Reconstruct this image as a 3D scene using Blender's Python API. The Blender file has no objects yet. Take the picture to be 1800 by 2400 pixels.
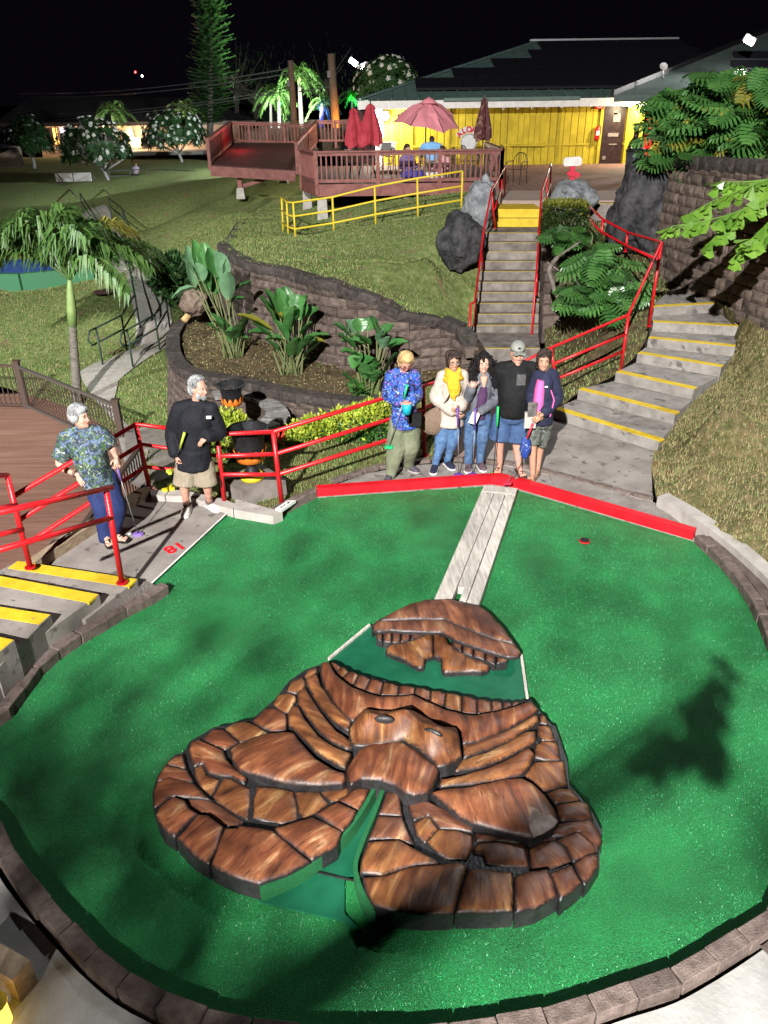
import bpy, bmesh, math, random
import numpy as np
from mathutils import Vector, Matrix, Euler, noise
from mathutils.geometry import delaunay_2d_cdt
R = math.radians
random.seed(7)
SC = bpy.context.scene
COL = SC.collection

# ------------------------------------------------------------------ camera
PF, PITCH, CAMH, ROLL = 1800.0, R(27.4), 4.24, R(0.8)
cam_d = bpy.data.cameras.new('camera'); cam = bpy.data.objects.new('camera', cam_d); COL.objects.link(cam)
cam_d.sensor_fit = 'VERTICAL'; cam_d.sensor_height = 36.0; cam_d.lens = 36.0*PF/2400.0
cam_d.clip_start = 0.05; cam_d.clip_end = 1500
_up = Vector((0, math.sin(PITCH), math.cos(PITCH))); _fw = Vector((0, math.cos(PITCH), -math.sin(PITCH))); _rt = Vector((1, 0, 0))
_r2 = math.cos(ROLL)*_rt - math.sin(ROLL)*_up; _u2 = math.sin(ROLL)*_rt + math.cos(ROLL)*_up
mw = Matrix((_r2, _u2, -_fw)).transposed().to_4x4(); mw.translation = (0, 0, CAMH)
cam.matrix_world = mw
SC.camera = cam

# ------------------------------------------------------------------ night sky, floodlights, exposure
W = bpy.data.worlds.new('World'); SC.world = W; W.use_nodes = True
wn = W.node_tree.nodes; wb = wn['Background']
wb.inputs[0].default_value = (0.55, 0.42, 0.85, 1); wb.inputs[1].default_value = 0.0035
SC.view_settings.view_transform = 'Standard'; SC.view_settings.look = 'None'
SC.view_settings.exposure = 0.0; SC.view_settings.gamma = 1.0
try: SC.view_settings.use_curve_mapping = False
except Exception: pass
SC.cycles.max_bounces = 5; SC.cycles.diffuse_bounces = 3; SC.cycles.glossy_bounces = 2
SC.cycles.transparent_max_bounces = 6; SC.cycles.caustics_reflective = False; SC.cycles.caustics_refractive = False
SC.cycles.sample_clamp_indirect = 4.0

def lamp(name, loc, target, power, color=(1, 1, 1), radius=0.15, spot=None, blend=0.5):
    d = bpy.data.lights.new(name, 'SPOT' if spot else 'POINT'); d.energy = power; d.color = color
    d.shadow_soft_size = radius
    if spot: d.spot_size = R(spot); d.spot_blend = blend
    o = bpy.data.objects.new(name, d); COL.objects.link(o); o.location = loc
    if spot:
        v = Vector(target)-Vector(loc); o.rotation_euler = v.to_track_quat('-Z', 'Y').to_euler()
    return o
KEY = Vector((-5.3, -16.6, 15.0)); KEY2 = Vector((8.6, 16.5, 13.5))
lamp('flood_beam', KEY, (0.5, 7.5, 0), 108000, (1.0, 0.97, 0.93), 0.17, 75, 0.6)
lamp('flood_beam', KEY2, (1.5, 3.0, 0), 4000, (0.93, 0.97, 1.0), 0.15, 80, 0.8)
lamp('flood_beam', Vector((-14, 2.0, 12.0)), (-8.5, 23, -1), 17000, (0.95, 1.0, 0.95), 0.2, 58, 0.7)  # added flood without a mast, put in to brighten the left lawn

# ------------------------------------------------------------------ from the photograph's measurements to the ground
def ray(px, py):
    u0, v0 = (px-900)/PF, (1200-py)/PF
    c, s = math.cos(ROLL), math.sin(ROLL)
    u, v = u0*c+v0*s, -u0*s+v0*c
    return Vector((u, math.cos(PITCH)+v*math.sin(PITCH), -math.sin(PITCH)+v*math.cos(PITCH)))
def P(px, py, z=0.0):
    d = ray(px, py); t = (z-CAMH)/d.z
    return Vector((d.x*t, d.y*t, z))
def D(px, py, y):
    d = ray(px, py); t = y/d.y
    return Vector((d.x*t, y, CAMH+d.z*t))
def PZ(pts): return [P(*p) for p in pts]
def zoomer(x0, y0, s): return lambda x, y: (x0+x*s, y0+y*s)
Z1 = zoomer(750, 1380, 550/1659); Z2 = zoomer(340, 1520, 560/1659); Z3 = zoomer(800, 1600, 640/1659)
ZG = zoomer(860, 770, 480/1659); ZL = zoomer(100, 850, 460/1659); ZR = zoomer(1250, 450, 550/1622)
ZA = zoomer(0, 0, 600/1659); ZB = zoomer(450, 80, 450/1659); ZC = zoomer(800, 60, 500/1659); ZD = zoomer(1250, 60, 550/1659)
ZP = zoomer(380, 480, 620/1659); ZS = zoomer(880, 440, 470/1659); ZU = zoomer(480, 880, 420/1659); ZF = zoomer(0, 400, 500/1659)
ZW = zoomer(0, 1080, 420/1498); ZBD = zoomer(980, 1110, 300/1659); ZLL = zoomer(0, 1040, 330/1659)

# ------------------------------------------------------------------ materials
MATS = {}
def mat(name, c1, c2=None, scale=6.0, rough=0.8, bump=0.0, bscale=40.0, c3=None, rand=0.0, spec=0.3, metal=0.0, stretch=None, detail=5, emit=None, estr=0, lo=0.35, hi=0.65, trans=0.0, sheen=0.0, spot=None):
    if name in MATS: return MATS[name]
    m = bpy.data.materials.new(name); m.use_nodes = True; MATS[name] = m
    nt = m.node_tree; N, L = nt.nodes, nt.links; b = N['Principled BSDF']
    b.inputs['Roughness'].default_value = rough; b.inputs['Metallic'].default_value = metal
    b.inputs['Specular IOR Level'].default_value = spec
    if sheen: b.inputs['Sheen Weight'].default_value = sheen; b.inputs['Sheen Roughness'].default_value = 0.4
    col = None
    tc = N.new('ShaderNodeTexCoord'); src = tc.outputs['Object']
    if rand or c2 or bump:
        oi = N.new('ShaderNodeObjectInfo')
        ad = N.new('ShaderNodeVectorMath'); ad.operation = 'MULTIPLY_ADD'
        cb = N.new('ShaderNodeCombineXYZ'); L.new(oi.outputs['Random'], cb.inputs[0]); L.new(oi.outputs['Random'], cb.inputs[1]); L.new(oi.outputs['Random'], cb.inputs[2])
        ad.inputs[1].default_value = (37, 53, 71); L.new(cb.outputs[0], ad.inputs[0]); L.new(src, ad.inputs[2]); src = ad.outputs[0]
    if c2:
        s2 = src
        if stretch:
            mp = N.new('ShaderNodeMapping'); mp.inputs['Scale'].default_value = stretch; L.new(src, mp.inputs[0]); s2 = mp.outputs[0]
        nz = N.new('ShaderNodeTexNoise'); nz.inputs['Scale'].default_value = scale; nz.inputs['Detail'].default_value = detail; nz.inputs['Roughness'].default_value = 0.62
        L.new(s2, nz.inputs['Vector'])
        rp = N.new('ShaderNodeValToRGB'); e = rp.color_ramp.elements
        e[0].position = lo; e[0].color = (*c1, 1); e[1].position = hi; e[1].color = (*c2, 1)
        if c3:
            x = e.new((lo+hi)/2); x.color = (*c3, 1)
        L.new(nz.outputs[0], rp.inputs[0]); col = rp.outputs[0]
        if spot:  # scattered stains or speckles: (colour, scale, threshold)
            n2 = N.new('ShaderNodeTexNoise'); n2.inputs['Scale'].default_value = spot[1]; n2.inputs['Detail'].default_value = 3; L.new(src, n2.inputs['Vector'])
            r2 = N.new('ShaderNodeValToRGB'); r2.color_ramp.elements[0].position = spot[2]; r2.color_ramp.elements[1].position = spot[2]+0.08
            L.new(n2.outputs[0], r2.inputs[0])
            mx = N.new('ShaderNodeMixRGB'); L.new(r2.outputs[0], mx.inputs[0]); L.new(col, mx.inputs[1]); mx.inputs[2].default_value = (*spot[0], 1); col = mx.outputs[0]
    if rand:
        hs = N.new('ShaderNodeHueSaturation')
        mr = N.new('ShaderNodeMapRange'); mr.inputs['To Min'].default_value = 1-rand; mr.inputs['To Max'].default_value = 1+rand
        L.new(oi.outputs['Random'], mr.inputs[0]); L.new(mr.outputs[0], hs.inputs['Value'])
        if col: L.new(col, hs.inputs['Color'])
        else: hs.inputs['Color'].default_value = (*c1, 1)
        col = hs.outputs[0]
    if col: L.new(col, b.inputs['Base Color'])
    else: b.inputs['Base Color'].default_value = (*c1, 1)
    if bump:
        nb = N.new('ShaderNodeTexNoise'); nb.inputs['Scale'].default_value = bscale; nb.inputs['Detail'].default_value = 4; L.new(src, nb.inputs['Vector'])
        bp = N.new('ShaderNodeBump'); bp.inputs['Strength'].default_value = bump; bp.inputs['Distance'].default_value = 0.02
        L.new(nb.outputs[0], bp.inputs['Height']); L.new(bp.outputs[0], b.inputs['Normal'])
    if emit:
        b.inputs['Emission Color'].default_value = (*emit, 1); b.inputs['Emission Strength'].default_value = estr
    if trans:
        b.inputs['Subsurface Weight'].default_value = 0.0
        tr = N.new('ShaderNodeBsdfTranslucent'); ms = N.new('ShaderNodeMixShader'); ms.inputs[0].default_value = trans
        if col: L.new(col, tr.inputs[0])
        else: tr.inputs[0].default_value = (*c1, 1)
        L.new(b.outputs[0], ms.inputs[1]); L.new(tr.outputs[0], ms.inputs[2])
        L.new(ms.outputs[0], N['Material Output'].inputs['Surface'])
    return m

# ------------------------------------------------------------------ mesh helpers
class MB:
    def __init__(s): s.v = []; s.f = []; s.mi = []; s.cur = 0
    def add(s, vs, fs):
        o = len(s.v); s.v.extend([tuple(v) for v in vs]); s.f.extend([tuple(i+o for i in f) for f in fs]); s.mi.extend([s.cur]*len(fs)); return s
    def box(s, c, size, rz=0.0, M=None, taper=1.0, bev=0.0):
        x, y, z = size[0]/2, size[1]/2, size[2]/2
        vs = [Vector(p) for p in ((-x,-y,-z),(x,-y,-z),(x,y,-z),(-x,y,-z),(-x*taper,-y*taper,z),(x*taper,-y*taper,z),(x*taper,y*taper,z),(-x*taper,y*taper,z))]
        m = M if M is not None else Matrix.Rotation(rz, 3, 'Z')
        s.add([m @ v + Vector(c) for v in vs], [(0,3,2,1),(4,5,6,7),(0,1,5,4),(1,2,6,5),(2,3,7,6),(3,0,4,7)]); return s
    def beam(s, a, b, w, h, up=(0,0,1)):
        a, b = Vector(a), Vector(b); d = b-a; l = d.length
        if l < 1e-6: return s
        y = d/l; u = Vector(up); x = y.cross(u)
        if x.length < 1e-4: x = Vector((1,0,0))
        x.normalize(); z = x.cross(y)
        M = Matrix((x, y, z)).transposed()
        return s.box((a+b)/2, (w, l, h), M=M)
    def tube(s, pts, r, n=8, caps=True, flat=1.0):
        pts = [Vector(p) for p in pts]; rr = r if isinstance(r, (list, tuple)) else [r]*len(pts)
        vs = []; fs = []; px = None
        for i, p in enumerate(pts):
            t = (pts[min(i+1, len(pts)-1)]-pts[max(i-1, 0)])
            t = t.normalized() if t.length > 1e-9 else Vector((0,0,1))
            if px is None:
                x = t.orthogonal().normalized()
            else:
                x = px - t*px.dot(t)
                x = x.normalized() if x.length > 1e-6 else t.orthogonal().normalized()
            px = x; y = t.cross(x)
            for k in range(n):
                a = 2*math.pi*k/n
                vs.append(p + x*math.cos(a)*rr[i] + y*math.sin(a)*rr[i]*flat)
        for i in range(len(pts)-1):
            for k in range(n):
                fs.append((i*n+k, i*n+(k+1) % n, (i+1)*n+(k+1) % n, (i+1)*n+k))
        if caps:
            fs.append(tuple(range(n-1, -1, -1))); fs.append(tuple((len(pts)-1)*n+k for k in range(n)))
        return s.add(vs, fs)
    def loft(s, rings, caps=True):
        n = len(rings[0]); vs = [v for r in rings for v in r]; fs = []
        for i in range(len(rings)-1):
            for k in range(n): fs.append((i*n+k, i*n+(k+1) % n, (i+1)*n+(k+1) % n, (i+1)*n+k))
        if caps: fs.append(tuple(range(n-1, -1, -1))); fs.append(tuple((len(rings)-1)*n+k for k in range(n)))
        return s.add(vs, fs)
    def lathe(s, c, prof, n=24):
        c = Vector(c)
        return s.loft([[c+Vector((r*math.cos(2*math.pi*k/n), r*math.sin(2*math.pi*k/n), z)) for k in range(n)] for r, z in prof])
    def prism(s, poly, z0, z1):
        n = len(poly); vs = [(p[0], p[1], z0) for p in poly]+[(p[0], p[1], z1) for p in poly]
        a = sum(poly[i][0]*poly[(i+1) % n][1]-poly[(i+1) % n][0]*poly[i][1] for i in range(n))
        idx = list(range(n))
        fs = [tuple(i+n for i in idx), tuple(reversed(idx))]+[(i, (i+1) % n, (i+1) % n+n, i+n) for i in range(n)]
        if a < 0: fs = [tuple(reversed(f)) for f in fs]
        return s.add(vs, fs)
    def ball(s, c, r, n=10, m=7, noise_amp=0.0, seed=0):
        c = Vector(c); r = Vector(r) if hasattr(r, '__len__') else Vector((r, r, r)); rings = []
        vs = []; fs = []
        for i in range(m+1):
            t = math.pi*i/m
            for k in range(n):
                a = 2*math.pi*k/n; d = Vector((math.sin(t)*math.cos(a), math.sin(t)*math.sin(a), math.cos(t)))
                q = 1+noise_amp*noise.noise(d*1.7+Vector((seed, seed*2.3, 0)))
                vs.append(c+Vector((d.x*r.x, d.y*r.y, d.z*r.z))*q)
        for i in range(m):
            for k in range(n): fs.append((i*n+k, (i+1)*n+k, (i+1)*n+(k+1) % n, i*n+(k+1) % n))
        return s.add(vs, fs)
    def mesh(s, name, mats, org=Vector((0,0,0)), smooth=False):
        me = bpy.data.meshes.new(name)
        me.from_pydata([(v[0]-org[0], v[1]-org[1], v[2]-org[2]) for v in s.v], [], s.f)
        for m in (mats if isinstance(mats, (list, tuple)) else [mats]): me.materials.append(m)
        if any(s.mi): me.polygons.foreach_set('material_index', s.mi)
        if smooth: me.polygons.foreach_set('use_smooth', [True]*len(me.polygons))
        me.update(); return me
    def build(s, name, mats, parent=None, smooth=False, org=None):
        po = wloc(parent) if parent else Vector((0,0,0))
        o0 = Vector(org) if org is not None else po
        o = bpy.data.objects.new(name, s.mesh(name, mats, o0, smooth)); COL.objects.link(o)
        if parent: o.parent = parent
        o.location = o0-po
        return o
def wloc(o):
    v = Vector((0,0,0))
    while o is not None: v = v+Vector(o.location); o = o.parent
    return v
def place(name, me, loc, rot=(0,0,0), parent=None, scale=None):
    o = bpy.data.objects.new(name, me); COL.objects.link(o)
    if parent: o.parent = parent; o.location = Vector(loc)-wloc(parent)
    else: o.location = loc
    o.rotation_euler = rot
    if scale: o.scale = scale
    return o
def tag(o, label=None, cat=None, group=None, kind=None):
    if label: o['label'] = label
    if cat: o['category'] = cat
    if group: o['group'] = group
    if kind: o['kind'] = kind
    return o
def thing(name, label, cat, loc=(0,0,0), group=None, rz=0.0):
    o = bpy.data.objects.new(name, None); COL.objects.link(o); o.location = loc; o.rotation_euler = (0,0,rz); o.empty_display_size = 0.2
    return tag(o, label, cat, group)
def copy_tree(o, parent=None):
    c = o.copy(); COL.objects.link(c)
    if parent: c.parent = parent
    for ch in o.children: copy_tree(ch, c)
    return c
def lerp(a, b, t): return a+(b-a)*t
def bez(pts, n):
    pts = [Vector(p) for p in pts]; out = []
    for i in range(n+1):
        t = i/n; q = pts
        while len(q) > 1: q = [q[j].lerp(q[j+1], t) for j in range(len(q)-1)]
        out.append(q[0])
    return out
def resample(pts, step, closed=False):
    pts = [Vector(p) for p in pts]
    if closed: pts = pts+[pts[0]]
    out = []
    for a, b in zip(pts, pts[1:]):
        n = max(1, int(round((b-a).length/step)))
        out += [a.lerp(b, i/n) for i in range(n)]
    if not closed: out.append(pts[-1])
    return out
def even(pts, step):
    """points at equal arc length along a polyline"""
    pts = [Vector(p) for p in pts]; ds = [0.0]
    for a, b in zip(pts, pts[1:]): ds.append(ds[-1]+(b-a).length)
    n = max(1, int(round(ds[-1]/step))); out = []; j = 0
    for i in range(n+1):
        s = ds[-1]*i/n
        while j < len(ds)-2 and ds[j+1] < s: j += 1
        out.append(pts[j].lerp(pts[j+1], (s-ds[j])/max(1e-9, ds[j+1]-ds[j])))
    return out
def smooth_line(pts, sub=6, closed=False):
    pts = [Vector(p) for p in pts]; n = len(pts); out = []
    rng = range(n) if closed else range(n-1)
    for i in rng:
        p1, p2 = pts[i], pts[(i+1) % n]
        p0 = pts[(i-1) % n] if (closed or i > 0) else p1*2-p2
        p3 = pts[(i+2) % n] if (closed or i < n-2) else p2*2-p1
        for k in range(sub):
            t = k/sub
            out.append(0.5*((2*p1)+(p2-p0)*t+(2*p0-5*p1+4*p2-p3)*t*t+(3*p1-p0-3*p2+p3)*t**3))
    if not closed: out.append(pts[-1])
    return out
def inside(x, y, poly):
    c = False; n = len(poly); j = n-1
    for i in range(n):
        if (poly[i][1] > y) != (poly[j][1] > y) and x < (poly[j][0]-poly[i][0])*(y-poly[i][1])/(poly[j][1]-poly[i][1])+poly[i][0]: c = not c
        j = i
    return c
def patch_mesh(boundary, inner=(), res=0.5, rough=0.0, rscale=0.6, drop=0.0):
    """a ground sheet whose height runs smoothly between its edge and a few measured points"""
    bd = resample(boundary, res, True); ctl = np.array([tuple(p) for p in bd]+[tuple(p) for p in inner])
    po = [(p.x, p.y) for p in bd]; xs = [p[0] for p in po]; ys = [p[1] for p in po]
    edge = np.array(po); pts = []
    gx = np.arange(min(xs)+res*.5, max(xs), res); gy = np.arange(min(ys)+res*.5, max(ys), res)
    for a in gx:
        for b in gy:
            x = a+random.uniform(-.2, .2)*res; y = b+random.uniform(-.2, .2)*res
            if inside(x, y, po) and np.min((edge[:, 0]-x)**2+(edge[:, 1]-y)**2) > (res*.45)**2: pts.append((x, y))
    n = len(po); co = [Vector(p) for p in po]+[Vector(p) for p in pts]
    vs, es, fs, *_ = delaunay_2d_cdt(co, [(i, (i+1) % n) for i in range(n)], [], 1, 1e-5)
    out = []
    for k, v in enumerate(vs):
        d2 = (ctl[:, 0]-v.x)**2+(ctl[:, 1]-v.y)**2; j = int(np.argmin(d2))
        if d2[j] < 1e-8: z = ctl[j, 2]
        else:
            w = 1/np.power(d2, 1.5); z = float((w*ctl[:, 2]).sum()/w.sum())
            z += rough*noise.noise(Vector((v.x*rscale, v.y*rscale, 3.1)))
        out.append((v.x, v.y, z))
    fs2 = []
    for f in fs:
        a, b, c = [Vector(out[i][:2]) for i in f[:3]]
        if (b-a).cross(c-a) < 0: f = tuple(reversed(f))
        fs2.append(tuple(f))
    mb = MB(); mb.add(out, fs2)
    return mb
def patch(name, boundary, m, inner=(), res=0.5, rough=0.0, rscale=0.6, kind='structure', parent=None):
    mb = patch_mesh(boundary, inner, res, rough, rscale)
    o = mb.build(name, m, parent, smooth=True)
    if kind and not parent: o['kind'] = kind
    return o
# ------------------------------------------------------------------ palette
def turf_mat():
    m = mat('turf', (0.005, 0.165, 0.036), (0.017, 0.31, 0.078), scale=330, rough=0.42, bump=1.0, bscale=210, spec=0.55, detail=2, lo=.3, hi=.7)
    nt = m.node_tree; N, L = nt.nodes, nt.links; b = N['Principled BSDF']
    lk = [l for l in L if l.to_socket == b.inputs['Base Color']][0]; src = lk.from_socket
    tc = N.new('ShaderNodeTexCoord')
    n1 = N.new('ShaderNodeTexNoise'); n1.inputs['Scale'].default_value = 2.2; n1.inputs['Detail'].default_value = 5; L.new(tc.outputs['Object'], n1.inputs['Vector'])
    r1 = N.new('ShaderNodeMapRange'); r1.inputs['From Min'].default_value = .3; r1.inputs['From Max'].default_value = .7; r1.inputs['To Min'].default_value = .66; r1.inputs['To Max'].default_value = 1.22; L.new(n1.outputs[0], r1.inputs[0])
    n2 = N.new('ShaderNodeTexNoise'); n2.inputs['Scale'].default_value = 95; n2.inputs['Detail'].default_value = 3; L.new(tc.outputs['Object'], n2.inputs['Vector'])
    r2 = N.new('ShaderNodeMapRange'); r2.inputs['From Min'].default_value = .3; r2.inputs['From Max'].default_value = .7; r2.inputs['To Min'].default_value = .58; r2.inputs['To Max'].default_value = 1.42; L.new(n2.outputs[0], r2.inputs[0])  # fine grain; its light specks paint fibre glints into the colour
    mu = N.new('ShaderNodeMath'); mu.operation = 'MULTIPLY'; L.new(r1.outputs[0], mu.inputs[0]); L.new(r2.outputs[0], mu.inputs[1])
    hs = N.new('ShaderNodeHueSaturation'); L.new(src, hs.inputs['Color']); L.new(mu.outputs[0], hs.inputs['Value']); L.new(hs.outputs[0], b.inputs['Base Color'])
    # glinting plastic fibres
    n3 = N.new('ShaderNodeTexNoise'); n3.inputs['Scale'].default_value = 170; n3.inputs['Detail'].default_value = 2; L.new(tc.outputs['Object'], n3.inputs['Vector'])
    r3 = N.new('ShaderNodeMapRange'); r3.inputs['From Min'].default_value = .42; r3.inputs['From Max'].default_value = .75; r3.inputs['To Min'].default_value = .62; r3.inputs['To Max'].default_value = .28; L.new(n3.outputs[0], r3.inputs[0])
    L.new(r3.outputs[0], b.inputs['Roughness'])
    return m
TURF = turf_mat()
M_CONC = mat('concrete', (0.20, 0.175, 0.16), (0.31, 0.28, 0.255), scale=2.3, rough=.9, bump=.35, bscale=120, spot=((0.12, 0.105, 0.095), 9, .62))
M_CONCL = mat('pale_concrete', (0.30, 0.275, 0.25), (0.42, 0.39, 0.36), scale=5, rough=.9, bump=.3, bscale=90, rand=.08)
M_STEP = mat('step_concrete', (0.185, 0.17, 0.155), (0.29, 0.27, 0.25), scale=5, rough=.92, bump=.5, bscale=70, rand=.05, spot=((0.11, 0.10, 0.092), 6, .60))
M_CONCD = mat('stained_concrete', (0.11, 0.095, 0.085), (0.25, 0.22, 0.20), scale=3.5, rough=.92, bump=.4, bscale=60, rand=.06)
M_WHITEW = mat('whitewashed_concrete', (0.29, 0.285, 0.27), (0.40, 0.39, 0.375), scale=4, rough=.85, bump=.2, bscale=40)
M_BRICK = mat('edging_brick', (0.095, 0.070, 0.060), (0.185, 0.143, 0.125), scale=14, rough=.9, bump=.5, bscale=90, rand=.18)
M_BLOCK = mat('wall_block', (0.065, 0.048, 0.041), (0.145, 0.110, 0.093), scale=9, rough=.93, bump=.8, bscale=45, rand=.28)
M_BLOCKR = mat('wall_block_tan', (0.095, 0.070, 0.058), (0.175, 0.132, 0.108), scale=9, rough=.93, bump=.8, bscale=45, rand=.25, spot=((0.04, 0.03, 0.027), 2.2, .6))
M_CAP = mat('wall_cap', (0.030, 0.025, 0.024), (0.075, 0.062, 0.056), scale=10, rough=.93, bump=.7, bscale=50, rand=.2)
M_YEL = mat('yellow_paint', (0.52, 0.36, 0.015), (0.66, 0.47, 0.03), scale=7, rough=.6, bump=.2, bscale=150, spot=((0.33, 0.24, 0.06), 22, .66))
M_RED = mat('red_paint', (0.40, 0.006, 0.010), (0.53, 0.010, 0.016), scale=3, rough=.38, bump=.12, bscale=60, spec=.5, spot=((0.24, 0.02, 0.02), 26, .70))
M_REDW = mat('red_bumper_paint', (0.50, 0.005, 0.012), (0.66, 0.010, 0.022), scale=4, rough=.5, bump=.15, bscale=60, spot=((0.35, 0.02, 0.02), 30, .68))
M_GRASS = mat('lawn', (0.11, 0.155, 0.045), (0.27, 0.30, 0.125), scale=9, detail=9, rough=.95, bump=1.0, bscale=90, c3=(0.175, 0.225, 0.078), spot=((0.22, 0.18, 0.095), 1.7, .60), spec=.1)
M_DRY = mat('dry_lawn', (0.075, 0.080, 0.030), (0.22, 0.165, 0.090), scale=9, detail=9, rough=.95, bump=1.0, bscale=90, c3=(0.135, 0.118, 0.054), spot=((0.20, 0.105, 0.062), 1.2, .62), spec=.1)
M_SOIL = mat('mulch_soil', (0.055, 0.035, 0.022), (0.15, 0.098, 0.062), scale=8, rough=.97, bump=1.0, bscale=45, c3=(0.09, 0.075, 0.038), spec=.1)
M_DSOIL = mat('dark_soil', (0.025, 0.018, 0.013), (0.06, 0.045, 0.032), scale=4, rough=.97, bump=.8, bscale=30, spec=.1)
M_GRAV = mat('gravel', (0.06, 0.052, 0.047), (0.28, 0.25, 0.225), scale=75, rough=.95, bump=1.0, bscale=90, detail=2)
M_PAVER = mat('brick_paving', (0.20, 0.095, 0.065), (0.30, 0.155, 0.11), scale=3, rough=.85, bump=.3, bscale=50)
M_PLAZA = mat('plaza_boards', (0.17, 0.085, 0.060), (0.235, 0.130, 0.098), scale=3, rough=.75, bump=.25, bscale=40, stretch=(.3, 3, 1), rand=.10)
M_ROCK = mat('lava_rock', (0.015, 0.015, 0.017), (0.070, 0.069, 0.073), scale=5, rough=.9, bump=1.0, bscale=14, detail=8)
M_ROCKG = mat('grey_rock', (0.10, 0.11, 0.12), (0.27, 0.285, 0.30), scale=5, rough=.9, bump=1.0, bscale=14, detail=8)
M_BLACKP = mat('black_paint', (0.012, 0.011, 0.012), (0.03, 0.028, 0.03), scale=12, rough=.45, bump=.3, bscale=40, spec=.5)
M_DBROWN = mat('brown_powdercoat', (0.070, 0.048, 0.040), rough=.45)
M_DGREENM = mat('green_steel', (0.03, 0.05, 0.042), rough=.5)
M_YRAIL = mat('yellow_rail_paint', (0.58, 0.43, 0.03), rough=.5)
M_DECK = mat('deck_stain', (0.115, 0.037, 0.030), (0.19, 0.068, 0.055), scale=5, rough=.7, bump=.3, bscale=60, rand=.14)
M_DECKD = mat('deck_floor', (0.040, 0.015, 0.013), (0.070, 0.028, 0.024), scale=3, rough=.8, rand=.15)
M_PLASTIC = mat('green_board', (0.007, 0.085, 0.042), (0.011, 0.115, 0.058), scale=5, rough=.33, spec=.5, spot=((0.06, 0.2, 0.13), 40, .74))
M_WOODW = mat('whitewashed_plank', (0.36, 0.33, 0.29), (0.60, 0.56, 0.51), scale=6, rough=.8, bump=.3, bscale=60, stretch=(6, .8, 6), rand=.07)
M_TIMBER = mat('weathered_timber', (0.22, 0.16, 0.105), (0.36, 0.275, 0.19), scale=5, rough=.85, bump=.4, bscale=50, stretch=(5, .8, 5))
M_WHITE = mat('white_paint', (0.62, 0.60, 0.57), (0.75, 0.73, 0.70), scale=4, rough=.6)
M_GREY = mat('grey_metal', (0.25, 0.26, 0.27), rough=.45, metal=.6)
M_BLACK = mat('black', (0.012, 0.012, 0.013), rough=.5)

# ------------------------------------------------------------------ far ground and black hills
mb = MB(); mb.add([(-420,-40,-1.75),(420,-40,-1.75),(420,900,-1.75),(-420,900,-1.75)], [(0,1,2,3)])
tag(mb.build('ground', M_DSOIL), kind='structure')
hp = []
for i in range(41):
    x = lerp(-420, 420, i/40); h = 9+7*noise.noise(Vector((x*.006, 1, 0)))+3*noise.noise(Vector((x*.03, 4, 0)))
    hp.append([Vector((x, 330, -2)), Vector((x, 345, h*.6)), Vector((x, 380, h)), Vector((x, 420, -2))])
mb = MB(); mb.loft(hp, caps=False); tag(mb.build('distant_hills', M_DSOIL, smooth=True), kind='structure')

# ------------------------------------------------------------------ putting green
ZB0 = zoomer(0, 1900, 600/1659); ZR0 = zoomer(1300, 1500, 500/1229)
left_in = [ZW(*p) for p in ((1420,1110),(1320,1180),(1205,1240),(1090,1300),(975,1365),(855,1440),(725,1510),(600,1598),(470,1690),(370,1780),(295,1890),(205,2020),(125,2130),(20,2212))]
low_in = [ZB0(*p) for p in ((0,90),(135,350),(245,500),(380,660),(510,800),(690,980),(960,1180),(1440,1370))]
right_in = [ZR0(*p) for p in ((80,2135),(350,2050),(590,1975),(790,1870),(970,1760),(1130,1650),(1229,1560))]
ring = [P(*p) for p in left_in]
ring += [P(*left_in[-1]).lerp(P(*low_in[0]), .5)+Vector((-.40, 0, 0))]
ring += [P(*p) for p in low_in] + [P(720, 2425), P(960, 2432), P(1180, 2402)] + [P(*p) for p in right_in]
a, b = P(*right_in[-1]), P(1800, 1530)
ring += [a.lerp(b, .35)+Vector((.27, 0, 0)), a.lerp(b, .7)+Vector((.22, 0, 0)), b, P(1760, 1432), P(1700, 1345), P(1626, 1272)]
ring = smooth_line(ring, 4)
RING = ring
top_edge = [P(1622,1268), P(1206,1146), P(1150,1138), P(744,1167), P(655,1212), P(640,1208), P(538,1196), P(340,1380)]
green_poly = [p.copy() for p in RING] + top_edge
tag(patch('putting_green', green_poly, TURF, res=.35, rough=0.02, rscale=.9), kind='structure')

# edging of bricks, laid one by one
def brick_mesh(l, w, h, seed):
    rnd = random.Random(seed); mb = MB(); e = .006
    bm = bmesh.new(); bmesh.ops.create_cube(bm, size=1.0)
    for v in bm.verts: v.co = Vector((v.co.x*l, v.co.y*w, v.co.z*h))+Vector((rnd.uniform(-e, e), rnd.uniform(-e, e), rnd.uniform(-e, e)*.6))
    bmesh.ops.bevel(bm, geom=bm.edges[:], offset=.006, segments=1, affect='EDGES')
    me = bpy.data.meshes.new('brick'); bm.to_mesh(me); bm.free(); me.materials.append(M_BRICK); return me
BR = [brick_mesh(.247, .105, .12, i) for i in range(5)]
edging = thing('brick_edging', 'low ring of brown bricks bordering the round putting green', 'edging', RING[0])
def lay_bricks(path, parent, meshes, step, off, z, side=1):
    pts = even(path, step)
    for i in range(len(pts)-1):
        a, b = pts[i], pts[i+1]; d = (b-a).normalized(); n = Vector((d.y, -d.x, 0))*side
        place('brick', meshes[i % len(meshes)], (a+b)/2+n*off+Vector((0, 0, z+random.uniform(-.004, .004))), (random.uniform(-.02,.02), random.uniform(-.02,.02), math.atan2(d.y, d.x)+random.uniform(-.02, .02)), parent)
lay_bricks(RING, edging, BR, .25, .054, .045)
lay_bricks([P(655,1214), P(744,1168)], edging, BR, .25, -.07, .045)
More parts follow.
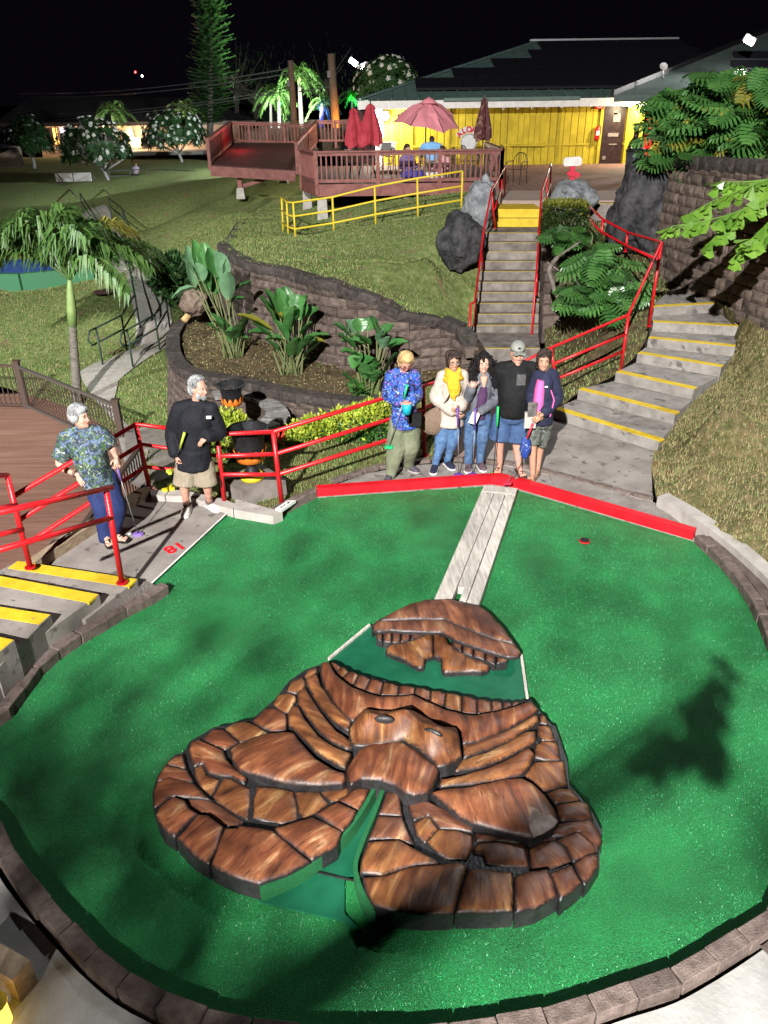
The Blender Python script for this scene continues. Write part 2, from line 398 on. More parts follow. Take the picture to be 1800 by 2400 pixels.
def offset_path(path, d):
    out = []
    for i, p in enumerate(path):
        t = (path[min(i+1, len(path)-1)]-path[max(i-1, 0)]).normalized(); out.append(Vector((p.x, p.y, p.z))+Vector((-t.y, t.x, 0))*d)
    return out
def strip(path, d0, d1, z, name, m, kind='structure', zt=None):
    A = offset_path(path, d0); B = offset_path(path, d1); mb = MB(); n = len(A)
    mb.add([Vector((p.x, p.y, z)) for p in A]+[Vector((p.x, p.y, z if zt is None else zt)) for p in B], [(i, i+1, n+i+1, n+i) for i in range(n-1)])
    o = mb.build(name, m, smooth=True)
    if o.data.polygons[0].normal.z < 0: o.data.flip_normals()
    return tag(o, kind=kind)
A_, B_ = offset_path(RING, -.012), offset_path(RING, -.094); mb = MB(); mb.loft([[Vector((a.x,a.y,-.05)), Vector((a.x,a.y,.088)), Vector((b.x,b.y,.088)), Vector((b.x,b.y,-.05))] for a, b in zip(A_, B_)]); mb.build('mortar', M_CAP, edging)
nl = int(len(RING)*.30)
strip(RING[:nl], -.10, -.75, .05, 'gravel_bed', M_GRAV)
lowp = RING[nl-1:int(len(RING)*.86)]
strip(lowp, -.135, -.75, .03, 'white_apron', M_WHITEW, zt=.0)
strip(lowp, -.74, -3.2, -.03, 'gravel_path', M_GRAV, zt=-.05)
rp = RING[int(len(RING)*.80):]
strip(rp, -.13, -.40, .07, 'paver_band', M_BRICK)
# pale kerb on the right
kb = [P(1540,1172,.1), P(1600,1206,.1), P(1680,1262,.1), P(1750,1322,.1), P(1806,1378,.1), P(1860,1460,.1), P(1900,1600,.1), P(1910,1800,.1)]
kb = smooth_line(kb, 4); A = offset_path(kb, .0); B = offset_path(kb, .16)
mb = MB(); mb.loft([[Vector((a.x,a.y,-.1)), Vector((a.x,a.y,.15)), Vector((b.x,b.y,.16)), Vector((b.x,b.y,-.1))] for a, b in zip(A, B)])
tag(mb.build('kerb', M_CONCL), 'pale curved concrete kerb beside the slope of dry grass', 'kerb')

# ------------------------------------------------------------------ concrete slabs
plat = [P(538,1196,.03), P(340,1380,.03), P(318,1392,.03), P(60,1338,.03), P(120,1270,.03), P(338,1150,.03), P(352,1148,.03), P(450,1165,.03)]
mb = MB(); mb.prism(plat, -.3, .03); tag(mb.build('tee_slab', M_CONC), kind='structure')
grp = [P(744,1165,.012), P(1150,1137,.012), P(1206,1145,.012), P(1622,1266,.012), P(1640,1262,.012), P(1535,1178,.012), P(1420,1150,.012), P(1300,1118,.012), P(1180,1092,.012), P(1050,1084,.012), P(950,1092,.012), P(860,1110,.012), P(790,1135,.012)]
mb = MB(); mb.prism(grp, -.2, .012); tag(mb.build('flagstone_slab', mat('flagstone', (0.19, 0.165, 0.15), (0.28, 0.255, 0.235), scale=4, rough=.9, bump=.6, bscale=30, spot=((0.09, 0.075, 0.065), 5, .6))), kind='structure')
for k, pl in enumerate(([(1285,1105),(1390,1122),(1470,1150),(1400,1172),(1310,1168)], [(1375,1182),(1470,1160),(1540,1190),(1590,1235),(1480,1222)], [(780,1140),(880,1112),(960,1120),(900,1142)])):
    mb = MB(); mb.prism([P(x, y, .02) for x, y in pl], -.02, .022); tag(mb.build('flagstone', MATS['flagstone']), kind='structure')
pb = thing('paver_edging', 'thin row of flat pavers curving behind the group of five players', 'edging', P(1050,1080,0))
BR2 = [brick_mesh(.235, .09, .06, 20+i) for i in range(4)]
lay_bricks(smooth_line([P(775,1132), P(860,1104), P(950,1086), P(1050,1078), P(1180,1086), P(1300,1112), P(1420,1145), P(1530,1172)], 4), pb, BR2, .25, 0, .01)
walk = [P(1296,1114,.008), P(1420,1146,.008), P(1530,1176,.008), P(1527,1100,.008), P(1545,1050,.008), P(1310,980,.008), P(1230,955,.008), P(1150,1010,.008), P(1120,1075,.008), P(1180,1088,.008)]
mb = MB(); mb.prism(walk, -.2, .008); tag(mb.build('concrete_walk', M_CONC), kind='structure')
wk2 = [P(1230,955,.006), P(1120,1076,.006), P(1020,1060,.006), P(1060,960,.0), P(1085,880,.0), P(1290,870,.0), P(1290,930,.0)]
mb = MB(); mb.prism(wk2, -.2, .004); tag(mb.build('stair_foot_walk', mat('reddish_concrete', (0.19, 0.115, 0.095), (0.27, 0.19, 0.165), scale=3, rough=.9, bump=.3, bscale=60)), kind='structure')

# kerb behind the man on the left
mb = MB()
for pl in ([(352,1150),(430,1150),(520,1170),(552,1182),(546,1196),(440,1166),(354,1162)], [(553,1172),(640,1196),(662,1203),(640,1212),(548,1197)]):
    mb.prism([P(x, y, .10) for x, y in pl], -.1, .11 if pl[0][0] < 500 else .115)
tag(mb.build('concrete_kerb', M_CONCL), 'low pale concrete kerb behind the bearded man with the black shirt', 'kerb')
mb = MB(); mb.beam(P(60,1336,.09), P(345,1150,.09), .12, .12)
tag(mb.build('timber_kerb', M_TIMBER), 'weathered timber kerb along the edge of the slab marked 18', 'kerb')

# ------------------------------------------------------------------ left steps
st = thing('tee_steps', 'concrete steps with yellow nosings beside the red 18', 'steps', P(150,1360,.1))
nose = [((150,838),(1150,990)), ((-260,915),(828,1118)), ((-480,1145),(424,1287)), ((-640,1330),(120,1500))]
zz = [.15, .27, .375, .48]
W3 = [[P(*ZW(*q), z=zz[k]) for q in nose[k]] for k in range(4)]
for k in range(4):
    a, b = W3[k]
    d = (b-a).normalized(); back = Vector((d.y, -d.x, 0))
    if k < 3:
        a2, b2 = W3[k+1]; poly = [a, b, Vector((b2.x, b2.y, 0))+back*.25, Vector((a2.x, a2.y, 0))+back*.25]
    else: poly = [a, b, b+back*1.0, a+back*1.0]
    mb = MB(); mb.prism(poly, -.3, zz[k]); mb.build('step', M_CONC, st)
    mb = MB(); e = back*.013
    mb.prism([a+e*.2, b+e*.2-d*.004, b+back*.15-d*.004, a+back*.15], zz[k]-.02, zz[k]+.004); mb.build('nosing', M_YEL, st)
tag(st)

# ------------------------------------------------------------------ curved stair on the right
rs = thing('curved_stair', 'curved concrete stair with yellow nosings rising on the right', 'stairs', P(1540,1040,0))
sn = [((140,1500),(870,1725)), ((310,1365),(980,1535)), ((570,1245),(1110,1365)), ((720,1115),(1300,1210)), ((795,1010),(1395,1070)), ((830,900),(1420,930)), ((835,795),(1360,768))]
SZ = [.16*(k+1) for k in range(7)]
S3 = [[P(*ZR(*q), z=SZ[k]) for q in sn[k]] for k in range(7)]
land = [P(*ZR(x, y), z=SZ[6]) for x, y in ((1250,718),(1120,670),(1010,633),(930,690),(850,762))]
for k in range(7):
    a, b = S3[k]
    if k < 6:
        a2, b2 = S3[k+1]; n2 = (b2-a2).normalized(); bk = Vector((-n2.y, n2.x, 0))*.12
        poly = [a, b, Vector((b2.x, b2.y, 0))+bk, Vector((a2.x, a2.y, 0))+bk]
    else: poly = [a, b]+land
    mb = MB(); mb.prism(poly, -.15 if k < 4 else .2, SZ[k]); mb.build('step', M_STEP, rs)
    d = (b-a).normalized(); bk = Vector((-d.y, d.x, 0))
    mb = MB(); mb.prism([a+bk*.003, b+bk*.003, b+bk*.14, a+bk*.14], SZ[k]-.02, SZ[k]+.004); mb.build('nosing', M_YEL, rs)

# ------------------------------------------------------------------ long stair to the patio
ms = thing('long_stair', 'long straight concrete stair between two red handrails', 'stairs', P(1190,800,0))
ys = [817, 763, 737, 712, 686, 662, 637, 613, 590, 569, 546]
xl = [1118, 1112, 1114, 1117, 1120, 1123, 1126, 1129, 1131, 1133, 1135]
xr = [1262, 1259, 1259, 1260, 1261, 1262, 1260, 1259, 1258, 1257, 1257]
mz = [.10, .25]+[.25+.172*k for k in range(1, 10)]
M3 = [[P(xl[k]-3, ys[k], mz[k]), P(xr[k]+4, ys[k], mz[k])] for k in range(11)]
TOPZ = mz[-1]
for k in range(11):
    a, b = M3[k]
    if k < 10: a2, b2 = M3[k+1]; a3, b3 = a2+Vector((0, .05, 0)), b2+Vector((0, .05, 0))
    else: a3, b3 = P(1140,508,TOPZ), P(1262,508,TOPZ)
    mb = MB(); mb.prism([a, b, b3, a3], mz[k]-.45, mz[k]); mb.build('step', M_CONCD, ms)
    mb = MB(); mb.prism([a+Vector((.02,.002,0)), b+Vector((-.02,.002,0)), b+Vector((-.02,.045,0)), a+Vector((.02,.045,0))], mz[k]-.015, mz[k]+.004); mb.build('nosing', M_YEL, ms)
PATZ = TOPZ+.40
for (y, z) in ((512, TOPZ+.2), (490, PATZ)):
    a, b = P(1158 if y == 512 else 1166, y, z), P(1272, y, z)
    mb = MB(); mb.prism([a, b, b+Vector((0, 1.2, 0)), a+Vector((0, 1.2, 0))], z-.25, z-.001 if y == 490 else z); so_ = mb.build('step', M_YEL, ms)
    mb = MB(); mb.beam(a+Vector((0,-.004,-.215)), b+Vector((0,-.004,-.215)), .02, .05); mb.build('joint', M_BLACK, so_, org=wloc(so_))

# ------------------------------------------------------------------ brick patio
pz = PATZ+.002
pat = [P(1164,470,pz), P(1470,470,pz), P(1560,440,pz), P(1560,440,pz)+Vector((14, 34, 0)), P(1170,440,pz)+Vector((-6, 30, 0)), P(1172,440,pz)]
for p in pat: p.z = pz
m = M_PAVER; N, L = m.node_tree.nodes, m.node_tree.links; bs = N['Principled BSDF']
bt = N.new('ShaderNodeTexBrick'); tcx = N.new('ShaderNodeTexCoord'); mpp = N.new('ShaderNodeMapping'); mpp.inputs['Rotation'].default_value = (0, 0, R(45)); L.new(tcx.outputs['Object'], mpp.inputs[0]); L.new(mpp.outputs[0], bt.inputs['Vector'])
bt.inputs['Scale'].default_value = 1.0; bt.inputs['Brick Width'].default_value = .4; bt.inputs['Row Height'].default_value = .2; bt.inputs['Mortar Size'].default_value = .02
src = [l for l in L if l.to_socket == bs.inputs['Base Color']][0].from_socket
L.new(src, bt.inputs['Color1']); L.new(src, bt.inputs['Color2']); bt.inputs['Mortar'].default_value = (.05, .03, .025, 1); L.new(bt.outputs[0], bs.inputs['Base Color'])
mb = MB(); mb.prism(pat, PATZ-.6, pz); tag(mb.build('patio', M_PAVER), kind='structure')
mb = MB(); mb.prism([P(1164,470.5,pz), P(1472,470.5,pz), P(1472,447,pz), P(1166,447,pz)], PATZ-.2, pz+.006); tag(mb.build('patio_border', mat('pale_pavers', (0.30, 0.22, 0.18), (0.38, 0.29, 0.24), scale=14, rough=.85, bump=.3, bscale=30)), kind='structure')
# dark side steps behind the big rock
ss = thing('side_steps', 'dark side steps with short yellow edges below the patio rock', 'steps', P(1420,500,PATZ-.3))
for (x0, x1, y, z) in ((1385, 1470, 478, PATZ-.03), (1372, 1465, 493, PATZ-.2), (1365, 1480, 560, PATZ-.65)):
    a, b = P(x0, y, z), P(x1, y, z)
    mb = MB(); mb.prism([a, b, b+Vector((.3, 2.2, 0)), a+Vector((0, 2.2, 0))], z-.4, z); mb.build('step', M_CONCD, ss)
    w = (b-a)
    for t0, t1 in ((.0, .47), (.5, .95)):
        if z < PATZ-.5: t0, t1 = t0+.04, t1
        mb = MB(); p0, p1 = a+w*t0, a+w*t1; mb.prism([p0+Vector((0,.005,0)), p1+Vector((0,.005,0)), p1+Vector((0,.25,0)), p0+Vector((0,.25,0))], z-.02, z+.004); mb.build('nosing', M_YEL, ss)

# ------------------------------------------------------------------ lawns and banks
TW = [(559,521,1.3),(533,560,1.35),(515,573,1.5),(541,596,1.6),(589,618,1.62),(649,629,1.62),(716,648,1.62),(776,663,1.6),(828,682,1.5),(885,700,1.38),(933,727,1.22),(997,742,1.08),(1050,754,.97),(1078,772,.9),(1096,800,.82)]
TWP = PZ(TW)
upper = TWP + PZ([(1098,790,.6),(1108,763,.2),(1112,737,.38),(1117,700,.7),(1123,662,.9),(1128,613,1.25),(1134,569,1.6),(1138,540,1.78),(1150,505,1.95),(1160,480,2.1),(1168,455,2.15)]) + [P(1040,445,2.0), P(860,452,1.45), P(700,452,1.2), P(640,470,1.2)]
LAWN_U = patch('upper_lawn', upper, M_GRASS, inner=PZ([(1083,495,1.94),(955,507,1.72),(693,564,1.12),(760,548,1.05),(880,530,1.42),(1000,600,1.6),(900,610,1.6),(800,600,1.45),(1060,640,1.2),(1000,690,1.25)]), res=.35, rough=.07, rscale=1.2)
hill = [P(559,521,1.28), P(640,470,1.2), P(700,452,1.2), P(760,430,1.6)] + [D(700,395,44), D(640,385,60), D(420,372,85), D(250,368,85), D(-520,372,85), Vector((-44,42,-1.2)), Vector((-30,24,-1.25)), Vector((-18,17.2,-1.25))] + PZ([(0,905,-1.25),(180,960,-1.25),(262,1010,-1.2),(300,1030,-1.1),(350,1010,-.9),(420,985,-1.15),(430,960,-1.2),(405,870,-1.2),(400,800,-1.1),(425,740,-.7),(520,700,-.2),(540,640,.6),(515,590,1.3)])
LAWN_L = patch('left_lawn', hill, M_GRASS, inner=[P(565,456,1.4), P(350,600,-1.0), P(250,520,-1.1), D(430,400,60), D(230,430,58), P(0,620,-1.2), P(150,700,-1.25), P(200,850,-1.25), P(300,820,-1.2), P(480,560,.2), P(430,620,-.6), P(500,490,1.0), D(520,420,45), P(330,700,-1.2)], res=.6, rough=.08, rscale=.5)
# grass strip and hedge bed between kerb and planter
bed = PZ([(450,1150,.03),(545,1178,.06),(640,1197,.05),(664,1203,.04),(744,1152,.02),(790,1128,.0),(860,1102,.0),(950,1084,.0),(1050,1077,.0),(1080,1000,.0),(1090,900,0),(1085,850,.05),(1000,880,-.1),(905,940,-.3),(800,960,-.35),(700,950,-.35),(600,960,-.4),(480,955,-.7),(420,985,-1.1),(350,1010,-.95),(330,1060,-.7),(345,1120,-.3),(370,1148,0)])
BED = patch('bed_lawn', bed, M_DRY, inner=PZ([(600,1120,0),(700,1080,-.05),(850,1050,-.08),(560,1060,-.2),(470,1050,-.4)]), res=.22, rough=.03, rscale=2)
# slope on the right
slope = PZ([(1538,1168,.08),(1600,1202,.08),(1680,1258,.1),(1750,1316,.1),(1806,1372,.1),(1870,1470,.1)]) + [Vector((5.5, 4.5, .2)), Vector((8.5, 4.5, .9)), Vector((9.5, 9, 1.3))] + PZ([(1830,795,1.15),(1792,772,1.15),(1708,724,1.18),(1657,690,1.18)]) + [P(*ZR(1250,716), z=1.14)] + [S3[6][1]+Vector((-.06,0,-.30)), S3[5][1]-Vector((.06,0,.28)), S3[4][1]-Vector((.06,0,.26)), S3[3][1]-Vector((.06,0,.25)), S3[2][1]-Vector((.06,0,.22)), S3[1][1]-Vector((.06,0,.2)), S3[0][1]-Vector((.05,0,.14)), P(1527,1100,.02)]
SLOPE = patch('right_slope', slope, M_DRY, inner=PZ([(1650,1100,.35),(1700,950,.8),(1760,1200,.4)]), res=.25, rough=.05, rscale=1.5)
# bank between the two stairs
bank = [P(1262,900,.0), P(1300,905,.03)] + [S3[0][0]-Vector((.05,0,.12)), S3[1][0]-Vector((.05,0,.1)), S3[2][0]-Vector((.05,0,.08)), S3[3][0]-Vector((.05,0,.08)), S3[4][0]-Vector((.05,0,.08)), S3[5][0]-Vector((.05,0,.06)), S3[6][0]-Vector((.05,0,.06))] + [P(*ZR(850,760), z=1.08), P(*ZR(930,690), z=1.08), P(*ZR(1010,630), z=1.1)] + PZ([(1560,630,1.25),(1500,560,1.55),(1440,540,1.6),(1370,505,1.95),(1275,480,2.1),(1272,520,1.85),(1270,569,1.55),(1272,613,1.2),(1274,662,.85),(1275,712,.5),(1276,763,.2),(1278,820,.05)])
BANK = patch('stair_bank', bank, M_SOIL, inner=PZ([(1380,700,.85),(1400,860,.3),(1340,600,1.45)]), res=.25, rough=.06, rscale=2)
# low path with the green ramp
rampL = [(330,838,-1.2),(300,800,-1.2),(275,740,-1.15),(262,690,-1.1),(240,655,-1.1),(215,620,-1.1),(196,590,-1.05)]
path = PZ([(196,905,-1.23),(190,885,-1.23),(240,852,-1.22),(242,865,-1.22),(308,833,-1.2),(326,795,-1.18),(313,745,-1.15),(274,672,-1.1),(224,602,-1.08),(205,575,-1.05),(260,565,-1.0),(318,620,-1.0),(368,690,-1.05),(402,750,-1.1),(408,790,-1.12),(400,815,-1.15),(330,868,-1.2),(280,905,-1.22),(268,940,-1.2),(290,985,-1.12),(330,1010,-1.0),(352,1040,-.85),(345,1110,-.55),(300,1120,-.55),(270,990,-1.15)])
from mathutils.bvhtree import BVHTree
def bvh(*obs):
    vs = []; fs = []
    for o in obs:
        k = len(vs); vs += [o.matrix_world @ v.co if False else v.co+o.location for v in o.data.vertices]; fs += [tuple(i+k for i in p.vertices) for p in o.data.polygons]
    return BVHTree.FromPolygons(vs, fs)
def drape(o, tree, dz):
    for v in o.data.vertices:
        h = tree.ray_cast(Vector((v.co.x, v.co.y, 60)), Vector((0, 0, -1)))
        if h[0] is not None: v.co.z = h[0].z+dz
    o.data.update()
po = patch('path', path, M_CONCL, res=.3)
drape(po, bvh(LAWN_L, BED), .035)
lowwalk = PZ([(290,1000,-.95),(345,985,-.95),(390,1000,-.8),(470,1010,-.55),(470,1080,-.35),(352,1148,-.12),(345,1152,-.12),(300,1130,-.5)])
lw = patch('lower_walk', lowwalk, M_CONC, res=.2); drape(lw, bvh(BED, LAWN_L), .03)
# plaza below, boards laid one by one
plz = thing('board_plaza', 'brown boarded terrace below the dark picket fence on the left', 'terrace', (-7, 12, -1.3))
for k in range(64):
    y = 7.2+k*.15; z = -1.28
    x1 = -3.55-.05*(k > 30)-max(0, (y-11.2))*.55
    mb = MB(); mb.box(((x1-13.5)/2, y, z-.02), (13.5+x1, .147, .04)); mb.build('plank', M_PLAZA, plz)
# playing court far left
lt_ = bvh(LAWN_L); cx = ((-140,588),(60,588),(225,594),(218,624),(50,640),(-160,640)); zc = -1.1
for _ in range(2):
    for x, y in cx[4:]:
        q_ = P(x,y,zc); h_ = lt_.ray_cast(Vector((q_.x,q_.y,60)), Vector((0,0,-1))); zc = max(zc, (h_[0].z if h_[0] is not None else -9)+.05)
crt = [P(x,y,zc) for x,y in cx]
mb = MB(); mb.prism([(p.x, p.y) for p in crt], -1.4, zc); ct = mb.build('court', mat('court_blue', (0.035, 0.10, 0.36), (0.05, 0.13, 0.42), scale=2, rough=.7)); tag(ct, kind='structure')
mb = MB(); mb.beam(Vector((crt[5].x, crt[5].y-.14, zc-.29)), Vector((crt[4].x, crt[4].y-.14, zc-.29)), .25, .60); mb.beam(Vector((crt[4].x, crt[4].y-.14, zc-.29)), Vector((crt[3].x, crt[3].y-.14, zc-.29)), .25, .60)
tag(mb.build('court_curb', mat('court_green', (0.06, 0.20, 0.10), rough=.7)), 'green edge of the blue court behind the palm', 'court edge')

# ------------------------------------------------------------------ walls of split-faced blocks
def block_mesh(l, h, d, seed, m):
    rnd = random.Random(seed); nx, nz = 4, 3; vs = []; fs = []
    for j in range(nz+1):
        for i in range(nx+1):
            u, v = i/nx-.5, j/nz-.5
            e = max(abs(u), abs(v))*2; vs.append((u*l*.985, -d/2+(.0 if e > .99 else -.014-rnd.uniform(0, .022)), v*h*.965))
    for j in range(nz):
        for i in range(nx): q = j*(nx+1)+i; fs.append((q, q+1, q+nx+2, q+nx+1))
    k = len(vs); w = l*.985/2; hh = h*.965/2
    vs += [(-w, d/2, -hh), (w, d/2, -hh), (w, d/2, hh), (-w, d/2, hh)]
    bl, brr, tr, tl = 0, nx, (nz+1)*(nx+1)-1, nz*(nx+1)
    fs += [tuple(list(range(tl, tr+1))+[k+2, k+3]), tuple(list(range(nx, -1, -1))+[k, k+1])]
    fs += [tuple([bl+j*(nx+1) for j in range(nz+1)]+[k+3, k]), tuple([tr-j*(nx+1) for j in range(nz+1)]+[k+1, k+2]), (k+1, k, k+3, k+2)]
    me = bpy.data.meshes.new('block'); me.from_pydata(vs, [], fs); me.materials.append(m); return me
def block_wall(name, label, top, base_z, m, L_=.34, H_=.16, side=1, batter=.06, cap=True, cat='wall', rnd_cap=True):
    """top: polyline of the wall's top outer edge (z varies); base_z: function of the fraction along it; side=1 faces the right of travel"""
    w = thing(name, label, cat, top[0]); v = [block_mesh(L_, H_, .22, 100+i, m) for i in range(6)]; vc = [block_mesh(L_*1.02, H_*1.15, .26, 200+i, M_CAP) for i in range(4)]
    pts = even(top, L_/2); n = len(pts); zmax = max(p.z for p in pts); cnt = 0
    for i in range(1, n-1):
        a, b = pts[i-1], pts[i+1]; d = Vector((b.x-a.x, b.y-a.y, 0)).normalized(); nrm = Vector((d.y, -d.x, 0))*side
        rz = math.atan2(d.y, d.x)+(0 if side == 1 else math.pi)
        zb = base_z(i/(n-1)); zt = zmax-math.ceil((zmax-pts[i & ~1].z)/H_-.25)*H_
        z = zt-H_*.31; sl_ = math.atan2(pts[i+1].z-pts[i-1].z, math.hypot(d.x*0+b.x-a.x, b.y-a.y))
        if cap and i % 2 == 0: place('cap_block', vc[i % 4], Vector((pts[i].x, pts[i].y, pts[i].z-H_*.575+.02+random.uniform(-.012,.012)))-nrm*.085, (0, -sl_+random.uniform(-.02,.02), rz+random.uniform(-.04,.04)), w)
        z -= H_*.81; c = int(round((zmax-zt)/H_))
        while z > zb-H_*.6:
            if (i+c) % 2 == 0:
                place('block', v[random.randrange(6)], Vector((pts[i].x, pts[i].y, z))+nrm*(batter*((zt-z)/H_)*.35)-nrm*.11, (random.uniform(-.02,.02), random.uniform(-.012,.012), rz+random.uniform(-.03,.03)), w); cnt += 1
            z -= H_; c += 1
    # earth core behind the blocks so that no light shows through the joints
    mb = MB(); core = []
    for i in range(n):
        a, b = pts[max(i-1, 0)], pts[min(i+1, n-1)]; d = Vector((b.x-a.x, b.y-a.y, 0)).normalized(); nrm = Vector((d.y, -d.x, 0))*side; zb = base_z(i/(n-1))
        p = pts[i]-nrm*.12; q = pts[i]-nrm*.32
        core.append([Vector((p.x, p.y, zb-.1)), Vector((p.x, p.y, pts[i].z-.16)), Vector((q.x, q.y, pts[i].z-.16)), Vector((q.x, q.y, zb-.1))])
    mb.loft(core); mb.build('core', M_DSOIL, w)
    return w
# terrace wall below the upper lawn
block_wall('terrace_wall', 'curved dark block wall holding up the lawn below the deck', smooth_line(TWP, 3), lambda t: lerp(.9, .1, min(1, t*2.2)) if t < .45 else lerp(.1, -.05, (t-.45)/.55), M_BLOCK, L_=.40, H_=.165)
# planter wall
pl_rim = [P(x, y, .2) for x, y in ((440,742),(415,757),(399,779),(396,801),(398,828),(413,854),(441,872),(490,884),(536,890),(582,897),(642,913),(709,925),(776,934),(847,941),(905,934),(960,916))]
block_wall('planter_wall', 'round block planter wall around the bird of paradise plants', smooth_line(pl_rim, 3), lambda t: lerp(-1.25, -1.25, t) if t < .38 else lerp(-1.2, -.3, min(1, (t-.38)/.25)), M_BLOCK, L_=.32, H_=.15)
soil = [p+Vector((0,.0,-.06)) for p in offset_path(pl_rim, .12)] + [P(1010,880,.1), P(1080,840,.2)] + [P(x, y, z) for x, y, z in ((985,760,.45),(900,775,.1),(780,765,.1),(700,745,.15),(600,715,.2),(530,690,.3),(470,705,.2))]
soil = [P(425,760,.12), P(412,780,.12), P(408,803,.12), P(412,828,.12), P(430,852,.12), P(470,868,.12), P(536,877,.12), P(600,888,.12), P(660,904,.12), P(720,914,.12), P(780,922,.12), P(850,928,.12), P(930,915,.12), P(1010,890,.12), P(1085,850,.15), P(1080,800,.3), P(1000,770,.35), P(900,750,.2), P(780,735,.15), P(690,720,.15), P(600,700,.2), P(530,680,.3), P(460,700,.2)]
PSOIL = patch('planter_soil', soil, M_SOIL, inner=[P(560,800,.2), P(700,850,.18), P(850,880,.15)], res=.2, rough=.07, rscale=2.5)
# right retaining wall
rw = [Vector((5.95, 17.3, 3.40)), Vector((6.0, 16.4, 3.43)), Vector((6.15, 15.0, 3.46)), Vector((6.45, 12.8, 3.48)), Vector((6.9, 10.5, 3.48)), Vector((7.6, 8.0, 3.48))]
block_wall('retaining_wall', 'tall tan block retaining wall behind the curved stair', smooth_line(rw, 3), lambda t: 1.15, M_BLOCKR, L_=.42, H_=.20, side=1, batter=.05)
bedr = [p+Vector((.05,.0,-.05)) for p in rw] + [Vector((16, 8, 3.7)), Vector((18, 24, 4.0)), Vector((9.5, 25, 3.6)), Vector((6.5, 21, 3.35))]
UBED = patch('upper_bed', bedr, M_DRY, res=.6, rough=.08)
# kerb wall right of the long stair
cw = thing('stair_kerb_wall', 'stepped dark block kerb beside the right handrail of the long stair', 'wall', P(1268,760,.2))
cbm = [block_mesh(.42, .30, .30, 300+i, M_BLOCK) for i in range(4)]
for k in range(1, 11):
    a = M3[k][1]
    for dz in (0, -.28): place('block', cbm[k % 4], a+Vector((.28, .15, .05+dz)), (0, random.uniform(-.05,.05), random.uniform(-.1,.1)), cw)
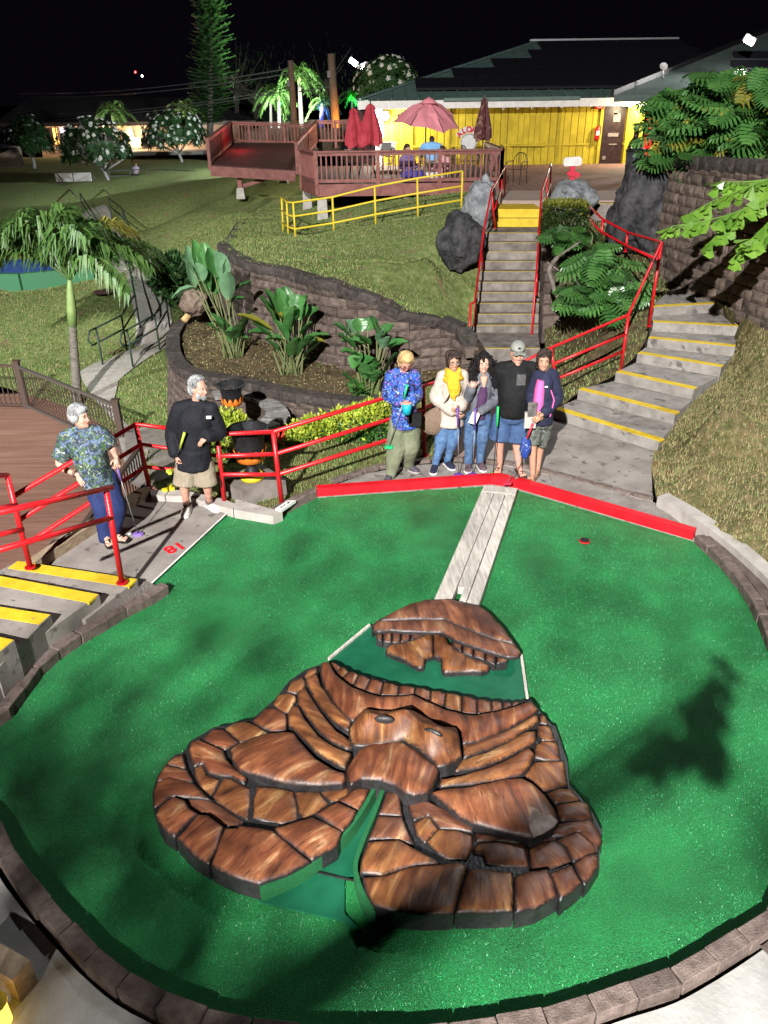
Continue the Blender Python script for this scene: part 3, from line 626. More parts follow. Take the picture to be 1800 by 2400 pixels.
# ------------------------------------------------------------------ carved wooden face on the green
def wood_mat(name, a, b, c, streak):
    m = bpy.data.materials.new(name); m.use_nodes = True; nt = m.node_tree; N, L = nt.nodes, nt.links; bs = N['Principled BSDF']
    tc = N.new('ShaderNodeTexCoord'); oi = N.new('ShaderNodeObjectInfo')
    mp = N.new('ShaderNodeMapping'); mp.inputs['Scale'].default_value = (2.0, 11.0, 6.0); L.new(tc.outputs['Object'], mp.inputs[0])
    cb = N.new('ShaderNodeCombineXYZ'); ml = N.new('ShaderNodeMath'); ml.operation = 'MULTIPLY'; ml.inputs[1].default_value = 60; L.new(oi.outputs['Random'], ml.inputs[0]); L.new(ml.outputs[0], cb.inputs[0]); L.new(ml.outputs[0], cb.inputs[1]); L.new(cb.outputs[0], mp.inputs['Location'])
    n1 = N.new('ShaderNodeTexNoise'); n1.inputs['Scale'].default_value = 1.0; n1.inputs['Detail'].default_value = 7; n1.inputs['Roughness'].default_value = .6; n1.inputs['Distortion'].default_value = .6; L.new(mp.outputs[0], n1.inputs['Vector'])
    r = N.new('ShaderNodeValToRGB'); e = r.color_ramp.elements
    e[0].position = .30; e[0].color = (*a, 1); e[1].position = .72; e[1].color = (*c, 1)
    x = e.new(.46); x.color = (*b, 1); x = e.new(.58); x.color = (*streak, 1); L.new(n1.outputs[0], r.inputs[0])
    # dark flecks along the grain
    m2 = N.new('ShaderNodeMapping'); m2.inputs['Scale'].default_value = (9, 70, 30); L.new(tc.outputs['Object'], m2.inputs[0]); L.new(cb.outputs[0], m2.inputs['Location'])
    n2 = N.new('ShaderNodeTexNoise'); n2.inputs['Scale'].default_value = 1.0; n2.inputs['Detail'].default_value = 2; L.new(m2.outputs[0], n2.inputs['Vector'])
    r2 = N.new('ShaderNodeValToRGB'); r2.color_ramp.elements[0].position = .66; r2.color_ramp.elements[1].position = .72; L.new(n2.outputs[0], r2.inputs[0])
    mx = N.new('ShaderNodeMixRGB'); L.new(r2.outputs[0], mx.inputs[0]); L.new(r.outputs[0], mx.inputs[1]); mx.inputs[2].default_value = (.03, .016, .010, 1)
    n5 = N.new('ShaderNodeTexNoise'); n5.inputs['Scale'].default_value = 5.5; n5.inputs['Detail'].default_value = 4; L.new(tc.outputs['Object'], n5.inputs['Vector'])
    r5 = N.new('ShaderNodeMapRange'); r5.inputs['From Min'].default_value = .32; r5.inputs['From Max'].default_value = .68; r5.inputs['To Min'].default_value = .66; r5.inputs['To Max'].default_value = 1.5; L.new(n5.outputs[0], r5.inputs[0])
    h5 = N.new('ShaderNodeHueSaturation'); L.new(r5.outputs[0], h5.inputs['Value']); L.new(mx.outputs[0], h5.inputs['Color'])
    # black painted outlines
    at = N.new('ShaderNodeAttribute'); at.attribute_name = 'edge'
    n3 = N.new('ShaderNodeTexNoise'); n3.inputs['Scale'].default_value = 45; n3.inputs['Detail'].default_value = 3; L.new(tc.outputs['Object'], n3.inputs['Vector'])
    ad = N.new('ShaderNodeMath'); ad.operation = 'MULTIPLY_ADD'; ad.inputs[1].default_value = .030; ad.inputs[2].default_value = -.015; L.new(n3.outputs[0], ad.inputs[0])
    a2 = N.new('ShaderNodeMath'); a2.operation = 'ADD'; L.new(at.outputs['Fac'], a2.inputs[0]); L.new(ad.outputs[0], a2.inputs[1])
    r3 = N.new('ShaderNodeMapRange'); r3.inputs['From Min'].default_value = .002; r3.inputs['From Max'].default_value = .020; L.new(a2.outputs[0], r3.inputs[0])
    m3 = N.new('ShaderNodeMixRGB'); L.new(r3.outputs[0], m3.inputs[0]); m3.inputs[1].default_value = (.012, .010, .011, 1); L.new(h5.outputs[0], m3.inputs[2]); L.new(m3.outputs[0], bs.inputs['Base Color'])
    bs.inputs['Roughness'].default_value = .46; bs.inputs['Specular IOR Level'].default_value = .5
    bp = N.new('ShaderNodeBump'); bp.inputs['Strength'].default_value = .5; bp.inputs['Distance'].default_value = .012; L.new(n1.outputs[0], bp.inputs['Height']); L.new(bp.outputs[0], bs.inputs['Normal'])
    return m
WOODS = [wood_mat('carved_wood', (.036, .012, .007), (.120, .037, .017), (.40, .25, .135), (.195, .070, .029)),
         wood_mat('carved_wood_amber', (.042, .014, .007), (.130, .045, .017), (.40, .25, .11), (.205, .085, .029)),
         wood_mat('carved_wood_brown', (.032, .013, .009), (.10, .036, .020), (.28, .175, .10), (.155, .063, .032))]
M_BARE = mat('sanded_wood', (.20, .15, .12), (.36, .31, .28), scale=9, rough=.5, bump=.3, bscale=50)
def seg(zm, pts, z, parent, grain=90, dome=.03, w=0, tilt=(0, 0), ridge=None, z0=0.0, bev=.02, name='carved_segment', wd=.07):
    """one carved piece: outline, height, a rolled edge painted black, a gently domed top"""
    if parent is face: z *= .65; z0 *= .65
    out = [P(*zm(*p), z=z) for p in pts]
    ar = sum(out[i].x*out[(i+1) % len(out)].y-out[(i+1) % len(out)].x*out[i].y for i in range(len(out)))
    if ar < 0: out.reverse()
    c = sum(out, Vector())/len(out); g = R(grain); ca, sa = math.cos(-g), math.sin(-g)
    def loc(p): q = p-c; return Vector((q.x*ca-q.y*sa, q.x*sa+q.y*ca, 0))
    bd = [loc(p) for p in out]; step = .028; ex = .007 if parent is face else .003; nb_ = len(bd); grown = []
    for i in range(nb_):
        e0_ = (bd[i]-bd[i-1]).normalized(); e1_ = (bd[(i+1) % nb_]-bd[i]).normalized(); q_ = Vector((e0_.y+e1_.y, -e0_.x-e1_.x, 0)); grown.append(bd[i]+(q_.normalized()*ex if q_.length > .2 else Vector()))
    bd = grown
    bd = resample(bd, step, True); n = len(bd)
    E = np.array([(p.x, p.y) for p in bd]); F = np.roll(E, -1, 0); V = F-E; VV = (V**2).sum(1)+1e-12
    def dist(x, y):
        t = np.clip(((x-E[:, 0])*V[:, 0]+(y-E[:, 1])*V[:, 1])/VV, 0, 1)
        return float(np.sqrt(((E[:, 0]+t*V[:, 0]-x)**2+(E[:, 1]+t*V[:, 1]-y)**2).min()))
    poly = [(p.x, p.y) for p in bd]; pts2 = []
    for a in np.arange(E[:, 0].min(), E[:, 0].max(), step):
        for b in np.arange(E[:, 1].min(), E[:, 1].max(), step):
            x, y = a+random.uniform(-.2, .2)*step, b+random.uniform(-.2, .2)*step
            if inside(x, y, poly) and dist(x, y) > step*.5: pts2.append((x, y))
    # a row just inside the outline keeps the rolled edge crisp
    for i in range(n):
        a, b = E[i], F[i]; t = (b-a)/max(1e-6, np.hypot(*(b-a))); q = (a+b)/2+np.array((-t[1], t[0]))*step*.45
        if inside(q[0], q[1], poly) and dist(*q) > step*.3: pts2.append((float(q[0]), float(q[1])))
    co = [Vector(p) for p in poly]+[Vector(p) for p in pts2]
    vs, es, fs, *_ = delaunay_2d_cdt(co, [(i, (i+1) % n) for i in range(n)], [], 1, 1e-6)
    verts = []; edge = []
    rot = Matrix.Rotation(-g, 3, 'Z')
    for v in vs:
        d = dist(v.x, v.y); h = -bev*.8*math.exp(-d/.010)+dome*.52*(1-math.exp(-d/(wd*.8)))
        wx, wy = v.x*ca+v.y*sa, -v.x*sa+v.y*ca
        h += tilt[0]*wx+tilt[1]*wy+.008*noise.noise(Vector((wx*9, wy*9, z*5)))
        if ridge:
            for (rx, ry), (sx, sy), amt, wid in ridge:
                A = loc(P(*zm(rx, ry), z=z)); B = loc(P(*zm(sx, sy), z=z)); ab = B-A; t = max(0, min(1, ((v.x-A.x)*ab.x+(v.y-A.y)*ab.y)/max(1e-9, ab.length_squared)))
                q = A+ab*t; h += amt*max(0, 1-math.hypot(q.x-v.x, q.y-v.y)/wid)
        verts.append((v.x, v.y, h)); edge.append(d)
    faces = []
    for f in fs:
        a, b, cc = [Vector(verts[i][:2]) for i in f[:3]]
        faces.append(tuple(f) if (b-a).cross(cc-a) > 0 else tuple(reversed(f)))
    # find boundary ring in output order by nearest
    k = len(verts); mi = [0]*len(faces); idx = []
    for p in bd:
        idx.append(min(range(len(vs)), key=lambda j: (vs[j].x-p.x)**2+(vs[j].y-p.y)**2))
    for p, j in zip(bd, idx):
        verts.append((p.x*1.0, p.y*1.0, z0-z)); edge.append(0)
    for i in range(n):
        j = (i+1) % n; faces.append((k+i, k+j, idx[j], idx[i])); mi.append(1)
    me = bpy.data.meshes.new(name); me.from_pydata(verts, [], faces); me.materials.append(WOODS[w]); me.materials.append(M_BLACKP)
    me.polygons.foreach_set('material_index', mi); me.polygons.foreach_set('use_smooth', [m == 0 for m in mi])
    atr = me.attributes.new('edge', 'FLOAT', 'POINT'); atr.data.foreach_set('value', edge); me.update()
    o = place(name, me, c, (0, 0, g), parent); return o
face = thing('wooden_sculpture', 'large carved wooden mask of dark outlined brown pieces lying on the turf', 'sculpture', P(850, 1900, 0))
# black plinth of each half, and its turf-lined channel
lob = [Z2(*p) for p in ((1560,975),(1480,1115),(1370,1268),(1150,1465),(980,1560),(790,1640),(610,1590),(450,1500),(210,1315),(100,1210),(55,1100),(50,1000),(80,890),(150,790),(210,730),(270,720),(310,640),(400,590),(480,540),(560,530),(640,500),(740,490),(830,410),(900,350),(1000,220),(1120,140),(1210,110),(1280,85),(1400,160),(1600,200))]
lob += [Z1(*p) for p in ((900,780),(1200,830),(1490,780),(1560,870),(1640,960))] + [Z3(*p) for p in ((1300,260),(1335,360),(1375,480),(1385,620),(1460,700),(1535,800),(1585,900),(1570,1020),(1570,1120),(1480,1225),(1330,1315),(1180,1365),(1040,1385),(700,1400),(480,1400),(220,1385),(150,1260),(112,1150),(120,1070),(160,950),(225,795),(275,655),(180,630))]
mb = MB(); mb.prism([P(x, y, .10) for x, y in lob], .0, .095); mb.build('plinth', M_BLACKP, face)
M_TSIDE = mat('turf_fringe', (0.008, 0.11, 0.03), (0.03, 0.26, 0.09), scale=260, rough=.7, bump=1.0, bscale=300, detail=1)
for zm, path_ in ((Z2, ((1575,960),(1490,1110),(1375,1268),(1155,1465),(985,1565),(790,1645))), (Z3, ((272,655),(222,795),(158,950),(114,1080),(110,1150),(145,1262),(215,1390)))):
    mb = MB(); q = [P(*zm(*p), z=.12) for p in path_]; q = smooth_line(q, 4)
    sgn = 1 if zm is Z2 else 1
    q = offset_path(q, .008 if zm is Z2 else -.008); tt = offset_path(q, .028 if zm is Z2 else -.028)
    mb.loft([[Vector((a.x, a.y, .0)), Vector((a.x, a.y, 0.128)), Vector((b.x, b.y, 0.128)), Vector((b.x, b.y, .0))] for a, b in zip(q, tt)])
    mb.build('turf_lining', M_TSIDE, face)
L1 = [  # left half, drawn piece by piece: (outline, height, grain, wood, dome)
 (((1115,210),(1190,160),(1220,250),(1290,350),(1370,430),(1432,500),(1415,562),(1380,550),(1300,490),(1210,390),(1150,290)), .27, 150, 1, .03),
 (((1060,310),(1112,265),(1150,330),(1220,440),(1320,560),(1425,635),(1440,682),(1400,690),(1300,640),(1200,560),(1110,440),(1065,370)), .26, 150, 1, .03),
 (((992,450),(1030,400),(1062,400),(1110,490),(1200,600),(1300,670),(1432,722),(1420,750),(1388,822),(1330,800),(1200,720),(1080,600),(1000,520)), .26, 150, 1, .035),
 (((592,700),(640,660),(750,620),(850,590),(950,577),(1030,582),(1080,650),(1180,760),(1300,835),(1392,862),(1392,910),(1370,935),(1200,945),(1040,935),(900,905),(760,870),(660,840),(612,770)), .26, 35, 0, .07),
 (((1105,190),(1130,150),(1200,118),(1190,165),(1125,205)), .20, 40, 1, .02),
 (((985,290),(1010,230),(1092,197),(1110,220),(1108,262),(1050,302)), .20, 60, 1, .02),
 (((885,390),(920,320),(1000,302),(1045,322),(1048,350),(1000,430),(960,438)), .20, 70, 1, .02),
 (((745,500),(830,420),(890,408),(975,442),(985,500),(980,562),(900,567),(810,542)), .20, 40, 0, .025),
 (((555,552),(620,512),(700,502),(780,532),(855,577),(800,602),(660,642)), .20, 50, 1, .025),
 (((395,622),(470,562),(540,557),(600,602),(650,647),(580,680),(550,692),(480,667)), .20, -10, 0, .025),
 (((302,700),(322,642),(372,627),(450,662),(540,702),(562,760),(600,800),(660,850),(702,892),(690,930),(600,880),(520,870),(440,850),(400,790),(340,812)), .21, -25, 0, .03),
 (((342,832),(400,792),(430,870),(520,902),(480,990),(450,1018),(390,960),(352,890)), .165, 30, 1, .02),
 (((470,1030),(540,892),(600,902),(730,972),(730,1070),(715,1182),(640,1150),(560,1100)), .165, 35, 1, .02),
 (((752,1052),(772,952),(900,962),(1030,987),(1056,1100),(1056,1180),(950,1208),(820,1190),(752,1172)), .165, 50, 1, .02),
 (((1037,992),(1150,987),(1213,992),(1240,1032),(1278,1070),(1180,1138),(1092,1188),(1067,1120)), .165, 60, 1, .02),
 (((1212,982),(1300,957),(1420,950),(1410,1000),(1340,1050),(1290,1060),(1240,1010)), .165, 40, 1, .015),
 (((150,792),(200,747),(260,730),(270,780),(288,828),(160,800)), .21, 20, 0, .02),
 (((77,900),(140,804),(288,836),(330,910),(338,928),(200,902),(82,914)), .21, 5, 0, .02),
 (((57,1000),(82,922),(160,887),(338,932),(420,1020),(458,1040),(300,1022),(180,1020),(100,1080),(62,1098)), .21, 10, 0, .02),
 (((77,1150),(100,1092),(200,1024),(270,1052),(300,1100),(368,1142),(290,1200),(202,1296),(122,1240)), .24, 45, 0, .025),
 (((224,1310),(372,1148),(430,1152),(540,1232),(500,1370),(440,1486),(332,1420)), .24, 50, 0, .025),
 (((460,1488),(552,1242),(640,1242),(650,1222),(800,1242),(888,1262),(1126,1460),(1146,1472),(980,1558),(790,1623),(622,1578),(482,1510)), .24, 55, 0, .03),
 (((904,1242),(1000,1212),(1160,1167),(1230,1192),(1366,1265),(1328,1360),(1158,1456),(1000,1338),(912,1270)), .24, 40, 0, .02),
 (((1182,1140),(1270,1092),(1340,1062),(1466,1115),(1438,1180),(1370,1256),(1260,1188)), .24, 40, 0, .02),
 (((1352,1050),(1420,992),(1440,962),(1558,962),(1528,1030),(1480,1112)), .21, 40, 0, .015),
 (((300,1024),(450,1046),(560,1110),(700,1200),(650,1213),(640,1236),(545,1224),(430,1146),(372,1138),(304,1092),(276,1044)), .17, -20, 2, .01),
]
for pts, z, g, w, dm in L1: seg(Z2, pts, z, face, grain=g, dome=dm, w=w)
R1 = [
 (((735,372),(850,345),(1000,290),(1110,232),(1190,180),(1198,230),(1140,268),(1050,328),(900,398),(742,452)), .27, 25, 1, .03),
 (((690,530),(732,462),(880,422),(1020,352),(1120,297),(1180,287),(1178,350),(1120,388),(990,448),(850,508),(700,533)), .26, 25, 1, .03),
 (((602,580),(760,552),(900,512),(1050,442),(1140,387),(1173,430),(1138,500),(1100,548),(980,578),(800,608),(602,623)), .26, 20, 1, .035),
 (((547,662),(620,642),(800,627),(1000,582),(1100,577),(1160,612),(1230,672),(1290,760),(1318,830),(1290,870),(1220,918),(1160,938),(1050,913),(900,878),(800,848),(700,788),(610,718)), .26, 100, 0, .07),
 (((1205,182),(1240,197),(1258,245),(1207,235)), .20, 100, 1, .015),
 (((1192,257),(1270,257),(1298,345),(1220,343),(1197,310)), .20, 130, 1, .02),
 (((1182,380),(1220,352),(1310,352),(1333,463),(1250,463),(1172,448)), .20, 140, 1, .02),
 (((1112,560),(1172,482),(1250,472),(1350,472),(1373,618),(1222,648),(1150,590)), .20, 110, 1, .025),
 (((1247,667),(1330,637),(1400,642),(1453,708),(1302,723)), .20, 160, 1, .02),
 (((1307,737),(1450,717),(1500,727),(1528,818),(1480,828),(1340,830),(1320,800)), .20, 150, 1, .02),
 (((1325,852),(1480,832),(1510,817),(1568,900),(1583,950),(1558,1018),(1500,948),(1440,898),(1360,928),(1262,928)), .20, 160, 2, .03),
 (((412,710),(480,692),(560,732),(700,802),(800,872),(800,898),(700,878),(600,878),(530,798),(442,830),(415,770)), .185, 160, 2, .02),
 (((437,850),(530,802),(588,885),(510,963),(462,920)), .175, 60, 1, .02),
 (((517,965),(592,887),(700,892),(798,922),(798,1000),(758,1073),(650,1063),(582,1028)), .175, 80, 1, .02),
 (((807,1000),(832,972),(950,962),(1100,972),(1133,1000),(1138,1108),(1000,1108),(880,1093),(862,1040),(804,1028)), .175, 100, 1, .02),
 (((1147,1000),(1240,962),(1308,952),(1368,1000),(1403,1078),(1300,1118),(1150,1138)), .175, 120, 2, .02),
 (((1312,947),(1440,902),(1520,962),(1556,1020),(1480,1048),(1412,1078),(1370,990)), .21, 130, 2, .02),
 (((802,902),(1000,942),(1160,952),(1300,932),(1306,948),(1200,968),(1100,968),(950,950),(822,958)), .17, 10, 2, .01),
 (((227,793),(277,657),(350,657),(355,700),(368,798)), .21, 60, 2, .015),
 (((162,948),(222,807),(368,812),(438,968),(380,960),(280,943)), .215, 60, 2, .02),
 (((117,1148),(122,1080),(162,962),(350,952),(480,1022),(606,1088),(450,1098),(330,1128),(250,1161)), .24, 60, 1, .025),
 (((132,1180),(250,1172),(440,1112),(620,1102),(720,1092),(768,1110),(728,1220),(678,1393),(500,1398),(300,1378),(200,1340),(152,1260)), .24, 70, 1, .03),
 (((698,1390),(747,1200),(782,1127),(900,1137),(1038,1147),(1043,1280),(1038,1378),(900,1383)), .24, 90, 1, .02),
 (((1057,1172),(1150,1142),(1253,1127),(1288,1200),(1308,1288),(1180,1358),(1057,1388)), .24, 100, 2, .02),
 (((1272,1152),(1398,1102),(1438,1170),(1458,1210),(1400,1258),(1332,1313)), .24, 110, 2, .02),
 (((1417,1092),(1490,1042),(1558,1032),(1558,1100),(1518,1168),(1480,1218),(1452,1170)), .215, 120, 2, .02),
]
for pts, z, g, w, dm in R1: seg(Z3, pts, z, face, grain=g, dome=dm, w=w)
# pale worn patch on the right cheek
seg(Z3, ((1115,735),(1180,730),(1240,770),(1312,838),(1290,868),(1220,912),(1165,935),(1130,830)), .303, face, grain=60, dome=.012, name='worn_patch', z0=.26, bev=.004).data.materials[0] = M_BARE
# lip band, teeth, nose, chin
seg(Z1, ((60,512),(102,592),(160,644),(230,692),(320,727),(420,757),(540,757),(660,747),(760,792),(870,842),(1000,882),(1110,887),(1220,872),(1330,842),(1420,812),(1480,792),(1502,802),(1540,850),(1480,900),(1350,970),(1200,1040),(1100,1075),(1010,1088),(992,1010),(960,988),(870,968),(760,908),(660,853),(600,863),(500,863),(330,848),(290,878),(235,925),(180,898),(100,798),(32,680),(7,590),(12,520)), .30, face, grain=88, dome=.05, w=0)
tp = [(75,512),(150,545),(205,578),(275,602),(360,632),(450,657),(560,680),(675,692),(785,716),(890,732),(1003,752),(1110,777),(1208,790),(1290,797),(1352,800),(1410,797),(1455,787)]
bt_ = [(66,520),(118,592),(165,636),(235,686),(322,720),(426,750),(552,750),(668,742),(778,795),(880,835),(1002,874),(1112,880),(1214,866),(1295,848),(1362,828),(1415,808),(1458,790)]
for i in range(16):
    a, b, c, d = tp[i], tp[i+1], bt_[i+1], bt_[i]; q = 4
    seg(Z1, ((a[0]+q, a[1]+q), ((a[0]+b[0])/2, (a[1]+b[1])/2-3), (b[0]-q, b[1]+q), (c[0]-q, c[1]-q), (d[0]+q, d[1]-q)), .24, face, grain=88, dome=.015, w=[0,1,0,2][i % 4] if i < 11 else 2, name='carved_tooth', wd=.03, bev=.012)
seg(Z1, ((207,990),(322,857),(500,867),(600,867),(660,862),(760,912),(870,972),(960,992),(998,1180),(890,1243),(832,1248),(805,1213),(590,1068),(440,1088),(295,1103),(240,1098),(212,1040)), .36, face, grain=88, dome=.03, w=1, ridge=[((350,965),(600,962),.07,.16),((600,962),(800,1080),.07,.16),((800,1080),(970,1075),.07,.16),((350,965),(300,880),.03,.1)], name='carved_nose')
for x, y, a in ((455,925,8), (800,1018,28)):
    mb = MB(); c = P(*Z1(x, y), z=.335); M = Matrix.Rotation(R(-a), 3, 'Z')
    mb.ball((0,0,0), (.075, .022, .035), 12, 8); mb.v = [tuple(M @ Vector(v)+c) for v in mb.v]; mb.build('nostril', M_BLACKP, face, smooth=True)
seg(Z3, ((32,530),(72,460),(112,402),(180,367),(370,352),(470,422),(580,502),(588,540),(555,618),(520,663),(440,678),(380,658),(330,618),(240,588),(120,578),(60,612),(42,590)), .33, face, grain=75, dome=.09, w=0, name='carved_chin', wd=.12)
# the upper jaw, a piece apart from the rest
skull = thing('carved_skull', 'carved wooden brow with teeth and an arched ball gate below the plank ramp', 'sculpture', P(965, 1500, 0))
seg(Z1, ((365,250),(402,217),(500,167),(620,107),(740,77),(900,67),(950,74),(1130,117),(1210,177),(1290,262),(1340,332),(1398,402),(1383,382),(1250,352),(1100,302),(950,242),(870,207),(740,208),(600,210),(430,214)), .195, skull, grain=100, dome=.10, w=2, name='carved_brow', wd=.16, z0=.05)
seg(Z1, ((364,252),(430,218),(600,214),(740,212),(870,211),(950,246),(1100,306),(1250,356),(1383,386),(1422,440),(1402,474),(1330,478),(1240,450),(1170,430),(1080,400),(960,358),(890,318),(850,300),(740,300),(600,298),(500,285),(412,297),(372,280)), .17, skull, grain=95, dome=.04, w=2, name='carved_brow_ridge', z0=.132)
jl = [((398,302),(440,297),(440,362),(398,347)), ((446,300),(508,300),(505,372),(450,366)), ((512,302),(572,304),(565,372),(510,374)), ((578,304),(640,310),(632,360),(570,370)), ((646,312),(740,308),(735,325),(640,358))]
jr = [((930,362),(1006,375),(1000,436),(942,400)), ((1012,392),(1086,408),(1080,468),(1008,445)), ((1092,415),(1168,434),(1164,494),(1086,472)), ((1174,440),(1246,456),(1240,528),(1170,500)), ((1252,460),(1330,482),(1322,512),(1250,522))]
for q in jl+jr: seg(Z1, q, .12, skull, grain=90, dome=.02, w=2, name='carved_tooth', wd=.03, bev=.012, z0=.035)
seg(Z1, ((465,430),(490,392),(560,386),(640,366),(760,312),(800,306),(800,470),(745,487),(735,550),(700,555),(600,500),(472,450)), .085, skull, grain=100, dome=.07, w=1, name='carved_jaw')
seg(Z1, ((802,306),(850,312),(890,342),(920,387),(980,432),(1060,482),(1150,502),(1203,542),(1193,570),(1140,583),(1050,580),(880,590),(860,570),(855,490),(802,470)), .085, skull, grain=80, dome=.07, w=1, name='carved_jaw')
# smooth green boards leading into the mouth, with their pale trims
gb = thing('ramp_board', 'smooth green board between the carved brow and the carved mouth', 'board', P(1000, 1560, 0))
mb = MB(); mb.prism([P(*Z1(x, y), z=.035) for x, y in ((350,262),(640,240),(1000,330),(1420,470),(1465,800),(1350,860),(800,780),(350,660),(60,500))], 0, .035); mb.build('panel', M_PLASTIC, gb)
for a, b in (((352,258),(62,498)), ((1422,470),(1466,785))):
    mb = MB(); mb.beam(P(*Z1(*a), z=.04), P(*Z1(*b), z=.04), .022, .03); mb.build('trim', M_WOODW, gb)
fb = thing('front_board', 'smooth green board in the open channel below the carved chin', 'board', P(760, 2080, 0))
mb = MB(); mb.prism([P(*Z2(x, y), z=.02) for x, y in ((785,1752),(1160,1545),(1440,1290),(1570,1010),(1680,1000),(1560,1330),(1490,1560))]+[P(*Z3(x, y), z=.02) for x, y in ((20,1180),(20,1400),(120,1500),(0,1440))], 0, .018); mb.build('panel', M_PLASTIC, fb)
mb = MB(); mb.beam(P(*Z2(1170,1545), z=.025), P(*Z2(1480,1620), z=.025), .012, .006); mb.build('seam', M_BLACKP, fb)
# plank ramp
rmp = thing('plank_ramp', 'ramp of whitewashed planks from the red bumper down to the carved brow', 'ramp', P(1120,1280,0))
tl, tr, bl2, br2 = (855,150), (1288,190), (205,1640), (780,1720)
def rp_(u, v):
    zt = lerp(.14, .11, v); a = (lerp(tl[0], tr[0], u), lerp(tl[1], tr[1], u)); b = (lerp(bl2[0], br2[0], u), lerp(bl2[1], br2[1], u))
    return P(*ZBD(lerp(a[0], b[0], v), lerp(a[1], b[1], v)), z=zt)
def plank(u0, u1, v0, v1):
    mb = MB(); q = [rp_(u0, v0), rp_(u1, v0), rp_(u1, v1), rp_(u0, v1)]; mb.prism(q, 0, 0); k = len(mb.v)//2
    mb.v = [(v[0], v[1], q[i % 4].z-(.085 if i < 4 else 0)) for i, v in enumerate(mb.v)]; mb.build('plank', M_WOODW, rmp)
plank(.0, .375, .055, 1.02); plank(.395, .70, .055, .86); plank(.55, .70, .862, 1.02); plank(.725, 1.0, .055, 1.02); plank(0, 1.0, 0, .05)
# red bumpers
for lab, a, b in (('long red painted bumper board left of the plank ramp', (744,1166), (1150,1137)), ('long red painted bumper board right of the plank ramp', (1206,1145), (1621,1268))):
    A, B = P(*a), P(*b); mb = MB(); d = (B-A).normalized(); n = Vector((-d.y, d.x, 0)); mb.prism([A, B, B+n*.10, A+n*.10], 0, .125)
    tag(mb.build('bumper_board', M_REDW), lab, 'bumper')
A, B = P(1150,1137), P(1206,1145); mb = MB(); mb.prism([A, B, B+Vector((.0,.11,0)), (A+B)/2+Vector((-.01,.16,0)), A+Vector((.0,.11,0))], 0, .122); tag(mb.build('bumper_board', M_REDW), 'short red bumper piece at the top end of the plank ramp', 'bumper')
# hole, ball, number, plaque, white line
c = P(1370,1269,.004); mb = MB(); n = 20
mb.loft([[c+Vector((r*math.cos(2*math.pi*k/n), r*math.sin(2*math.pi*k/n), z)) for k in range(n)] for r, z in ((.050,.016),(.058,.016),(.058,.0),(.048,-.0),(.048,.012))], caps=False)
cup = mb.build('cup', M_REDW); tag(cup, 'round golf cup with a red rim set in the turf', 'cup')
mb = MB(); mb.prism([c+Vector((.049*math.cos(2*math.pi*k/n), .049*math.sin(2*math.pi*k/n), 0)) for k in range(n)], .0, .027); mb.build('hole', M_BLACK, cup)
mb = MB(); mb.ball(P(304,1250,.055), .022, 12, 8); tag(mb.build('golf_ball', M_WHITE, smooth=True), 'white golf ball by the purple putter head on the slab', 'ball')
fc = bpy.data.curves.new('number', 'FONT'); fc.body = '18'; fc.size = .23; fc.extrude = .002; fc.align_x = 'CENTER'; fc.align_y = 'CENTER'; fc.materials.append(M_REDW)
fc.offset = .006
ft = bpy.data.objects.new('tmp', fc); COL.objects.link(ft); bpy.context.view_layer.update()
fm = bpy.data.meshes.new_from_object(ft.evaluated_get(bpy.context.evaluated_depsgraph_get())); bpy.data.objects.remove(ft)
no = bpy.data.objects.new('tee_number', fm); COL.objects.link(no); a, b = P(*ZL(1045,1590), z=.035), P(*ZL(1190,1535), z=.035)
no.location = P(*ZL(1115,1562), z=.036); no.rotation_euler = (0, 0, math.atan2((b-a).y, (b-a).x)+math.pi); tag(no, 'red number 18 painted on the concrete slab', 'number')
mb = MB(); mb.beam(P(538,1197,.034), P(340,1381,.034), .018, .006); tag(mb.build('white_line', M_WHITE), 'thin white line along the slab edge at the turf', 'line')
pq = thing('hole_plaque', 'small white plaque with worn dark print on the brick corner', 'sign', P(662,1185,.12))
q = [P(*ZU(x, y), z=.125) for x, y in ((650,1240),(765,1165),(845,1160),(705,1255))]
mb = MB(); mb.prism(q, .10, .135); mb.build('plate', M_WHITE, pq)
mb = MB()
for u0, u1, v in ((.2,.32,.5), (.42,.5,.5), (.65,.8,.45)):
    c0 = q[3].lerp(q[2], u0).lerp(q[0].lerp(q[1], u0), v); c1 = q[3].lerp(q[2], u1).lerp(q[0].lerp(q[1], u1), v); mb.beam(c0+Vector((0,0,.012)), c1+Vector((0,0,.012)), .02, .004)
mb.build('print', M_BLACK, pq)
# ------------------------------------------------------------------ red handrails
UPZ = Vector((0,0,1))
def rails(name, label, lines, posts, r=.024, m=None, cat='railing', group=None, postr=None):
    m = m or M_RED; base = Vector(posts[0][1]) if posts else Vector(lines[0][0])
    t = thing(name, label, cat, base, group)
    for ln in lines:
        mb = MB(); mb.tube(ln, r, 10); mb.build('rail', m, t, smooth=True)
    for a, b in posts:
        mb = MB(); mb.tube([a, b], postr or r*1.08, 10); po_ = mb.build('post', m, t, smooth=True)
        mb = MB(); mb.tube([Vector(b)+UPZ*.0, Vector(b)+UPZ*.012], r*2.1, 12); mb.build('base_plate', m, po_, org=wloc(po_))
    return t
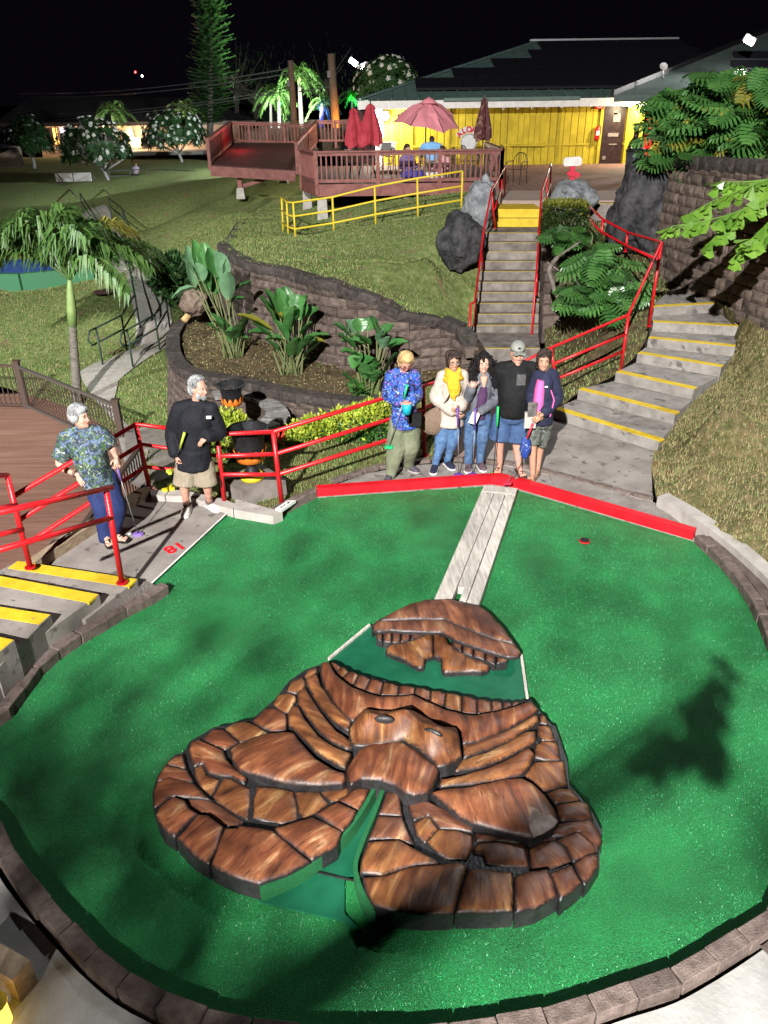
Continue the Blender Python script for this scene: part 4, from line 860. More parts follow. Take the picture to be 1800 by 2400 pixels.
# two rails of the steps on the left
A0 = P(286,1366,.17); yA = A0.y
top = P(244,1145,1.0)
def at_xy(px, py, zg, ref=None):
    return P(px, py, zg)
a_top = D(248,1143,A0.y+.0); a_end = D(263,1142,A0.y+.03)
a_far = D(-30,1207,A0.y-1.05); a_mid = D(262,1213,A0.y); a_mfar = D(-30,1297,A0.y-1.05)
rails('red_handrail', 'red tube handrail on the near side of the yellow edged steps', [[a_end, a_far], [a_mid, a_mfar]], [(a_top, A0)], r=.026)
B0 = P(71,1330,.20); b_top = D(17,1114,B0.y); bm1, bm2 = D(40,1183,B0.y), D(55,1240,B0.y)
rails('red_handrail', 'red tube handrail on the far side of the yellow edged steps', [[b_top, D(-40,1116,B0.y-.3)], [bm1, D(-40,1200,B0.y-.3)], [bm2, D(-40,1262,B0.y-.3)]], [(b_top, B0)], r=.026)
C0 = P(352,1152,.06); c_top = D(318,994,C0.y); c_mid = D(331,1041,C0.y); c_low = D(340,1094,C0.y)
E0 = P(526,1178,.08); e_top = D(509,1018,E0.y); e_mid = D(513,1069,E0.y); e_low = D(520,1112,E0.y)
F0 = P(661,1184,.06); f_top = D(640,1012,F0.y); f_mid = D(645,1064,F0.y); f_low = D(652,1112,F0.y)
rails('red_handrail', 'red three bar railing between the older woman and the bearded man',
      [[D(30,1164,B0.y+.05), c_top, D(395,1004,E0.y+.15), e_top, f_top], [D(48,1217,B0.y+.05), c_mid, e_mid, f_mid], [D(68,1272,B0.y+.05), c_low, e_low, f_low]],
      [(c_top, C0), (e_top, E0), (f_top, F0)], r=.026)
G0 = P(995,1068,.0); g_top = D(992,905,G0.y); g_mid = D(993,958,G0.y); g_low = D(994,1004,G0.y)
g2_top = D(1018,893,G0.y+.5)
rails('red_handrail', 'red three bar railing climbing past the yellow hedge to the long stair',
      [[f_top, g_top, D(1100,868,G0.y+3.0)], [f_mid, g_mid, D(1100,905,G0.y+3.0)], [f_low, g_low, D(1100,945,G0.y+3.0)]], [(g_top, G0)], r=.026)
# rail of the bank beside the curved stair
H0 = P(1455,867,.45); h_top = D(1473,738,H0.y); h_mid = D(1467,783,H0.y); h_low = D(1459,824,H0.y)
I0 = P(1521,765,1.0); i_top = D(1550,569,I0.y); i_mid = D(1540,608,I0.y)
J0 = P(1466,590,1.7); j_top = D(1471,545,J0.y+.0); j_mid = D(1467,575,J0.y)
K0 = P(1408,574,1.75); k_top = D(1413,514,K0.y); k_mid = D(1406,541,K0.y)
L0 = P(1364,520,2.05); l_top = D(1366,469,L0.y); l_mid = D(1365,495,L0.y)
rails('red_handrail', 'red railing bending down the planted bank beside the curved stair',
      [[D(1180,872,H0.y-.9), D(1291,815,H0.y-.45), h_top, i_top, j_top, k_top, l_top], [D(1297,853,H0.y-.45), h_mid], [D(1312,885,H0.y-.45), h_low], [i_mid, j_mid, k_mid, l_mid]],
      [(h_top, H0), (i_top, I0), (j_top, J0), (k_top, K0), (l_top, L0), (D(1291,815,H0.y-.45), D(1306,905,H0.y-.45))], r=.024)
# long stair rails
def stair_rail(label, pts_top, mids, posts): rails('red_handrail', label, [pts_top]+mids, posts, r=.022)
ya, yb = M3[1][0].y, M3[10][0].y
l0 = D(1097,868,ya-1.2); l1 = D(1103,713,ya-1.1); l1b = D(1113,707,ya-.4); l2 = D(1134,540,yb-1.0); l3 = D(1152,446,yb-.2); l4 = D(1163,446,yb+1.8); l5 = D(1186,387,22.6)
stair_rail('left red handrail of the long stair up to the patio', [l1, l1b, l2, l3, l5], [[D(1159,490,yb-.1), D(1176,440,22.4)]],
           [(l1, l0), (D(1115,700,ya), P(1113,763,.25)), (D(1131,566,yb-1.2), P(1130,660,.8)), (l3, D(1160,535,yb)), (D(1176,420,22.0), D(1175,514,22.0)), (l5, D(1182,470,22.6))])
r0 = D(1245,800,ya-.3); r1 = D(1260,600,yb-1.6); r2 = D(1270,448,yb); r3 = D(1292,382,22.6)
stair_rail('right red handrail of the long stair up to the patio', [r0, r1, r2, r3], [[D(1272,490,yb+.1), D(1290,432,22.4)]],
           [(r0, D(1244,812,ya-.3)), (D(1258,640,yb-1.9), D(1257,690,yb-1.9)), (r2, D(1262,548,yb)), (D(1283,415,22.0), D(1281,505,22.0)), (r3, D(1288,470,22.6))])
# yellow railing under the deck
yp = [((660,462),(664,548)), ((672,474),(676,556)), ((687,475),(693,563)), ((779,462),(783,548)), ((878,437),(881,530)), ((978,418),(980,514)), ((1084,401),(1081,497))]
yy = [23.6, 23.2, 22.6, 22.3, 22.1, 21.9, 21.7]
tops = [D(*a, y) for (a, b), y in zip(yp, yy)]; feet = [D(*b, y) for (a, b), y in zip(yp, yy)]
def mids(t): return [a.lerp(b, t) for a, b in zip(tops, feet)]
rails('yellow_railing', 'yellow three bar pipe railing on the lawn below the deck', [tops, mids(.36), mids(.70)], list(zip(tops, [f-Vector((0,0,.1)) for f in feet])), r=.026, m=M_YRAIL)
for x in (677, 700):
    a, b = D(x-2 if x < 690 else x-5, 440 if x < 690 else 428, 24), D(x+3, 500, 24)
# green ramp rails on the low path
LT = bvh(LAWN_L, BED)
def gz(p):
    h = LT.ray_cast(Vector((p.x, p.y, 60)), Vector((0,0,-1))); return h[0].z if h[0] is not None else -1.2
def ramp_rail(label, foot, post_at, loop):
    base = [P(x, y, -1.15) for x, y in foot]
    for p in base: p.z = gz(p)
    hi = [p+Vector((0,0,.92)) for p in base]; lo = [p+Vector((0,0,.58)) for p in base]
    d = (hi[0]-hi[1]).normalized()*.28
    line = [lo[0]+d*.3, lo[0]+d, lo[0].lerp(hi[0], .5)+d*1.5, hi[0]+d, hi[0]]
    rails('ramp_railing', label, [hi, lo, line], [(hi[i], base[i]-Vector((0,0,.1))) for i in post_at], r=.022, m=M_DGREENM)
ramp_rail('green steel railing on the lawn side of the curving ramp path', [(243,865),(300,833),(333,797),(322,745),(285,674),(245,620),(210,582)], range(7), True)
ramp_rail('green steel railing on the planter side of the curving ramp path', [(314,872),(376,829),(402,795),(388,757),(352,693),(310,640),(275,590)], range(7), True)
# dark picket fence round the terrace
fence = thing('picket_fence', 'dark metal picket fence with square posts round the boarded terrace', 'fence', P(63,956,-1.28))
PK = {}
def picket_run(a, b, h, step=.115, z0=-1.28, gap=.06, posts=(False, True), m=None, parent=None, rail_w=.045, top_m=None, pw=.016):
    a, b = Vector((a.x, a.y, z0)), Vector((b.x, b.y, z0)); d = (b-a); L = d.length; n = int(L/step); u = d/L; par = parent or fence; m = m or M_DBROWN
    for z, w in ((h, rail_w*1.3), (gap, rail_w)):
        mb = MB(); mb.beam(a+Vector((0,0,z)), b+Vector((0,0,z)), w, rail_w); mb.build('rail', top_m or m, par)
    key = (round(h-gap, 3), m.name, pw)
    if key not in PK:
        q = MB(); q.box((0,0,(h-gap)/2), (pw, pw, h-gap)); PK[key] = q.mesh('picket', m)
    rz = math.atan2(u.y, u.x)
    for i in range(1, n): place('picket', PK[key], a+u*(L*i/n)+Vector((0,0,gap)), (0,0,rz), par)
    for f, p in zip(posts, (a, b)):
        if f:
            mb = MB(); mb.box(p+Vector((0,0,h/2+.05)), (.11,.11,h+.1)); mb.box(p+Vector((0,0,h+.11)), (.14,.14,.03)); mb.build('post', m, par)
fa, fb, fc_ = P(-120,948,-1.28), P(63,956,-1.28), P(292,1062,-1.28)
picket_run(fa, fb, .92); picket_run(fb, fc_, .92, top_m=mat('worn_alu', (.16,.14,.13), rough=.35, metal=.5))
fd = D(-60,1268,6.6); fd.z = -1.28
fe = P(292,1062,-1.28)
picket_run(Vector((-3.72, 11.0, 0)), Vector((-3.72, 6.2, 0)), 1.05, posts=(False, True))

# ------------------------------------------------------------------ red-stained deck in front of the yellow building
DY = 25.4
deck = thing('deck', 'red stained timber deck with balustrade in front of the yellow building', 'deck', D(740,545,DY))
fz = D(900,461,DY).z; rzt = D(900,354,DY).z; flz = fz+.36
M_DECKP = mat('deck_paint', (0.155, 0.052, 0.044), (0.235, 0.092, 0.080), scale=5, rough=.65, bump=.25, bscale=60, rand=.12)
c1 = D(744,455,DY); c2 = D(1172,455,DY); c0 = D(708,440,DY+2.2); cw_ = D(705,440,DY+9)
corner = [Vector((c0.x-.2, DY+9.5, 0)), Vector((c0.x, c0.y, 0)), Vector((c1.x, DY, 0)), Vector((c2.x, DY, 0)), Vector((c2.x+.25, DY+6, 0))]
mb = MB(); mb.prism(corner+[Vector((c2.x+.2, DY+9.5, 0))], flz-.08, flz); mb.build('floor', M_DECKD, deck)
def run(p, q, n_posts, parent, base, h=None, step=.155, skirt=True, m=None, last=True):
    m = m or M_DECKP; h = h or (rzt-base); p, q = Vector((p.x, p.y, base)), Vector((q.x, q.y, base)); d = q-p; L = d.length; u = d/L; rz = math.atan2(u.y, u.x)
    mb = MB(); mb.beam(p+Vector((0,0,h)), q+Vector((0,0,h)), .16, .05); mb.build('top_rail', m, parent)
    mb = MB(); mb.beam(p+Vector((0,0,h-.07)), q+Vector((0,0,h-.07)), .05, .09); mb.build('sub_rail', m, parent)
    mb = MB(); mb.beam(p+Vector((0,0,.10)), q+Vector((0,0,.10)), .05, .09); mb.build('bottom_rail', m, parent)
    if skirt:
        mb = MB(); mb.beam(p+Vector((0,0,-.16)), q+Vector((0,0,-.16)), .06, .34); mb.build('fascia', m, parent)
    key = ('bal', m.name, round(h, 2))
    if key not in PK:
        b = MB(); b.box((0,0,(h-.15)/2), (.045,.045,h-.15)); PK[key] = b.mesh('baluster', m)
    n = int(L/step)
    for i in range(1, n): place('baluster', PK[key], p+u*(L*i/n)+Vector((0,0,.10)), (0,0,rz), parent)
    for i in range(n_posts+1):
        if i == n_posts and not last: break
        c = p+u*(L*i/n_posts); mb = MB(); mb.box(c+Vector((0,0,h/2-.12))+Vector((0,-.02,0)), (.11,.11,h+.3)); mb.build('post', m, parent)
run(corner[2], corner[3], 3, deck, flz); run(corner[1], corner[2], 1, deck, flz, last=False); run(corner[3], corner[4], 2, deck, flz)
# concrete feet
for px, py0, py1, dy in ((757,458,546,.35), (722,448,526,3.0), (954,460,508,.4)):
    a = D(px, py0, DY+dy); b = D(px, py1, DY+dy); mb = MB(); mb.box(((a+b)/2), (.36 if px != 954 else .26, .34, (a-b).length+.05), taper=.78); mb.build('footing', M_CONCL, deck)
# the lower deck on the left
d2 = thing('side_deck', 'dark timber side deck on braced posts left of the main deck', 'deck', D(565,455,32))
y1, y2 = 32.0, 40.0
q = [D(492,386,y1), D(692,398,y1), D(700,335,y2), D(545,335,y2)]
mb = MB(); mb.loft([[q[0], q[1], q[1]-Vector((0,0,.1)), q[0]-Vector((0,0,.1))], [q[3], q[2], q[2]-Vector((0,0,.1)), q[3]-Vector((0,0,.1))]]); mb.build('floor', M_DECKD, d2)
mb = MB(); mb.beam(q[0]-Vector((0,0,.22)), q[1]-Vector((0,0,.22)), .1, .36); mb.build('fascia', M_DECKP, d2)
def slope_run(a, b, h, n_posts, m=M_DECKP, step=.16):
    d = b-a; L = d.length; u = d/L; rz = math.atan2(u.y, u.x)
    for z, w, hh in ((h, .15, .05), (h-.08, .05, .08), (.1, .05, .08)):
        mb = MB(); mb.beam(a+Vector((0,0,z)), b+Vector((0,0,z)), w, hh); mb.build('rail', m, d2)
    key = ('sb', h, m.name)
    if key not in PK: bb = MB(); bb.box((0,0,(h-.15)/2), (.045,.045,h-.15)); PK[key] = bb.mesh('baluster', m)
    n = int(L/step)
    for i in range(1, n): place('baluster', PK[key], a+u*(L*i/n)+Vector((0,0,.1)), (0,0,rz), d2)
    for i in range(n_posts+1):
        mb = MB(); mb.box(a+u*(L*i/n_posts)+Vector((0,0,h/2-.1)), (.11,.11,h+.2)); mb.build('post', m, d2)
hh = (D(490,325,y1)-q[0]).z
slope_run(q[0], q[3], hh, 2); slope_run(q[3], D(668,338,y2+.3), D(545,286,y2).z-q[3].z, 3)
slope_run(D(668,338,y2+.5), D(740,338,y2+.5), D(545,288,y2).z-q[3].z, 1)
slope_run(D(697,395,y1+.1), D(745,335,y2-1.5), hh, 2); slope_run(D(745,335,y2-1.5), D(830,335,y2-1.5), hh, 2)
for px, py in ((565,456), (665,420)):
    b = D(px, py, y1+.4 if px == 565 else y1+3); t = Vector((b.x, b.y, q[0].z-.1)); mb = MB(); mb.beam(b, t, .17, .17); mb.build('post', M_DECKP, d2)
    mb = MB(); mb.box(b+Vector((0,0,.05)), (.34,.34,.4), taper=.75); mb.build('footing', M_CONCL, d2)
for a, b in (((570,436),(672,402)), ((565,408),(615,420))):
    mb = MB(); mb.beam(D(*a, y1+.4), D(*b, y1+.6), .06, .14); mb.build('brace', M_DECKP, d2)
for k in range(9):
    p = q[0].lerp(q[1], (k+.7)/9.6)-Vector((0,-.1,.22)); mb = MB(); mb.beam(p, p+Vector((.25,2.4,.1)), .06, .2); mb.build('joist', M_DECKP, d2)

# ------------------------------------------------------------------ yellow building
BY = 36.5
bld = thing('yellow_building', 'yellow boarded building with green metal roof and dark solar panels', 'building', D(1180,391,BY))
M_YB = mat('yellow_boards', (0.36, 0.27, 0.012), (0.50, 0.38, 0.022), scale=2.0, rough=.7, bump=.2, bscale=40, rand=.05, spot=((0.20, 0.16, 0.02), 9, .70))
M_YD = mat('yellow_groove', (0.12, 0.085, 0.008), rough=.9)
M_ROOF = mat('green_roof', (0.075, 0.125, 0.11), (0.11, 0.17, 0.15), scale=2, rough=.5)
M_SOLAR = mat('solar_glass', (0.014, 0.014, 0.019), rough=.3, spec=.6)
gz0 = PATZ; wx0, wx1 = D(893,300,BY).x, D(1472,300,BY).x; ez = D(1180,246,BY).z
mb = MB(); mb.box(((wx0+wx1)/2, BY+.3, (gz0-.4+ez)/2+.1), (wx1-wx0, .3, ez-gz0+.5)); mb.build('wall_core', M_YD, bld)
bw = .30; nb = int((wx1-wx0)/bw)
bm_ = MB(); bm_.box((0,0,(ez-gz0)/2), (bw-.025,.05,ez-gz0)); bme = bm_.mesh('board', M_YB)
for i in range(nb):
    x = wx0+(i+.5)*bw
    if D(1412,300,BY).x < x < D(1470,300,BY).x: continue
    place('board', bme, (x, BY+.12+random.uniform(-.008,.008), gz0), (0,0,0), bld)
# shuttered serving hatches, trims
for (x0, x1, y0, y1) in ((1200,1282,268,338), (932,968,255,352)):
    a, b = D(x0,y1,BY), D(x1,y0,BY)
    for k in range(6 if x0 > 1000 else 2):
        n = 6 if x0 > 1000 else 2; w = (b.x-a.x)/n; mb = MB(); mb.box((a.x+(k+.5)*w, BY+.06, (a.z+b.z)/2), (w-.02, .05, b.z-a.z)); mb.build('shutter_board', M_YB, bld)
mb = MB(); mb.beam(D(1196,341,BY-.05), D(1276,341,BY-.05), .18, .06); mb.build('shelf', M_YB, bld)
for x in (932, 1049, 1309, 1400):
    a, b = D(x,390,BY), D(x,252,BY); mb = MB(); mb.box((a.x, BY+.06, (gz0+ez)/2), (.10,.05,ez-gz0)); mb.build('batten', M_YB, bld)
mb = MB(); mb.box(((wx0+wx1)/2, BY+.07, gz0+.78), (wx1-wx0-.2, .03, .07)); mb.build('batten', M_YB, bld)
wp = D(894,300,BY); mb = MB(); mb.box((wp.x-.1, BY, (gz0+ez)/2), (.32,.22,ez-gz0)); mb.build('corner_post', M_WHITE, bld)
dp = D(865,300,BY+1.2); mb = MB(); mb.box((dp.x, BY+1.2, (gz0+ez)/2), (1.15,.2,ez-gz0-.3)); mb.build('side_wall', M_DECKD, bld)
# roof: a broad hip
def RF(px, py, y): return D(px, py, y)
e0, e1 = RF(838,243,BY-.9), RF(1500,222,BY-.9); e0.z = e1.z = ez+.22
r0, r1 = RF(1255,103,BY+9), RF(1580,92,BY+9); r0.z = r1.z = (r0.z+r1.z)/2
mb = MB(); back0, back1 = Vector((e0.x, BY+19, e0.z)), Vector((e1.x+6, BY+19, e0.z)); e1r = Vector((e1.x+6, e1.y, e1.z)); rr1 = Vector((r1.x, r1.y, r1.z))
mb.add([e0, e1r, rr1, r0, back1, back0], [(0,1,2,3), (1,4,2), (4,5,3,2), (5,0,3), (0,5,4,1)]); mb.build('roof', M_ROOF, bld)
up_ = (r0-Vector((r0.x, e0.y, e0.z))).normalized(); nrm = Vector((0, -up_.z, up_.y)); sl = (r0-Vector((r0.x, e0.y, e0.z))).length
seamme = MB()
k = 0; x = e0.x+.3
while x < e1r.x-.2:
    top = min(1.0, (x-e0.x)/max(.1, r0.x-e0.x), (e1r.x-x)/max(.1, e1r.x-rr1.x))
    a = Vector((x, e0.y, e0.z))+nrm*.03; b = a+up_*(sl*top); mb = MB(); mb.beam(a, b, .05, .06, up=nrm); mb.build('roof_seam', M_ROOF, bld); x += .55
# solar panels: rows with clear frames
pw, ph = 1.02, 1.69; rows = [(1.15, D(975,210,BY).x, 11), (2.85, D(1063,180,BY+2).x, 11.5), (4.55, D(1150,150,BY+5).x, 10.5), (6.25, D(1235,120,BY+7).x, 8.2), (7.95, D(1262,110,BY+8).x, 7.2)]
pm = MB(); pm.box((0,0,0), (pw-.02, ph-.01, .04)); pme = pm.mesh('solar_panel', M_SOLAR)
ang = math.atan2(up_.z, up_.y)
frame_m = mat('panel_frame', (.010,.010,.012), rough=.8)
for s, x0, wid in rows:
    n = int(wid/pw)
    for i in range(n):
        c = Vector((x0+(i+.5)*pw, e0.y, e0.z))+up_*(s+ph/2)+nrm*.14
        place('solar_panel', pme, c, (ang,0,0), bld)
    for t in (.0, 1.0):
        a = Vector((x0, e0.y, e0.z))+up_*(s+ph*t)+nrm*.15; mb = MB(); mb.beam(a-nrm*.04, a-nrm*.04+Vector((n*pw,0,0)), .14, .05, up=nrm); mb.build('panel_rail', frame_m, bld)
# fascia, ridge cap, gutter
mb = MB(); mb.beam(e0+Vector((0,-.04,-.17)), e1r+Vector((0,-.04,-.17)), .05, .30); mb.build('fascia', M_WHITE, bld)
mb = MB(); mb.beam(Vector((D(1035,240,BY).x, e0.y-.12, e0.z-.01)), Vector((D(1345,240,BY).x, e0.y-.12, e0.z-.01)), .16, .12); mb.build('gutter', M_ROOF, bld)
mb = MB(); mb.beam(e0+Vector((0,0,.05)), r0+Vector((0,0,.05)), .22, .06); mb.build('hip_cap', M_ROOF, bld)
mb = MB(); mb.beam(r0+Vector((-.3,0,.1)), rr1+Vector((.2,0,.1)),   .30, .08); mb.build('ridge_cap', M_GREY, bld)
sof = MB(); sof.box(((wx0+wx1)/2, BY-.4, ez+.05), (wx1-wx0+.6, 1.1, .05)); sof.build('soffit', M_WHITE, bld)
# string lights under the eave
for i in range(9):
    p = D(1180+i*34, 252-i*1.2, BY-.2); mb = MB(); mb.tube([p+Vector((0,0,.12)), p], .012, 5); mb.ball(p-Vector((0,0,.05)), .055, 8, 6); mb.build('string_bulb', M_WHITE, bld, smooth=True)
# door, extinguisher, sign
dr = [D(1422,247,BY), D(1474,245,BY), D(1462,378,BY), D(1405,380,BY)]
dx0, dx1, dz1 = D(1416,250,BY).x, D(1470,250,BY).x, D(1440,248,BY).z
door = MB(); door.box(((dx0+dx1)/2, BY+.08, (gz0+dz1)/2), (dx1-dx0, .08, dz1-gz0)); dob = door.build('door', mat('dark_door', (.018,.010,.010), (.04,.022,.02), scale=6, rough=.35), bld)
M_STK = mat('sticker', (.26,.21,.18), (.12,.10,.09), scale=20, rough=.6)
for px, py, w, h in ((1443,260,.2,.26), (1446,275,.3,.34), (1437,316,.45,.14), (1436,338,.35,.04), (1415,370,.14,.14)):
    c = D(px, py, BY+.03); mb = MB(); mb.box((c.x, BY+.03, c.z), (w,.02,h)); mb.build('sticker', M_STK, dob)
mb = MB(); mb.box((dx0-.06, BY+.02, (gz0+dz1)/2), (.1,.06,dz1-gz0)); mb.build('door_frame', M_YB, bld)
mb = MB(); mb.box((dx1+.3, BY+.02, (gz0+ez)/2), (.5,.2,ez-gz0)); mb.build('door_pillar', M_YB, bld)
ex = thing('fire_extinguisher', 'red fire extinguisher hung on the yellow wall beside the dark door', 'extinguisher', D(1400,318,BY-.02))
c = D(1400,310,BY-.05); M_EXT = mat('extinguisher_red', (.5,.01,.01), rough=.35)
mb = MB(); mb.lathe(c+Vector((0,0,-.30)), [(0,0),(.10,0),(.11,.03),(.11,.42),(.06,.52),(.03,.55)], 14); mb.build('cylinder', M_EXT, ex, smooth=True)
mb = MB(); mb.box(c+Vector((0,-.09,-.03)), (.13,.07,.17)); mb.build('tag', M_WHITE, ex)
mb = MB(); mb.tube([c+Vector((0,0,.25)), c+Vector((.08,-.02,.28)), c+Vector((.13,-.02,.1)), c+Vector((.12,-.02,-.1))], .018, 6); mb.build('hose', M_BLACK, ex)
sg = D(1405,251,BY-.02); mb = MB(); mb.box(sg, (.36,.03,.13)); ws = tag(mb.build('wall_sign', M_EXT), 'small red sign with white lines high beside the dark door', 'sign')
mb = MB(); mb.box(sg+Vector((0,-.018,.03)), (.28,.012,.02)); mb.box(sg+Vector((0,-.018,-.02)), (.22,.012,.018)); mb.build('print', M_WHITE, ws)
# second building at the right with its pale roof
b2 = thing('right_building', 'building with a pale green roof behind the leafy plants on the right', 'building', D(1660,300,38))
p0, p1, p2, p3 = D(1440,222,34), D(1830,62,46), D(2050,70,46), D(2050,222,34)
mb = MB(); th = Vector((0,0,-.25)); vs = [p0,p1,p2,p3]; mb.add(vs+[v+th for v in vs], [(0,3,2,1),(4,5,6,7),(0,1,5,4),(1,2,6,5),(2,3,7,6),(3,0,4,7)])
M_ROOF2 = mat('pale_green_roof', (0.085, 0.12, 0.108), (0.125, 0.16, 0.147), scale=2, rough=.45); mb.build('roof', M_ROOF2, b2)
mb = MB(); mb.beam(p0+Vector((-.1,-.05,.06)), p1+Vector((-.1,-.05,.06)), .14, .2); mb.build('roof_edge', M_BLACK, b2)
uu = (p1-p0); 
for r in range(3):
    for c_ in range(4):
        q0 = D(1735+c_*34-r*3, 128+r*22, 40-r*1.6); mb = MB(); mb.box(q0, (.62,.05,.42), M=Matrix.Rotation(R(-50), 3, 'X')); mb.build('solar_panel', M_SOLAR, b2)
mb = MB(); wa, wb_ = D(1490,230,37), D(2000,230,37); mb.box(((wa.x+wb_.x)/2, 37.2, (gz0+wa.z)/2), (wb_.x-wa.x, .3, wa.z-gz0)); mb.build('wall', M_YB, b2)
for px, w, mm in ((1500,.5,M_YB), (1520,.45,M_EXT), (1640,.3,M_EXT), (1700,.5,M_WHITE), (1735,.5,M_EXT), (1785,.9,M_WHITE)):
    c = D(px, 290, 36.9); mb = MB(); mb.box((c.x, 36.9, (gz0+c.z)/2+.5), (w,.1,c.z-gz0+1.2)); mb.build('wall_panel', mm, b2)
dsh = D(1554,158,35.5); mb = MB(); mb.lathe((0,0,0), [(0,0),(.09,.02),(.15,.06),(.16,.08),(.15,.07),(.0,.02)], 16); Mx = Matrix.Rotation(R(60), 3, 'X'); mb.v = [tuple(Mx @ Vector(v)+dsh) for v in mb.v]; mb.tube([dsh, dsh+Vector((.1,.1,-.35))], .03, 6); mb.build('dish', M_WHITE, b2, smooth=True)
# ------------------------------------------------------------------ lamps that are lit in the picture
M_LIT = mat('lit_lamp', (1,1,1), emit=(1.0,.97,.92), estr=60); M_LITW = mat('lit_lamp_warm', (1,.8,.5), emit=(1.0,.72,.35), estr=30)
M_LITB = mat('lit_flood', (1,1,1), emit=(.75,.88,1.0), estr=90)
def lit(name, label, p, r, m, power, col, rad=.1, off=(0,-.25,-.05)):
    t = thing(name, label, 'lamp', p)
    mb = MB(); mb.ball(p, r, 12, 8); mb.build('bulb', m, t, smooth=True)
    mb = MB(); mb.box(p+Vector((0,r+.06,.02)), (r*1.6,.1,r*1.8)); mb.build('bracket', M_WHITE, t)
    lamp('wall_light', p+Vector(off), p, power*1.3, col, rad); return t
lit('wall_lamp', 'bright wall lamp at the left corner of the yellow building', D(903,272,BY-.35), .16, M_LIT, 800, (1,.92,.75))
lit('porch_lamp', 'lit porch lamp near the dark door of the yellow building', D(1478,243,BY-.8), .13, M_LITW, 420, (1,.85,.55))
lit('porch_lamp', 'bright porch lamp seen through the leaves on the right', D(1674,233,36.4), .22, M_LIT, 300, (1,.95,.85))
lit('porch_lamp', 'small lit lamp through leaves near the right roof edge', D(1510,250,36.4), .14, M_LIT, 160, (1,.95,.85))
rl = thing('roof_floodlight', 'white floodlight mounted on the right roof edge', 'lamp', D(1756,96,38))
c = D(1756,96,37.6); mb = MB(); mb.box(c, (.40,.12,.2), M=Matrix.Rotation(R(25),3,'Y')); mb.build('lens', M_LIT, rl); mb = MB(); mb.box(c+Vector((.05,.15,.05)), (.5,.16,.3), M=Matrix.Rotation(R(25),3,'Y')); mb.build('housing', M_GREY, rl)
lamp('flood_beam', c+Vector((0,-.5,-.2)), (4.5, 24, 2), 2600, (1,.98,.95), .15, 110, .8)
fl = thing('flood_mast', 'slim mast with two bright white floodlights behind the deck', 'lamp', D(846,330,52))
b = D(844,340,52); t = D(843,152,52); mb = MB(); mb.tube([b, t], [.09,.06], 8); mb.build('pole', M_GREY, fl)
for px, py, a in ((828,146,35), (851,156,-20)):
    c = D(px, py, 51.6); mb = MB(); mb.box(c, (.46,.1,.22), M=Matrix.Rotation(R(a),3,'Y')); mb.build('lens', M_LITB, fl); mb = MB(); mb.box(c+Vector((0,.18,.02)), (.54,.2,.30), M=Matrix.Rotation(R(a),3,'Y')); mb.build('housing', M_GREY, fl)
lamp('flood_beam', D(828,148,50.5), (-14, 55, 0), 15000, (.85,.94,1), .2, 120, .6)
lamp('flood_beam', D(815,150,50.5), D(480,150,76), 9000, (.9,1,.92), .2, 50, .6)
# ------------------------------------------------------------------ plants
def leafm(name, a, b, rand=.2, rough=.45, tr=.22, scale=3): return mat(name, a, b, scale=scale, rough=rough, rand=rand, spec=.45, trans=tr)
G_PALM = leafm('palm_leaf', (.045,.115,.026), (.10,.19,.045)); G_PALMY = leafm('palm_leaf_yellow', (.20,.20,.03), (.34,.30,.06))
G_DARK = leafm('dark_leaf', (.020,.062,.018), (.045,.11,.030)); G_MON = leafm('monstera_leaf', (.040,.135,.030), (.085,.21,.050), rough=.32)
G_MONY = leafm('yellowing_leaf', (.15,.17,.02), (.27,.25,.04), rough=.35); G_BOP = leafm('paddle_leaf', (.032,.135,.032), (.085,.23,.062), rough=.38)
G_BOPP = leafm('pale_paddle_leaf', (.09,.20,.10), (.17,.31,.17), rough=.38); G_HEDGE = leafm('hedge_leaf', (.03,.10,.02), (.07,.18,.035)); G_HEDGEY = leafm('hedge_new_leaf', (.26,.36,.03), (.46,.50,.06))
G_PINE = leafm('pine_needles', (.025,.085,.022), (.06,.15,.035), tr=.1); G_FISH = leafm('fishtail_leaf', (.09,.22,.025), (.20,.36,.05), rough=.3)
M_BARK = mat('bark', (.10,.085,.07), (.22,.19,.165), scale=9, rough=.9, bump=.6, bscale=40); M_PALMT = mat('palm_trunk', (.085,.075,.065), (.20,.18,.155), scale=7, rough=.9, bump=.5, bscale=20, stretch=(1,1,9))
M_SHAFT = mat('crown_shaft', (.14,.22,.07), (.22,.30,.11), scale=3, rough=.5); M_PETAL = mat('white_petal', (.60,.60,.54), rough=.6)
M_STEM = mat('leaf_stem', (.10,.14,.05), (.17,.17,.08), scale=5, rough=.6); M_PALEB = mat('pale_bark', (.30,.28,.25), (.42,.40,.37), scale=8, rough=.9)
UP = Vector((0,0,1))
def blade(mb, a, b, w, nrm=None, sag=.0, n=3, prof=None, fold=0.0):
    """one leaf blade from a to b"""
    a, b = Vector(a), Vector(b); d = b-a; L = d.length
    if L < 1e-5: return
    t = d/L; nn = Vector(nrm) if nrm is not None else UP; s = t.cross(nn)
    if s.length < 1e-3: s = t.orthogonal()
    s.normalize(); u = s.cross(t); prof = prof or (lambda q: math.sin(math.pi*min(1, max(0, q*.93+.05)))**.8)
    vs = []; fs = []
    for i in range(n+1):
        q = i/n; c = a+d*q+Vector((0,0,-sag*L*q*q)); ww = w*prof(q)*.5
        if fold: vs += [c-s*ww+u*fold*ww, c, c+s*ww+u*fold*ww]
        else: vs += [c-s*ww, c+s*ww]
    k = 3 if fold else 2
    for i in range(n):
        o = i*k
        if fold: fs += [(o,o+1,o+4,o+3), (o+1,o+2,o+5,o+4)]
        else: fs.append((o,o+1,o+3,o+2))
    mb.add(vs, fs)
